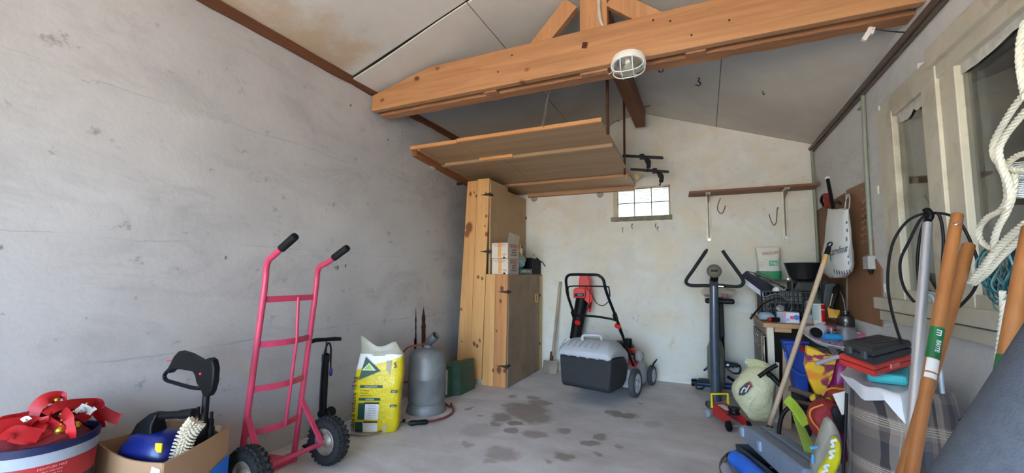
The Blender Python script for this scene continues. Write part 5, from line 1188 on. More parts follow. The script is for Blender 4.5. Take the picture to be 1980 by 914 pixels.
# black folding crate
cr = thing('folding_crate', 'black lattice plastic crate on the workbench', 'crate', (.655, 4.25, ZW))
cx0, cx1, cy0, cy1, cz0, cz1 = .445, .79, 4.10, 4.42, ZW + .002, ZW + .235
M_CRT = mat('navy_black_plastic', (26, 28, 36), .5)
def lattice(p, ex, w, h, n, m_):
    b = B(); ex = Vector(ex); p = Vector(p)
    for k in range(n + 1): q = p + ex * (w * k / n); b.tube([q, q + Vector((0, 0, h))], .01, flat=(.007, .007), up=ex)
    for k in range(m_ + 1): q = p + Vector((0, 0, h * k / m_)); b.tube([q, q + ex * w], .01, flat=(.009, .007), up=(0, 0, 1))
    for k in range(n): b.tube([p + ex * (w * k / n) + Vector((0, 0, h * .1)), p + ex * (w * (k + 1) / n) + Vector((0, 0, h * .5))], .01, flat=(.004, .004), up=(0, 0, 1))
    return b
lattice((cx0, cy0, cz0), (1, 0, 0), cx1 - cx0, cz1 - cz0, 11, 5).done('crate_side', M_CRT, cr, smooth=False); lattice((cx0, cy0, cz0), (0, 1, 0), cy1 - cy0, cz1 - cz0, 9, 5).done('crate_side', M_CRT, cr, smooth=False)
lattice((cx1, cy0, cz0), (0, 1, 0), cy1 - cy0, cz1 - cz0, 9, 5).done('crate_side', M_CRT, cr, smooth=False); lattice((cx0, cy1, cz0), (1, 0, 0), cx1 - cx0, cz1 - cz0, 11, 5).done('crate_side', M_CRT, cr, smooth=False)
B().span((cx0, cy0, cz0), (cx1, cy1, cz0 + .006)).done('crate_base', M_CRT, cr, smooth=False)
tag(B().span((.53, 4.16, cz0 + .008), (.76, 4.38, cz0 + .13)).jitter(.01, 20).done('tool_case', M_BLKP, None, smooth=False, bevel=.01), 'dark case lying inside the black lattice crate', 'case')
# navy box tilted on the crate with whisk like wires
ny = thing('navy_box', 'navy and white flat box tilted on the black lattice crate', 'box', (.48, 4.2, 1.0))
A_, Bq, Cq, Dq = at(1432, 533, y=4.28), at(1443, 523, y=4.42), at(1508, 560, y=4.38), at(1476, 566, y=4.16)
B().prism([A_, Bq, Cq, Dq], (0, 0, -.028)).done('box_body', mat('navy_card', (26, 30, 66), .5), ny, smooth=False, bevel=.002)
B().prism([A_ + Vector((.0, -.012, .002)), Dq + Vector((.0, -.012, .002)), Dq + Vector((0, -.014, -.045)), A_ + Vector((0, -.014, -.042))], (0, .008, 0)).done('white_side', mat('white_blue_print', (198, 200, 214), .5, var=.1, scale=25), ny, smooth=False)
wr_ = thing('wire_rack', 'bundle of bright steel skewers lying over the navy box', 'rack', at(1480, 545, y=4.3))
for k in range(5):
    a = at(1446 + k * 6, 524 + k * 1.2 - (k == 4) * 2, y=4.36); c = at(1520 - k * 1.5, 556 + (k % 2) * 2, y=4.18 + .01 * k)
    B().tube([a, a + (c - a) * .5 + Vector((0, 0, .012)), c], .0035, 7).done('skewer', mat('chrome', (190, 190, 192), .2, 1.0), wr_)
tag(B().sph(at(1502, 560, y=4.15), (.028, .02, .02), 10).jitter(.012, 30).done('paper_scrap', M_WHT), 'crumpled white paper scrap on the edge of the lattice crate', 'paper')
# front row on the worktop
zw = ZW + .001
def on_top(px0, px1, y, h, d, nm, label, cat, m, bev=.002, rot=0):
    a, c = at(px0, 600, y=y), at(px1, 600, y=y); t = thing(nm, label, cat, ((a.x + c.x) / 2, y, zw), (0, 0, R(rot))); w = c.x - a.x
    B().span((-w / 2, 0, 0), (w / 2, d, h)).done('box_body', m, t, local=True, smooth=False, bevel=bev); return t, w
t, w = on_top(1503, 1545, 3.90, .082, .12, 'printed_carton', 'white and blue printed carton at the front of the workbench', 'box', mat('white_card', (214, 216, 226), .5), rot=-3)
B().span((-w / 2 - .001, .002, .002), (-w / 2 + .055, -.001, .080)).done('grey_end', mat('grey_card', (150, 152, 156), .5), t, local=True, smooth=False)
B().lathe([(.001, 0), (.020, 0), (.020, .001), (.001, .001)], Matrix.Translation((w * .36, -.001, .045)) @ Matrix.Rotation(R(90), 4, 'X'), 18).done('blue_dot', mat('blue_dot', (66, 120, 206), .5), t, local=True)
B().lathe([(.001, 0), (.014, 0), (.014, .001), (.001, .001)], Matrix.Translation((w * .16, -.0015, .042)) @ Matrix.Rotation(R(90), 4, 'X'), 18).done('pink_dot', mat('pink_dot', (220, 70, 120), .5), t, local=True)
B().span((-w * .22, -.0015, .05), (-w * .10, 0, .08)).done('pink_print', mat('pink_print', (222, 120, 140), .5), t, local=True, smooth=False); B().span((-w * .25, -.0015, .015), (w * .05, 0, .035)).done('pale_blue_band', mat('pale_blue_band', (150, 172, 222), .5), t, local=True, smooth=False)
t, w = on_top(1558, 1578, 3.92, .068, .10, 'grey_carton', 'small grey carton behind the long broom handle', 'box', mat('grey_card', (150, 152, 156), .5)); B().span((w * .1, -.001, .01), (w * .4, 0, .05)).done('red_print', M_REDL, t, local=True, smooth=False)
c = at(1482, 605, y=3.98); tag(B().sph((c.x, 4.0, zw + .036), (.062, .06, .034), 16).jitter(.012, 22).done('film_bag', mat('pale_blue_film', (170, 190, 208), .25, alpha=.75)), 'pale blue clear plastic bag at the workbench left edge', 'bag')
c = at(1492, 610, y=3.90); b = B().cyl((c.x - .01, 3.885, zw + .022), (c.x + .05, 3.90, zw + .022), .018, .018, 14); o = tag(b.done('small_bottle', M_BLKP), 'small dark bottle with red cap lying at the workbench edge', 'bottle'); B().cyl((c.x - .028, 3.88, zw + .022), (c.x - .010, 3.885, zw + .022), .016, .018, 14).done('red_cap', M_REDL, o)
c = at(1565, 590, y=4.02); jr = thing('glass_jar', 'glass jar with grey lid behind the broom handle', 'jar', (c.x, 4.02, zw)); B().lathe([(.001, 0), (.036, .002), (.036, .13), (.030, .145), (.030, .155), (.028, .155), (.028, .14), (.033, .125), (.033, .006), (.001, .005)], Matrix.Translation((c.x, 4.02, zw)), 22).done('jar_body', mat('jar_glass', (206, 216, 206), .1, trans=.8), jr)
B().lathe([(.001, .158), (.032, .156), (.034, .15), (.034, .172), (.001, .176)], Matrix.Translation((c.x, 4.02, zw)), 22).done('lid', mat('zinc', (170, 170, 166), .3, .8), jr); B().lathe([(.001, .008), (.031, .008), (.031, .07), (.001, .07)], Matrix.Translation((c.x, 4.02, zw)), 18).done('contents', mat('olive_screws', (110, 110, 84), .6, .3, var=.4, scale=80), jr)
c = at(1583, 595, y=3.92); cn = thing('aerosol_can', 'red and white can at the front of the workbench', 'can', (c.x, 3.93, zw)); B().lathe([(.001, 0), (.040, .0), (.041, .004), (.041, .150), (.038, .156), (.001, .156)], Matrix.Translation((c.x, 3.93, zw)), 24).done('can_body', M_WHT, cn)
P = [];
def arc(cx_, cy_, r, a0, a1, z0, z1, n=8): 
    A = [(cx_ + r * math.cos(R(a0 + (a1 - a0) * i / n)), cy_ + r * math.sin(R(a0 + (a1 - a0) * i / n))) for i in range(n + 1)]
    b = B(); b.sheet(lambda u, v: (A[int(round(u * n))][0], A[int(round(u * n))][1], z0 + (z1 - z0) * v), n, 1, .001); return b
arc(c.x, 3.93, .0416, -78, 10, .022 + zw, .108 + zw).done('red_label', mat('bright_red', (226, 26, 30), .4), cn); arc(c.x, 3.93, .0416, -78, 10, .115 + zw, .150 + zw).done('red_label', mat('bright_red', (226, 26, 30), .4), cn)
arc(c.x, 3.93, .0416, -170, -100, .03 + zw, .145 + zw).done('pale_label', mat('pale_green_label', (176, 198, 196), .5), cn)
# grey drill case standing on end, black bottle, yellow paper, oil can
M_GREYC = mat('dark_grey_case', (66, 70, 70), .5, var=.06)
q = [at(1596, 548, y=4.02), at(1612, 546, y=4.02), at(1624, 552, y=4.02), at(1611, 582, y=4.02), at(1600, 612, y=4.02), at(1594, 612, y=4.02), at(1592, 580, y=4.02)]
B_ = B().prism(q, (0, .09, 0)); tag(B_.done('drill_case', M_GREYC, None, smooth=False, bevel=.008), 'dark grey tapered case propped behind the red and white can', 'case')
c = at(1614, 575, y=3.90); tl = thing('torch', 'black torch standing head down against the tool board', 'torch', at(1608, 597, y=3.86)); a, e = at(1608, 596, y=3.86), at(1620, 549, y=3.90); d = e - a
B().tube([a, a + d * .2, a + d * .5, a + d * .85, a + d * .93, e], [.016, .020, .022, .022, .014, .012], 14).done('torch_body', M_BLKP, tl); B().tube([a + d * .1 + Vector((-.017, -.014, 0)), a + d * .6 + Vector((-.019, -.014, 0))], .005, 8).done('silver_trim', mat('chrome', (190, 190, 192), .2, 1.0), tl)
q = [at(1600, 596, y=3.90), at(1604, 590, y=3.90), at(1610, 598, y=3.90), at(1624, 599, y=3.92), at(1622, 615, y=3.88), at(1603, 614, y=3.88)]
tag(B().prism(q, (0, .004, 0)).done('yellow_paper', mat('ochre_paper', (226, 170, 62), .7), None, smooth=False), 'folded ochre yellow paper leaning beside the oil can', 'paper')
tag(B().sheet(lambda u, v: (.80 + .16 * u, 3.82 + .10 * v, zw + .004 + .006 * noise.noise((u * 4, v * 4, 0))), 8, 5, .001).done('leaflet', mat('pink_leaflet', (196, 108, 112), .6, var=.3, scale=14)), 'crumpled pink leaflet flat on the workbench front edge', 'leaflet')
c = at(1636, 610, y=3.86); oc = thing('oil_can', 'dark steel oil can with a thin bent spout on the workbench', 'oil can', (c.x, 3.87, zw))
M_OIL = mat('dark_steel', (92, 90, 88), .3, .85, var=.1)
B().lathe([(.001, 0), (.050, .0), (.052, .006), (.052, .060), (.044, .078), (.020, .088), (.018, .10), (.026, .104), (.026, .112), (.001, .116)], Matrix.Translation((c.x, 3.87, zw)), 28).done('can_body', M_OIL, oc)
B().tube(smooth_path([(c.x, 3.87, zw + .11), (c.x - .005, 3.87, zw + .18), (c.x - .018, 3.88, zw + .24), (c.x - .032, 3.89, zw + .27)], 5), [.005] * 10 + [.003] * 6, 8).done('spout', M_OIL, oc)
b = B(); b.tube(smooth_path([at(1451, 616, y=3.88), at(1462, 602, y=3.92), at(1478, 586, y=3.95), at(1500, 577, y=3.96), at(1520, 582, y=3.96), at(1528, 592, y=3.95), at(1522, 598, y=3.95)], 6), .007, 8); b.cyl(at(1451, 616, y=3.88), at(1454, 613, y=3.88), .010, n=10)
tag(b.done('bicycle_cable', M_BLKP), 'black cable curling over the workbench left edge', 'cable')
b = B(); b.tube(smooth_path([at(1480, 574, y=3.98), at(1500, 568, y=3.98), at(1520, 576, y=3.98), at(1530, 590, y=3.98), at(1527, 602, y=3.97), at(1510, 600, y=3.97)], 6), .005, 8); b.lathe([(.001, 0), (.026, .006), (.028, .012), (.001, .014)], Matrix.Translation(at(1508, 596, y=3.97)) @ Matrix.Rotation(R(70), 4, 'X'), 18)
tag(b.done('chrome_hose', mat('chrome_hose', (150, 152, 156), .3, .8)), 'coiled chrome shower hose on the printed carton', 'hose')

# carrier bag hanging at the tool board, tools sticking out
M_CARR = mat('white_carrier_film', (226, 228, 228), .32, var=.05)
cbg = thing('carrier_bag', 'white plastic carrier bag hanging full at the tool board', 'bag', at(1622, 530, x=.90)); xb_ = .90
prof = [(1601, 1641, 404, .02), (1602, 1641, 425, .035), (1602, 1640, 445, .045), (1600, 1642, 465, .05), (1597, 1643, 490, .058), (1595, 1645, 510, .062), (1598, 1642, 526, .055), (1606, 1632, 536, .03)]
rings = []
for xl_, xr2, py, dp in prof:
    a, c = at(xl_, py, x=xb_), at(xr2, py, x=xb_); m_ = (a + c) / 2; hw = (c - a) / 2
    rings.append([m_ + hw * math.cos(t_) + Vector((-dp * math.sin(t_), 0, 0)) for t_ in [2 * PI * k / 22 for k in range(22)]])
B().loft(rings[::-1]).jitter(.016, 14).done('bag_body', M_CARR, cbg)
P = [at(1633, 405, x=.93), at(1636, 385, x=.96), at(1640, 378, x=.985), at(1643, 385, x=.96), at(1641, 405, x=.93)]
B().tube(smooth_path(P, 5), .004, flat=(.03, .004), up=(1, 0, 0)).done('bag_handle', M_CARR, cbg, smooth=False)
tm = frame(at(1621, 484, x=.832), (.12, -.97, .06), (0, 0, 1)); text('carrefour', .072, tm, mat('navy_ink', (36, 40, 74), .6), cbg)
for k in range(7):
    a, c = at(1612 + k * 5, 524 - abs(k - 3), x=.835), at(1614 + k * 5, 531 - abs(k - 3), x=.842); B().tube([a, c], .0022, 6).done('dark_print', mat('navy_ink', (36, 40, 74), .6), cbg)
for k, (px, py) in enumerate(((1637, 430), (1638, 445), (1637, 462), (1640, 496), (1641, 508))): B().sph(at(px, py, x=.862), (.003, .018 - .002 * k, .010 + .003 * (k % 3)), 10).done('blue_print', mat('blue_grey_print', (120, 132, 170), .6), cbg)
B().box(at(1606, 497, x=.835), (.003, .016, .06)).done('green_print', M_GREENS, cbg, smooth=False)
b = B(); e, a = at(1600, 345, x=.93), at(1611, 402, x=.91); b.tube([e, a], .013, 12); o = tag(b.done('umbrella', M_BLKP), 'thin black rod with pale tip sticking out of the carrier bag', 'rod'); B().sph(e, .018, 12).done('pale_tip', M_WHT, o)
a = at(1600, 400, x=.94); e = at(1597, 376, x=.95); b = B().tube([a, e], .020, 10); o = tag(b.done('hand_tool', mat('dull_red', (146, 48, 44), .5)), 'small dull red tool beside the black rod in the bag', 'tool'); B().tube(smooth_path([e, at(1591, 378, x=.95), at(1588, 388, x=.95), at(1593, 397, x=.945)], 4), .012, 8).done('black_grip', M_BLKP, o)
tag(B().tube([at(1615, 392, x=.92), at(1621, 389, x=.92), at(1625, 394, x=.92)], .008, 8).done('pliers', M_BLKP), 'black handled pliers tip peeping from the carrier bag', 'pliers')

# long broom handle
bh_ = thing('broom_handle', 'long pale broom handle leaning across the workbench', 'broom handle', at(1490, 818, y=3.33))
pb0, pb1 = at(1488, 822, y=3.36), at(1603, 477, y=3.52); d = pb1 - pb0
M_BROOM = wood('pale_broom_wood', (216, 192, 164), (196, 168, 138), 'Z', 8, .5)
B().tube([pb0, pb0 + d * .5, pb0 + d * .90], .0155, 14).done('stick', M_BROOM, bh_); B().tube([pb0 + d * .90, pb0 + d * .955], .0155, 14).done('yellow_end', mat('yellow_varnish', (208, 172, 104), .4), bh_)
B().tube([pb0 + d * .955, pb1], [.0165, .014], 14).done('hanger_cap', M_BLKP, bh_); e = d.normalized(); B().tube([pb1 + e * .018 + Vector((.012 * math.cos(t_), 0, 0)) + e * .016 * math.sin(t_) for t_ in [2 * PI * k / 14 for k in range(14)]], .005, 8, closed=True).done('hanger_loop', M_BLKP, bh_)
tag(B().tube([pb0 + Vector((.01, 0, -.115)), pb0 - e * .002], .02, 10).done('dark_socket', M_GREYC), 'dark socket under the foot of the broom handle', 'socket') if pb0.z > .1 else None

# ------------------------------------------------------------------ the heap on the right
# cream sack with black T handle
M_CSACK = mat('cream_plastic_sack', (212, 208, 168), .42, var=.05, scale=6, bump=1.0, bscale=7)
for n_ in M_CSACK.node_tree.nodes:
    if n_.type == 'BUMP': n_.inputs['Distance'].default_value = .05
ss = thing('compost_sack', 'cream plastic sack slumped against the workbench with a dark logo', 'sack', at(1455, 800, y=3.50)); ysk = 3.58
prof = [(1452, 1491, 816, .03, 0), (1440, 1493, 800, .07, 0), (1425, 1494, 780, .09, 0), (1416, 1497, 755, .095, 0), (1420, 1499, 735, .09, 0), (1432, 1497, 718, .075, .02), (1446, 1480, 705, .05, .03)]
rings = []
for xl_, xr2, py, dp, dy in prof:
    a, c = at(xl_, py, y=ysk + dy), at(xr2, py, y=ysk + dy); m_ = (a + c) / 2; hw = (c - a) / 2
    rings.append([m_ + hw * (abs(math.cos(t_)) ** .5) * (1 if math.cos(t_) > 0 else -1) + Vector((0, -dp * math.sin(t_), 0)) for t_ in [2 * PI * k / 28 for k in range(28)]])
lo = min(p.z for p in rings[0])
for r_ in rings:
    for p in r_: p.z = max(p.z, .002)
B().loft(rings).jitter(.026, 9, 3.0).done('sack_body', M_CSACK, ss, sub=1)
b = B(); A0 = [at(x, y, y=ysk + .0) for x, y in ((1449, 709), (1440, 700), (1446, 693), (1462, 694), (1478, 700), (1492, 706))]; A1 = [at(x, y, y=ysk + .05) for x, y in ((1452, 720), (1452, 716), (1462, 714), (1474, 714), (1484, 716), (1494, 722))]
b.sheet(lambda u, v: A0[int(round(u * 5))].lerp(A1[int(round(u * 5))], v), 5, 3, .006); b.jitter(.008, 16).done('sack_neck', M_CSACK, ss)
q = [at(x, y, y=ysk - .110) for x, y in ((1428, 764), (1430, 752), (1442, 741), (1450, 738), (1453, 746), (1447, 757), (1438, 764))]
B().prism(q, (0, .012, 0)).done('dark_logo', mat('plum_print', (66, 54, 66), .5), ss, smooth=False)
b = B(); b.tube(smooth_path([at(x, y, y=ysk - .112) for x, y in ((1433, 759), (1438, 750), (1443, 752), (1441, 758), (1446, 750), (1449, 744))], 4), .004, 6); b.done('white_scrawl', M_WHITEINK, ss)
q = [at(x, y, y=ysk - .112) for x, y in ((1447, 740), (1450, 737), (1455, 748), (1451, 750))]; B().prism(q, (0, .012, 0)).done('red_print', M_REDL, ss, smooth=False)
B().tube(smooth_path([at(x, y, y=ysk - .100 + .02 * abs(i - 2)) for i, (x, y) in enumerate(((1490, 745), (1470, 757), (1455, 772), (1447, 790), (1450, 806)))], 5), .006, 8).done('seam', mat('pale_seam', (226, 224, 196), .5), ss)
th_ = thing('pump_grip', 'black plastic T handle leaning on the cream sack', 'handle', at(1490, 722, y=3.42)); yt = 3.44
B().tube([at(1467, 728, y=yt), at(1485, 715, y=yt), at(1503, 705, y=yt)], .014, 12).done('cross_grip', M_BLKP, th_); B().tube([at(1484, 717, y=yt), at(1490, 725, y=yt - .01), at(1508, 743, y=yt - .02), at(1513, 749, y=yt - .03)], [.010, .018, .017, .015], 12).done('shaft', M_BLKP, th_); B().sph(at(1488, 724, y=yt - .012), .020, 12).done('collar', M_BLKP, th_)
# trolley jack
M_JRED = mat('jack_red', (186, 28, 34), .4, coat=.2)
jk = thing('trolley_jack', 'small red trolley jack with a yellow carrying handle on the floor', 'jack', at(1405, 812, z=0))
ja, je = at(1378, 797, z=.02), at(1428, 828, z=.02); ja.z = 0; je.z = 0
jd = (je - ja).normalized(); jn = Vector((-jd.y, jd.x, 0)); Lj = (je - ja).length
for s in (-1, 1):
    side = [ja + jd * .10 + jn * s * .055, ja + jd * Lj + jn * s * .055]
    pts = [side[0] + Vector((0, 0, .035)), side[1] + Vector((0, 0, .03)), side[1] + Vector((0, 0, .085)), side[0] + jd * (Lj * .3) + Vector((0, 0, .12)), side[0] + Vector((0, 0, .12))]
    B().prism(pts, jn * .005).done('side_plate', M_JRED, jk, smooth=False, bevel=.002)
q0, q1 = ja + jd * .09, ja + jd * Lj * .78
B().prism([q0 - jn * .055 + Vector((0, 0, .115)), q0 + jn * .055 + Vector((0, 0, .115)), q1 + jn * .05 + Vector((0, 0, .095)), q1 - jn * .05 + Vector((0, 0, .095))], (0, 0, .006)).done('top_plate', M_JRED, jk, smooth=False, bevel=.002)
m_ = ja + jd * (Lj * .55); B().prism([m_ - jn * .03 - jd * .06 + Vector((0, 0, .118)), m_ + jn * .02 - jd * .06 + Vector((0, 0, .118)), m_ + jn * .02 + jd * .05 + Vector((0, 0, .112)), m_ - jn * .03 + jd * .05 + Vector((0, 0, .112))], (0, 0, .003)).done('white_label', M_WHT, jk, smooth=False)
B().tube([ja - jd * .02 + Vector((0, 0, .075)), ja + jd * .14 + Vector((0, 0, .09))], .030, 16).done('handle_socket', mat('grey_blue_steel', (110, 120, 134), .4, .5), jk); B().tube([ja - jd * .05 + Vector((0, 0, .072)), ja - jd * .01 + Vector((0, 0, .076))], .034, 16).done('socket_rim', mat('dark_steel', (92, 90, 88), .3, .85), jk)
yh0 = ja + jd * (Lj * .32)
B().tube([yh0 + jn * .065 + Vector((0, 0, .09)), yh0 + jn * .065 + Vector((0, 0, .195)), yh0 - jn * .065 + Vector((0, 0, .195)), yh0 - jn * .065 + Vector((0, 0, .09))], .01, flat=(.014, .016), up=jd).done('yellow_handle', mat('safety_yellow', (236, 212, 20), .4), jk, smooth=False, bevel=.003)
b = B(); b.lathe([(.001, .0), (.038, 0), (.040, .01), (.034, .02), (.034, .03), (.040, .036), (.038, .045), (.001, .045)], Matrix.Translation(ja + jd * (Lj * .86) + Vector((0, 0, .105))), 20); b.done('saddle', M_BLKP, jk)
for s in (-1, 1):
    for k, (f, r, mm) in enumerate(((1.0, .036, M_BLKP), (.16, .030, M_GREYB))):
        c = ja + jd * Lj * f + jn * s * .072; B().lathe([(.001, -.012), (r * .8, -.012), (r, -.008), (r, .008), (r * .8, .012), (.001, .012)], Matrix.Translation((c.x, c.y, r + .001)) @ Matrix.Rotation(math.atan2(jn.y, jn.x), 4, 'Z') @ Matrix.Rotation(R(90), 4, 'Y'), 20).done('wheel', mm, jk)
B().tube([ja + jd * Lj - jn * .075 + Vector((0, 0, .036)), ja + jd * Lj + jn * .075 + Vector((0, 0, .036))], .010, 10).done('axle', mat('zinc', (170, 170, 166), .3, .8), jk)

# grey power tool case
M_CASEG = mat('blue_grey_case', (122, 136, 154), .45, var=.05)
gc_ = thing('power_tool_case', 'blue grey power tool case standing tilted on its edge in front', 'tool case', at(1500, 880, z=0.02))
T0, T1 = at(1455, 812, z=.235), at(1592, 908, z=.265); dcs = (T1 - T0).normalized(); nn = Vector((dcs.y, -dcs.x, 0)).normalized()
if nn.x > 0: nn = -nn
def shell(off0, off1, nm):
    prof = []
    for f, h in ((-.01, .76), (.03, .88), (.12, .96), (.30, 1.0), (1.0, 1.0)):
        base = T0 + (T1 - T0) * f
        prof.append((base, h))
    top = [Vector((p.x, p.y, p.z * h)) for p, h in prof]; bot = [Vector((prof[-1][0].x, prof[-1][0].y, .142)), Vector((prof[0][0].x, prof[0][0].y, .137))]
    P = top + bot
    return B().loft([[p + nn * off0 for p in P], [p + nn * off1 for p in P]]).done(nm, M_CASEG, gc_, smooth=False, bevel=.012)
shell(-.072, -.003, 'case_shell'); shell(.003, .084, 'case_shell')
for f in (.10, .42): B().box(T0 + (T1 - T0) * f + nn * .086 + Vector((0, 0, -.05)), (.035, .02, .05), (0, 0, math.atan2(dcs.y, dcs.x))).done('latch', mat('pale_latch', (150, 164, 182), .4), gc_, smooth=False, bevel=.005)
# open black toolbox tray
M_TRAY = mat('slate_tray', (58, 66, 76), .5, .2, var=.08)
def tz(px, py, z): return at(px, py, z=z)
tb = thing('tool_tray', 'dark slate open tool tray with sockets lying in front of the grey case', 'tool tray', tz(1470, 900, 0)); zt2 = .135
Q = [tz(1421, 857, zt2), tz(1478, 859, zt2), tz(1580, 930, zt2), tz(1528, 940, zt2)]; cen = sum(Q, Vector()) / 4
Qi = [cen + (p - cen) * .90 for p in Q]; Qb = [Vector((p.x, p.y, .035)) for p in [cen + (p - cen) * .82 for p in Q]]
b = B(); n = 4; V = [[b.bm.verts.new(p) for p in r_] for r_ in ([Vector((p.x, p.y, .004)) for p in [cen + (p - cen) * .88 for p in Q]], Q, Qi, Qb)]
for i in range(3):
    for j in range(4): b.bm.faces.new((V[i][j], V[i][(j + 1) % 4], V[i + 1][(j + 1) % 4], V[i + 1][j]))
b.bm.faces.new(V[0][::-1]); b.bm.faces.new(V[3]); b.done('tray_body', M_TRAY, tb, smooth=False, bevel=.004)
random.seed(11); sk_l = {'brass': mat('brass_bit', (186, 148, 72), .35, .8), 'steel': mat('bright_steel', (176, 178, 182), .25, .95), 'dark': M_BLKP}
LB = {}
items = [(1466, 867, .05, .007, 'brass', 30, 'longer brass drill bit at the far corner of the tool tray'), (1476, 870, .035, .006, 'brass', 100, 'shorter brass drill bit beside the longer one in the tray'), (1472, 882, .04, .010, 'steel', 70, 'slim steel socket nearest the brass bits in the tray'), (1482, 887, .03, .015, 'steel', 20, 'stubby steel socket in the middle of the tool tray'), (1491, 896, .045, .007, 'steel', 80, 'thin steel bar between two sockets in the tray'), (1500, 897, .034, .014, 'steel', 0, 'fat steel socket nearest the black sockets in the tray'), (1508, 904, .05, .016, 'dark', 20, 'larger black socket in the tool tray'), (1516, 913, .035, .012, 'dark', 70, 'smaller black socket at the near end of the tool tray')]
nm_ = {'brass': 'drill_bit', 'steel': 'socket', 'dark': 'socket'}
for k, (px, py, Lq, r, kk, ang, lb_) in enumerate(items):
    p = tz(px, py, .055 + r); d = Vector((math.cos(R(ang)), math.sin(R(ang)), 0)) * Lq / 2; p.z = .037 + r 
    tag(B().lathe([(r * .6, 0), (r, .002), (r, Lq * .5), (r * .8, Lq * .55), (r * .8, Lq), (.001, Lq)], Matrix.Translation(p - d) @ d.to_track_quat('Z', 'Y').to_matrix().to_4x4(), 12).done(nm_[kk], sk_l[kk]), lb_, {'brass': 'drill bit', 'steel': 'socket', 'dark': 'socket'}[kk], {'brass': 'brass bits in the tray', 'steel': 'steel sockets in the tray', 'dark': 'black sockets in the tray'}[kk])
# blue power tool
M_SAW = mat('tool_blue', (38, 104, 206), .4, coat=.1)
bw = thing('blue_power_tool', 'bright blue power tool lying on the floor beside the tool tray', 'power tool', tz(1440, 905, 0))
a, m_, c = tz(1417, 882, .09), tz(1440, 900, .08), tz(1478, 932, .07)
B().tube(smooth_path([a, a + (m_ - a) * .5, m_, m_ + (c - m_) * .5, c], 4), [.030, .040, .044, .044, .045, .046, .047, .047, .047, .047, .047, .046, .046, .045, .044, .044, .044], 16).done('housing', M_SAW, bw)
B().tube(smooth_path([tz(1428, 884, .11), tz(1440, 900, .08), tz(1455, 915, .05), tz(1462, 925, .04)], 5), .024, 12).done('grip', M_SAW, bw); B().cyl(a + Vector((-.02, .02, -.01)), a, .020, .028, 14).done('nose', M_BLKP, bw)
B().tube(smooth_path([tz(1404, 905, .03), tz(1408, 914, .03), tz(1412, 925, .03)], 3), .03, 12).done('white_grip', M_GREYB, bw)
for k, (lbl, col_, dz, rr2) in enumerate((('brown cable looping round the blue power tool', (112, 92, 84), 0, .0085), ('grey green hose loop inside the brown cable loop', (128, 146, 140), 3.0, .008))):
    P = [tz(x + dz * 1.5, y + dz, .012) for x, y in ((1428, 872), (1412, 875), (1398, 886), (1393, 900), (1396, 914), (1402, 926))]
    tag(B().tube(smooth_path(P, 6), rr2, 9).done('cable', mat('cable_%d' % k, col_, .5)), lbl, 'cable')

# plaid shopping trolley bag
def plaid():
    m = bpy.data.materials.new('brown_grey_plaid'); t = NT(m); ax = t.xyz()
    w1_ = t.n.new('ShaderNodeTexNoise'); w1_.inputs['Scale'].default_value = 5; t.link(t.co, w1_.inputs['Vector'])
    wob = t.math('MULTIPLY', t.math('SUBTRACT', w1_.outputs['Fac'], .5), .035)
    u = t.math('ADD', t.math('ADD', ax['X'], t.math('MULTIPLY', ax['Y'], .6)), wob); v = t.math('ADD', t.math('ADD', ax['Z'], wob), t.math('MULTIPLY', ax['X'], .12))
    def stripes(co, per, ofs):
        f = t.math('FRACT', t.math('MULTIPLY', t.math('ADD', co, ofs), 1 / per)); return f
    fu, fv = stripes(u, .165, 3.0), stripes(v, .185, 3.02)
    cu_ = t.ramp(fu, [(0, lin((150, 138, 128))), (.20, lin((98, 90, 90))), (.38, lin((52, 46, 46))), (.55, lin((78, 82, 96))), (.75, lin((124, 112, 104))), (.90, lin((48, 44, 48)))], 'CONSTANT')
    cv_ = t.ramp(fv, [(0, lin((128, 116, 108))), (.30, lin((66, 58, 56))), (.55, lin((56, 54, 62))), (.80, lin((98, 86, 80)))], 'CONSTANT')
    k = t.mix(.5, cu_, cv_)
    ln = None
    for c0 in (.10, .15, .20, .25):
        d = t.math('LESS_THAN', t.math('ABSOLUTE', t.math('SUBTRACT', fv, c0)), .009); ln = d if ln is None else t.math('MAXIMUM', ln, d)
    for c0 in (.12, .17):
        d = t.math('LESS_THAN', t.math('ABSOLUTE', t.math('SUBTRACT', fu, c0)), .007); ln = t.math('MAXIMUM', ln, t.math('MULTIPLY', d, .5))
    k = t.mix(t.math('MULTIPLY', ln, .75), k, lin((186, 172, 150)))
    t.base(k); t.rough(.85); t.b.inputs['Sheen Weight'].default_value = .2; t.bump(t.noise(300, 2), .2, .002); return m
pl_ = thing('plaid_bag', 'tall brown grey plaid shopping bag below the red and black cases', 'bag', (.70, 2.36, 0))
pr = [(.568, 2.20), (.69, 2.115), (.81, 2.16), (.895, 2.26), (.885, 2.52), (.76, 2.62), (.63, 2.56), (.563, 2.38)]
def pring(z, s):
    P = smooth_path([Vector((.73 + (x - .73) * s, 2.36 + (y - 2.36) * s, z)) for x, y in pr], 5, closed=True); return P
B().loft([pring(.03, .94), pring(.10, 1.0), pring(.25, 1.02), pring(.42, 1.0), pring(.56, .985), pring(.64, .97), pring(.662, .93)]).jitter(.012, 8, 1.0).done('bag_body', plaid(), pl_)
tag(B().tube(smooth_path([(.905, 2.22, .50), (.92, 2.18, .56), (.89, 2.13, .60), (.85, 2.10, .585)], 5), .006, flat=(.05, .006), up=(0, 0, 1)).done('strap', mat('dark_webbing', (58, 58, 70), .8), pl_, smooth=False))
B().box((.925, 2.20, .50), (.012, .05, .045), (0, 0, R(-30))).done('buckle', mat('olive_buckle', (150, 156, 120), .5), pl_, smooth=False, bevel=.004)
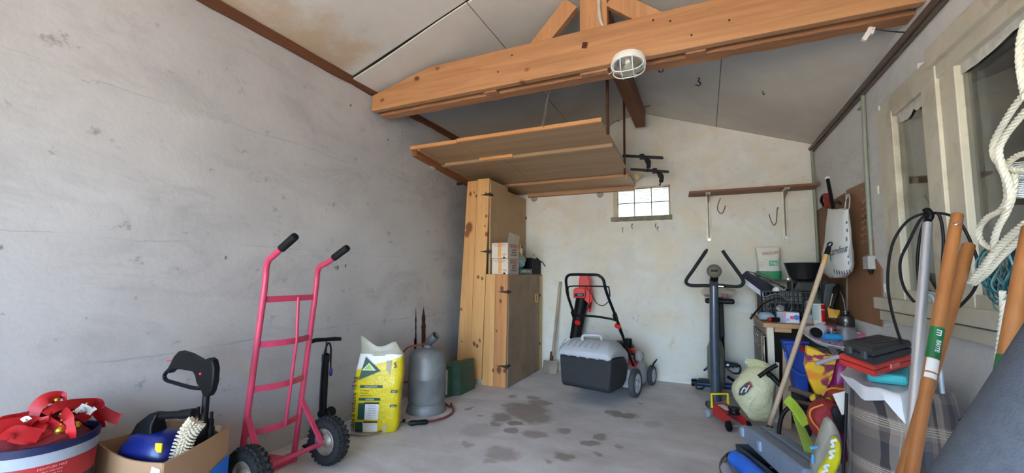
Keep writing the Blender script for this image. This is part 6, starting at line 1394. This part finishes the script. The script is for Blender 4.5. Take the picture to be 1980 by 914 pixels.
tag(B().sheet(lambda u, v: (.90 + .085 * u, 2.14 + .05 * u + .06 * noise.noise((u * 3, v * 3, 2)) * .3 + .02, .03 + .48 * v), 6, 8, .002).jitter(.006, 12).done('film_sheet', mat('pale_blue_sheet', (196, 206, 216), .5)), 'pale sheet hanging between plaid bag and right wall', 'sheet')
# plastic sheet, teal bag, red and black cases on it
M_PLF = mat('white_film', (218, 220, 224), .4, var=.05)
FT = [at(x, y, z=.675) for x, y in ((1624, 724), (1662, 744), (1700, 754), (1738, 760), (1768, 752))]
FB = [at(x, y, z=.675) for x, y in ((1650, 700), (1680, 700), (1710, 700), (1740, 702), (1764, 704))]
DR = [(-.01, .004), (-.035, .055), (-.04, .030), (-.05, .105), (-.03, .055)]
def film(u, v):
    i = min(int(u * 4), 3); f = u * 4 - i; a = FT[i].lerp(FT[i + 1], f); c = FB[i].lerp(FB[i + 1], f); o, dz = [DR[i][k] + (DR[i + 1][k] - DR[i][k]) * f for k in (0, 1)]
    if v < .5: k = 1 - v * 2; return (a.x - .35 * o * k * 0, a.y + o * (k ** .5), .679 + .022 * (1 - k) * math.sin(u * 9) ** 2 * .3 - dz * k * k)
    k = (v - .5) * 2; p = a.lerp(c, k); return (p.x, p.y, .679 + .006 * noise.noise((u * 5, v * 5, 1)))
tag(B().sheet(film, 26, 18, .0015).jitter(.004, 20).done('plastic_sheet', M_PLF), 'crumpled white plastic sheet over the plaid bag top', 'sheet')
tlb = B().prism([at(x, y, z=.684) for x, y in ((1676, 738), (1756, 748), (1758, 716), (1690, 700))], (0, 0, .040)).done('towel', mat('teal_cloth', (58, 176, 184), .6, var=.3, scale=14), None, smooth=False, bevel=.014)
tag(tlb, 'folded turquoise cloth under the red case', 'cloth')
def quadcase(nm, label, px, ztop, z0, m, bev):
    P = [at(x, y, z=ztop) for x, y in px]
    t = thing(nm, label, 'case', sum(P, Vector()) / 4 - Vector((0, 0, ztop - z0)))
    c_ = sum(P, Vector()) / 4; h = ztop - z0
    def r_(s, z): return [Vector((c_.x + (p.x - c_.x) * s, c_.y + (p.y - c_.y) * s, z)) for p in P]
    B().loft([r_(.95, z0), r_(1.0, z0 + h * .12), r_(1.0, z0 + h * .48)]).done('case_shell', m, t, smooth=False, bevel=bev); B().loft([r_(1.0, z0 + h * .52), r_(1.0, z0 + h * .85), r_(.95, ztop)]).done('case_lid', m, t, smooth=False, bevel=bev)
    return t, P, c_
rc, P, c_ = quadcase('red_case', 'flat red plastic case under the black case', [(1622, 682), (1696, 666), (1763, 684), (1690, 704)], .776, .726, mat('bright_red_case', (226, 62, 54), .45), .012)
B().box((P[3] + (P[2] - P[3]) * .5) + Vector((0, -.003, -.025)), (.09, .006, .018), (0, 0, math.atan2((P[2] - P[3]).y, (P[2] - P[3]).x))).done('handle_recess', mat('pale_red', (232, 120, 110), .5), rc, smooth=False)
bc2, P, c_ = quadcase('black_case', 'flat black plastic tool case topmost on the plaid bag', [(1630, 657), (1697, 645), (1762, 657), (1687, 675)], .84, .779, mat('black_case_plastic', (44, 46, 52), .55, var=.1, scale=10), .008)
for k in range(3):
    f = .25 + .25 * k; B().box(P[0].lerp(P[3], f).lerp(P[1].lerp(P[2], f), .5) + Vector((0, 0, .001)), (.22, .012, .004), (0, 0, R(50))).done('lid_rib', mat('black_case_plastic', (44, 46, 52), .55), bc2, smooth=False, bevel=.002)
for f in (.25, .75): B().box(P[0].lerp(P[3], f) + Vector((-.003, -.003, -.03)), (.03, .012, .03), (0, 0, math.atan2((P[3] - P[0]).y, (P[3] - P[0]).x))).done('latch', M_GREYC, bc2, smooth=False, bevel=.003)

# things piled between workbench and plaid bag
M_BIN = mat('bin_blue', (20, 66, 164), .4)
bb = thing('blue_tub', 'blue plastic tub inside the dark opening of the workbench', 'tub', at(1540, 770, y=3.60)); ybt = 3.60
P = [at(x, y, y=ybt) for x, y in ((1518, 662), (1562, 662), (1565, 770), (1541, 772))]
B().loft([[P[3], P[2], P[2] + Vector((0, .2, 0)), P[3] + Vector((0, .2, 0))], [P[0], P[1], P[1] + Vector((0, .25, 0)), P[0] + Vector((0, .25, 0))]]).done('tub_body', M_BIN, bb, smooth=False, bevel=.01)
B().tube([P[0] + Vector((-.006, -.006, 0)), P[1] + Vector((.006, -.006, 0))], .012, 10).done('rim', M_BIN, bb); B().tube(smooth_path([at(1518, 680, y=ybt - .03), at(1525, 705, y=ybt - .05), at(1545, 722, y=ybt - .05), at(1560, 726, y=ybt - .03)], 5), .006, 8).done('bail', mat('mid_blue', (66, 110, 200), .4), bb)
# frying pan, oval tray and what is on it
tc = at(1620, 652, y=3.60)
tr = thing('oval_tray', 'white rimmed floral tray lying tilted on the pile before the workbench', 'tray', tc)
c_ = tc; ux, uy = Vector((.205, .02, -.012)), Vector((-.02, .15, .054))
def el_(s, z, n=40): return [c_ + ux * s * math.cos(2 * PI * k / n) + uy * s * math.sin(2 * PI * k / n) + Vector((0, 0, z)) for k in range(n)]
B().loft([el_(.80, -.03), el_(.98, .0), el_(1.0, .006), el_(.97, .008), el_(.80, -.020), el_(.02, -.022)], cap=True).done('tray_rim', M_WHT, tr)
def floral():
    m = bpy.data.materials.new('floral_print'); t = NT(m)
    v = t.n.new('ShaderNodeTexVoronoi'); v.inputs['Scale'].default_value = 22; t.link(t.co, v.inputs['Vector'])
    k = t.ramp(t.noise(26, 3, .5, None, 1.0), [(.30, lin((90, 60, 100))), (.42, lin((222, 214, 222))), (.58, lin((214, 120, 160))), (.70, lin((196, 50, 70)))], 'EASE'); t.base(k); t.rough(.4); return m
B().loft([el_(.80, -.0205), el_(.80, -.0185)]).done('floral_base', floral(), tr)
tp = thing('fabric_tube', 'white can lying on the tray with its dark open end towards the door', 'can', at(1582, 655, y=3.55)); a = at(1578, 643, y=3.52); d = Vector((.45, .85, .22)).normalized()
B().lathe([(.038, 0), (.040, .004), (.040, .10), (.001, .10)], Matrix.Translation(a) @ d.to_track_quat('Z', 'Y').to_matrix().to_4x4(), 24, cap=False).done('can_body', mat('white_shell', (216, 218, 224), .4), tp)
B().lathe([(.001, .012), (.038, .010)], Matrix.Translation(a) @ d.to_track_quat('Z', 'Y').to_matrix().to_4x4(), 24, cap=False).done('dark_inside', M_BLKP, tp)
tag(B().lathe([(.001, 0), (.022, .0), (.024, .06), (.018, .11), (.001, .115)], Matrix.Translation(at(1592, 650, y=3.52)) @ Vector((.92, .2, -.03)).to_track_quat('Z', 'Y').to_matrix().to_4x4(), 16).done('blue_tube', mat('sky_blue_tube', (52, 160, 226), .4)), 'bright blue tube lying on the floral tray', 'tube')
kt = thing('metal_pot', 'small bright metal pot with lid and handle on the floral tray', 'pot', at(1637, 655, y=3.58)); kc = at(1637, 657, y=3.58)
B().lathe([(.001, 0), (.060, .0), (.062, .006), (.052, .075), (.054, .080), (.050, .088), (.020, .094), (.006, .098), (.008, .118), (.001, .122)], Matrix.Translation(kc), 28).done('pot_body', mat('worn_aluminium', (168, 170, 172), .32, .85, var=.08), kt)
B().tube(smooth_path([kc + Vector((-.050, -.02, .074)), kc + Vector((-.088, -.03, .078)), kc + Vector((-.085, -.03, .03)), kc + Vector((-.058, -.02, .015))], 4), .006, 8).done('pot_handle', mat('worn_aluminium', (168, 170, 172), .32, .85), kt)
for k, (px, py, s, col_, nm, lb_) in enumerate(((1600, 634, .030, (220, 120, 160), 'paper_flower', 'pink paper flower at the back of the floral tray'), (1620, 636, .026, (30, 28, 34), 'sunglasses', 'dark sunglasses at the back of the floral tray'), (1664, 650, .035, (222, 110, 150), 'pink_cloth', 'pink cloth scrap right of the metal pot'), (1618, 650, .018, (214, 150, 70), 'orange_box', 'tiny orange box beside the metal pot'))):
    p = at(px, py, y=3.66); b = B()
    if nm == 'sunglasses':
        b.sph(p + Vector((-.02, 0, 0)), (.022, .008, .016), 12).sph(p + Vector((.03, .01, 0)), (.022, .008, .016), 12).tube([p + Vector((-.02, 0, .012)), p + Vector((.03, .01, .012))], .003, 6)
    elif nm == 'orange_box': b.box(p, (.03, .022, .022))
    else: b.sph(p, (s * 1.3, s, s * .6), 12).jitter(.012, 26, k)
    tag(b.done(nm, mat(nm + '_mat', col_, .5)), lb_, nm.split('_')[-1])
fp_ = thing('frying_pan', 'dark frying pan with a grey handle under the floral tray', 'pan', at(1592, 680, y=3.52)); pc_ = at(1592, 674, y=3.56)
B().lathe([(.001, 0), (.10, .0), (.118, .038), (.122, .040), (.116, .040), (.098, .006), (.001, .005)], Matrix.Translation((pc_.x, pc_.y, pc_.z - .02)), 36).done('pan_body', mat('dull_steel', (112, 104, 98), .4, .6), fp_)
B().tube([at(1606, 670, y=3.44), at(1622, 694, y=3.32), at(1632, 716, y=3.24)], .01, flat=(.036, .010), up=(0, 0, 1)).done('pan_handle', mat('grey_handle', (120, 122, 128), .5), fp_, smooth=False, bevel=.004)
# fabrics and bags
def floral_bag():
    m = bpy.data.materials.new('yellow_floral_cloth'); t = NT(m)
    n1_ = t.noise(7, 2, .5, t.mapping(loc=(3, 2, 1)), 1.4); k = t.ramp(n1_, [(.36, lin((128, 20, 74))), (.43, lin((226, 178, 18)))], 'EASE')
    n2 = t.noise(6, 2, .5, t.mapping(loc=(9, 4, 7)), .8); k = t.mix(t.ramp(n2, [(.60, 0.0), (.66, 1.0)]), k, lin((226, 120, 30))); t.base(k); t.rough(.55); t.bump(t.noise(8, 3), .4, .02); return m
def soft(nm, label, cat, px, y, dpt, m, jit=.012, sub=1, lift=None, taper=.6):
    """cushiony shape with its outline px standing at depth y"""
    P = [at(a, b, y=y) for a, b in px]; c_ = sum(P, Vector()) / len(P); rings = []
    for s, o in ((taper, -dpt), (.92, -dpt * .6), (1.0, 0), (.92, dpt * .6), (taper, dpt)):
        rings.append([Vector((c_.x + (p.x - c_.x) * s, p.y + o, max(.003, c_.z + (p.z - c_.z) * s))) for p in P])
    b = B().loft(rings); b.jitter(jit, 10, len(label)); 
    for v in b.bm.verts: v.co.z = max(v.co.z, .003)
    return tag(b.done(nm, m, None, sub=sub), label, cat)
soft('magenta_bag', 'shiny magenta bag behind the yellow floral cloth', 'bag', [(1598, 690), (1625, 680), (1648, 700), (1656, 740), (1660, 800), (1652, 905), (1606, 905), (1592, 800), (1590, 750)], 2.98, .07, mat('magenta_film', (168, 22, 116), .35, var=.2, scale=14), .02)
yf = [(1556, 666), (1575, 672), (1598, 680), (1616, 688), (1606, 730), (1592, 764), (1575, 766), (1562, 735), (1554, 705)]
soft('floral_cloth', 'yellow floral printed cloth bag hanging below the tray', 'cloth', yf, 2.86, .022, floral_bag(), .010, 0, taper=.93)
soft('dark_red_cloth', 'dark red cloth peeping out left of the pan', 'cloth', [(1536, 662), (1556, 650), (1562, 668), (1556, 690), (1540, 684)], 3.63, .03, mat('crimson_cloth', (150, 20, 60), .7), .01)
a, c = at(1577, 703, y=2.815), at(1622, 688, y=2.84); tag(B().tube([a, c], .01, flat=(.028, .020), up=(0, 0, 1)).done('paddle', mat('lilac_grey', (186, 178, 190), .5), None, smooth=False, bevel=.006), 'pale lilac grey strip lying across the floral cloth', 'strip')
soft('red_bag', 'faded red bag with an orange cord in the heap', 'bag', [(1562, 778), (1590, 762), (1615, 775), (1630, 800), (1634, 832), (1605, 850), (1575, 846), (1556, 815)], 2.62, .08, mat('faded_red_cloth', (158, 44, 46), .7, var=.15, scale=8), .015)
soft('rust_bag', 'rust coloured bag above the faded red bag', 'bag', [(1596, 752), (1618, 745), (1648, 742), (1650, 772), (1630, 790), (1602, 775)], 2.74, .06, mat('rust_cloth', (160, 66, 46), .7, var=.15), .015)
for lb_, px, y in (('thin orange cord hanging down the faded red bag', [(1592, 782), (1570, 790), (1566, 802), (1572, 816), (1582, 828), (1586, 840)], 2.53), ('thin orange cord curved over the rust coloured bag', [(1590, 764), (1598, 754), (1612, 750), (1630, 752), (1645, 747)], 2.66)):
    tag(B().tube(smooth_path([at(a, b, y=y) for a, b in px], 6), .0045, 8).done('cord', mat('orange_cord', (226, 138, 56), .6)), lb_, 'cord', 'orange cords in the heap')
for k, (px, y, lb_) in enumerate((([(1526, 750), (1550, 758), (1580, 768), (1605, 775)], 2.80, 'longer brown stick lying across the heap'), ([(1535, 775), (1560, 780), (1582, 782)], 2.78, 'shorter brown stick under the longer one'))):
    tag(B().tube([at(a, b, y=y) for a, b in px], .014 - .003 * k, 8).jitter(.004, 20).done('stick', mat('brown_bark', (96, 78, 66), .9, var=.3, scale=20)), lb_, 'stick')
for k, (px, lb_) in enumerate((([(1562, 762), (1577, 757), (1580, 772), (1566, 778)], 'small yellow patch of fabric under the floral cloth'), ([(1592, 770), (1605, 764), (1616, 778), (1604, 787)], 'yellow handle patch on the faded red bag'))):
    soft('yellow_patch', lb_, 'fabric', px, 2.66, .015, mat('mustard_cloth', (196, 160, 30), .6), .004, 1)
# green basket
gk = thing('green_basket', 'lime green lattice basket tipped on its side in the heap', 'basket', at(1545, 860, y=2.55)); M_LIME = mat('lime_plastic', (166, 196, 66), .4)
rp_ = [at(x, y, y=2.62) for x, y in ((1520, 770), (1532, 782), (1546, 800), (1558, 822))]
B().tube(smooth_path(rp_, 5), .012, flat=(.052, .012), up=(.6, -.8, 0)).done('rim', M_LIME, gk, smooth=False, bevel=.004)
lp0 = [at(x, y, y=2.62) for x, y in ((1533, 798), (1556, 828))]; lp1 = [at(x, y, y=2.50) for x, y in ((1562, 888), (1586, 890))]
b = B()
for k in range(8):
    u = k / 7; b.tube([lp0[0].lerp(lp0[1], u), lp1[0].lerp(lp1[1], u)], .0042, 6)
for k in range(9):
    v = k / 8; b.tube([lp0[0].lerp(lp1[0], v), lp0[1].lerp(lp1[1], v)], .0036, 6)
    if k < 8: b.tube([lp0[0].lerp(lp1[0], v), lp0[1].lerp(lp1[1], v + .125)], .003, 6)
b.done('lattice', mat('dull_lime_lattice', (136, 156, 60), .5), gk)
tag(B().tube(smooth_path([at(x, y, y=2.70) for x, y in ((1506, 838), (1508, 818), (1514, 800), (1526, 788), (1545, 785), (1562, 790))], 6), .010, 10).done('hose_loop', M_BLKP), 'black hose arching in front of the workbench boards', 'hose')
soft('black_bag', 'black bag in the dark gap behind the lime basket', 'bag', [(1526, 748), (1560, 762), (1574, 800), (1572, 850), (1550, 852), (1532, 810)], 3.0, .08, mat('black_cloth', (30, 30, 32), .8), .012)
soft('folded_bag', 'black folded bag between the red bag and plaid bag', 'bag', [(1600, 785), (1618, 778), (1640, 812), (1640, 850), (1622, 838)], 2.46, .02, mat('black_cloth', (30, 30, 32), .8), .006)
tag(B().prism([at(x, y, y=2.36) for x, y in ((1610, 762), (1634, 756), (1634, 800), (1628, 802))], (0, .006, 0)).done('paper_sheet', M_WHT, None, smooth=False), 'folded white paper sheet wedged beside the plaid bag', 'paper')
# clear and yellow bags at the front
soft('clear_film_bag', 'large clear grey plastic bag standing before the plaid bag', 'bag', [(1594, 797), (1606, 806), (1622, 830), (1628, 860), (1624, 925), (1560, 925), (1566, 880), (1580, 850)], 2.28, .05, mat('grey_clear_film', (176, 172, 158), .3, alpha=.72, var=.12), .024)
yfb = soft('yellow_film_bag', 'bright yellow plastic bag in front of the clear bag', 'bag', [(1608, 835), (1628, 842), (1624, 880), (1616, 905), (1606, 930), (1574, 930), (1578, 908), (1596, 885), (1604, 860)], 2.20, .025, mat('yellow_film', (216, 208, 20), .35, var=.08), .018)
for pts in (((1618, 850), (1608, 853), (1612, 861), (1606, 864)), ((1616, 870), (1604, 874), (1611, 880), (1603, 886)), ((1604, 898), (1594, 902), (1600, 908), (1590, 912), (1594, 918))):
    B().tube(smooth_path([at(x, y, y=2.166) for x, y in pts], 3), .005, flat=(.010, .003), up=(0, -1, 0)).done('white_print', M_WHITEINK, yfb, smooth=False)
b = B(); b.tube([at(1566, 866, y=2.23), at(1582, 864, y=2.23)], .006, 6); b.tube([at(1572, 878, y=2.23), at(1572, 895, y=2.23)], .006, 6); tag(b.done('blue_tape', mat('light_blue_tape', (80, 160, 220), .5)), 'light blue tape marks on the clear grey bag', 'tape')
tag(B().tube(smooth_path([at(x, y, y=2.13) for x, y in ((1637, 760), (1635, 820), (1632, 880), (1630, 935))], 5), .006, 8).done('black_strap', M_BLKP), 'black strap hanging down the left side of the plaid bag', 'strap')

# ------------------------------------------------------------------ long tools, cable, rope and wire at the tall window
M_ALU = mat('brushed_aluminium', (226, 230, 240), .38, .75, var=.05); M_HAND = wood('varnished_handle', (178, 118, 68), (152, 92, 48), 'Z', 9, .32, bump=.05)
M_LABEL = mat('label_green', (26, 104, 58), .45)
at_ = thing('aluminium_tube', 'bright aluminium tube leaning in front of the tall window', 'tube', at(1762, 800, y=1.78))
a, c = at(1794, 432, y=2.12), at(1766, 800, y=1.78); d = c - a; c2 = a + d * (a.z / (a.z - c.z)) * .997
B().tube([a, c, c2], .0150, 22).done('tube', M_ALU, at_); B().tube([a - d.normalized() * .018, a + d.normalized() * .004], [.011, .0135], 18).done('end_cap', M_BLKP, at_)
cw2 = thing('cable_coil', 'black electric cable hanging in big loops over the aluminium tube', 'cable', a + Vector((0, 0, -.3)))
def loop(pts, y, r=.0050): B().tube(smooth_path([at(px, py, y=y + dy) for px, py, dy in [(p + (0,))[:3] for p in pts]], 7), r, 9).done('cable_loop', M_BLKP, cw2)
loop([(1796, 412), (1775, 416), (1750, 432), (1728, 466), (1718, 510), (1717, 556), (1724, 600), (1736, 642), (1745, 665)], 2.14); loop([(1790, 415), (1776, 430), (1758, 466), (1742, 500), (1741, 530), (1750, 560), (1768, 584)], 2.13)
loop([(1796, 414), (1812, 412), (1820, 428), (1824, 462), (1822, 510), (1816, 560), (1812, 600)], 2.14); loop([(1800, 412), (1830, 414), (1856, 430), (1878, 470), (1892, 515), (1886, 555), (1860, 588), (1835, 606)], 2.15); loop([(1792, 418), (1780, 452), (1774, 500), (1776, 540)], 2.16)
B().tube(smooth_path([at(1788, 408, y=2.13), at(1794, 406, y=2.12), at(1800, 416, y=2.11), at(1797, 424, y=2.11)], 4), .010, 10).done('plug', M_BLKP, cw2)
tag(B().tube(smooth_path([at(x, y, y=2.20) for x, y in ((1766, 700), (1770, 640), (1780, 590), (1795, 570), (1806, 580), (1812, 610), (1815, 680), (1822, 760))], 6), .008, 12).done('bent_tube', mat('pale_blue_tube', (176, 190, 204), .35, .3)), 'thin pale bent tube behind the aluminium tube', 'tube')
def wooden_handle(label, pt, yt, pb, yb, r0, r1, lab=None, blunt=False):
    a, c = at(*pt, y=yt), at(*pb, y=yb); d = c - a; e = a + d * min((a.z - .004) / (a.z - c.z), 4); t = thing('wooden_pole', label, 'pole', e, None, 'varnished wooden handles by the window')
    n = 12; B().tube([a - d.normalized() * .004] + [a + (e - a) * (k / n) for k in range(n + 1)], [r0 * .8] + [r0 + (r1 - r0) * (k / n) + .0012 * math.sin(k * .9) for k in range(n + 1)], 20).done('shaft', M_HAND, t)
    if lab:
        for (f0, f1, m_) in lab:
            B().tube([a + d * f0, a + d * f1], [r0 + (r1 - r0) * f0 * .5 + .0016, r0 + (r1 - r0) * f1 * .5 + .0016], 22).done('label_sleeve', m_, t)
    return t, a, d
t1, a1, d1_ = wooden_handle('varnished wooden handle with a green label beside the aluminium tube', (1851, 416), 1.76, (1772, 860), 1.52, .0150, .0165, None)
t2, a2, d2_ = wooden_handle('shorter varnished wooden handle crossing behind the labelled one', (1873, 474), 1.84, (1748, 910), 1.58, .0165, .0165)
# printed label: a curved patch on the visible half of the handle
def sleeve(t, a, d, f0, f1, r, m, nm, a0, a1_):
    ax_d = d.normalized(); v = (Vector((0, 0, HCAM)) - (a + d * f0)); v = (v - ax_d * v.dot(ax_d)).normalized(); w = ax_d.cross(v); n = 8
    def f(u, q): an = R(a0 + (a1_ - a0) * u); return a + d * (f0 + (f1 - f0) * q) + (v * math.cos(an) + w * math.sin(an)) * r
    return B().sheet(f, n, 2, .0006).done(nm, m, t), v, w
_, v_, w_2 = sleeve(t1, a1, d1_, .53, .66, .0166, M_LABEL, 'green_label', -85, 60); sleeve(t1, a1, d1_, .663, .715, .0167, M_WHT, 'white_label', -75, 35); sleeve(t1, a1, d1_, .722, .742, .0167, M_WHT, 'white_label', -75, 35)
axd1 = d1_.normalized(); nrm = (v_ * math.cos(R(-25)) + w_2 * math.sin(R(-25)))
if True:
    o_ = a1 + d1_ * .61 + nrm * .0172; text('BRITE', .0145, frame(o_, axd1, axd1.cross(nrm) * -1), M_WHITEINK, t1, ext=.0002); o_ = a1 + d1_ * .555 + nrm * .0172; text('m', .026, frame(o_, axd1, axd1.cross(nrm) * -1), M_WHITEINK, t1, ext=.0002)
t3, a3, d3 = wooden_handle('varnished wooden handle at the right behind the grey roll', (1992, 440), 1.50, (1940, 720), 1.38, .0155, .0155)
sleeve(t3, a3, d3, .90, 1.08, .0165, M_LABEL, 'green_label', -20, 80)
tag(B().tube(smooth_path([at(1843, 428, y=1.745), at(1846, 434, y=1.73), at(1856, 430, y=1.73), at(1862, 420, y=1.74)], 4), .0018, 6).done('wire_tie', mat('zinc', (170, 170, 166), .3, .8)), 'thin wire tie round the top of the labelled handle', 'wire')
# laid rope
M_ROPE = mat('cream_rope', (226, 220, 200), .8, var=.08, scale=30)
rpth = thing('rope', 'thick cream three strand rope hanging in loops before the window', 'rope', at(1935, 560, x=.80))
def laid(pts, r=.0085, x=.80, nm='strand', pitch=.046):
    P = smooth_path([at(a, b, x=x + (q[0] if q else 0)) for a, b, *q in pts], 12); L = [0]
    for i in range(1, len(P)): L.append(L[-1] + (P[i] - P[i - 1]).length)
    N = int(L[-1] / .007) + 2; S = []; j = 0
    for k in range(N):
        s = L[-1] * k / (N - 1)
        while j < len(L) - 2 and L[j + 1] < s: j += 1
        S.append(P[j].lerp(P[j + 1], (s - L[j]) / max(1e-6, L[j + 1] - L[j])))
    b = B()
    for ph in range(3):
        Q = []
        u = None
        for i, p in enumerate(S):
            t = (S[min(i + 1, N - 1)] - S[max(i - 1, 0)]).normalized(); u = t.orthogonal().normalized() if u is None else (u - t * u.dot(t)).normalized(); w = t.cross(u); an = 2 * PI * (L[-1] * i / (N - 1)) / pitch + ph * 2 * PI / 3
            Q.append(p + (u * math.cos(an) + w * math.sin(an)) * r * .52)
        b.tube(Q, r * .56, 6)
    return b.done(nm, M_ROPE, rpth)
laid([(1982, 40), (1972, 90), (1974, 140), (1984, 190)], .009); laid([(1990, 170), (1962, 205), (1940, 240), (1922, 275), (1922, 302), (1938, 320), (1962, 328), (1990, 330)]); laid([(1992, 205, -.02), (1965, 235, -.02), (1944, 262, -.02), (1932, 288, -.02), (1936, 315, -.02), (1948, 345, -.02), (1954, 375, -.02), (1946, 402, -.02)])
laid([(1932, 318), (1944, 345), (1948, 380), (1936, 405), (1910, 420), (1894, 440), (1895, 462), (1910, 476), (1930, 484)]); laid([(1962, 335), (1958, 375), (1946, 410), (1930, 440), (1922, 470), (1930, 488)]); laid([(1992, 295, .02), (1970, 300, .02), (1952, 312, .02), (1940, 330, .02)])
laid([(1992, 425, -.03), (1955, 455, -.03), (1925, 485, -.03), (1900, 518, -.03), (1876, 545, -.03)], .0098); laid([(1996, 440, -.015), (1960, 472, -.015), (1932, 500, -.015), (1905, 530, -.015), (1882, 548, -.015)], .0092); laid([(1938, 562), (1940, 600), (1936, 640), (1930, 690), (1926, 760)], .0082)
# coil of teal wire
wc = thing('wire_coil', 'coil of teal green plastic coated wire hanging at the window sill', 'wire coil', at(1952, 585, x=.86)); random.seed(5); M_TEAL = mat('teal_wire', (30, 96, 104), .4, var=.2, scale=20); M_TEAL2 = mat('pale_teal_wire', (110, 156, 156), .4)
cc = at(1960, 530, x=.84); ry, rz = .085, .095
for g in range(3):
    b = B()
    for k in range(8):
        a_, e_, s_ = random.uniform(-.012, .012), random.uniform(.62, 1.03), random.uniform(-.035, .035)
        b.tube([cc + Vector((s_ + .01 * math.sin(3 * t_ + k), ry * e_ * math.cos(t_) + a_, rz * e_ * math.sin(t_) + a_)) for t_ in [2 * PI * i / 30 for i in range(30)]], .0022, 6, closed=True)
    tag(b.done('wire_turns', M_TEAL if g < 2 else M_TEAL2, wc), kind='stuff')
B().tube(smooth_path([cc + Vector((-.03, .08, -.04)), cc + Vector((-.03, .11, .0)), cc + Vector((-.02, .10, .06)), cc + Vector((-.02, .06, .03))], 5), .0022, 6).done('loose_end', M_TEAL2, wc)
# grey felt roll leaning at the front right
M_FELT = mat('blue_grey_felt', (82, 89, 100), .95, var=.10, scale=60, bump=.35, bscale=240)
e0, e1 = at(1825, 914, y=.82), at(1980, 678, y=.82); dr = (e1 - e0).normalized(); pr_ = Vector((dr.z, 0, -dr.x)); rF = .15
base = e0 + pr_ * rF - dr * ((e0 + pr_ * rF).z / dr.z) + dr * (.16); base.z = max(base.z, .0)
st = e0 + pr_ * rF - dr * (((e0 + pr_ * rF).z - .10) / dr.z)
fr = thing('felt_roll', 'rolled blue grey felt mat leaning towards the right wall in front', 'roll', (st.x, st.y, 0))
lr = 1.02
Mr = Matrix.Translation(st) @ dr.to_track_quat('Z', 'Y').to_matrix().to_4x4()
B().lathe([(.03, .0), (rF - .012, 0), (rF, .012), (rF, lr - .012), (rF - .012, lr), (.03, lr)], Mr, 40).jitter(.003, 12).done('outer_layer', M_FELT, fr)
b = B(); P = [];
for i in range(90): an = i / 89 * 2 * PI * 4; rr3 = .03 + (rF - .04) * i / 89; P.append(Mr @ Vector((rr3 * math.cos(an), rr3 * math.sin(an), lr + .004)))
b.tube(P, .002, flat=(.006, .006), up=tuple(dr)).done('spiral_edge', mat('dark_felt', (62, 66, 74), .95), fr, smooth=False)
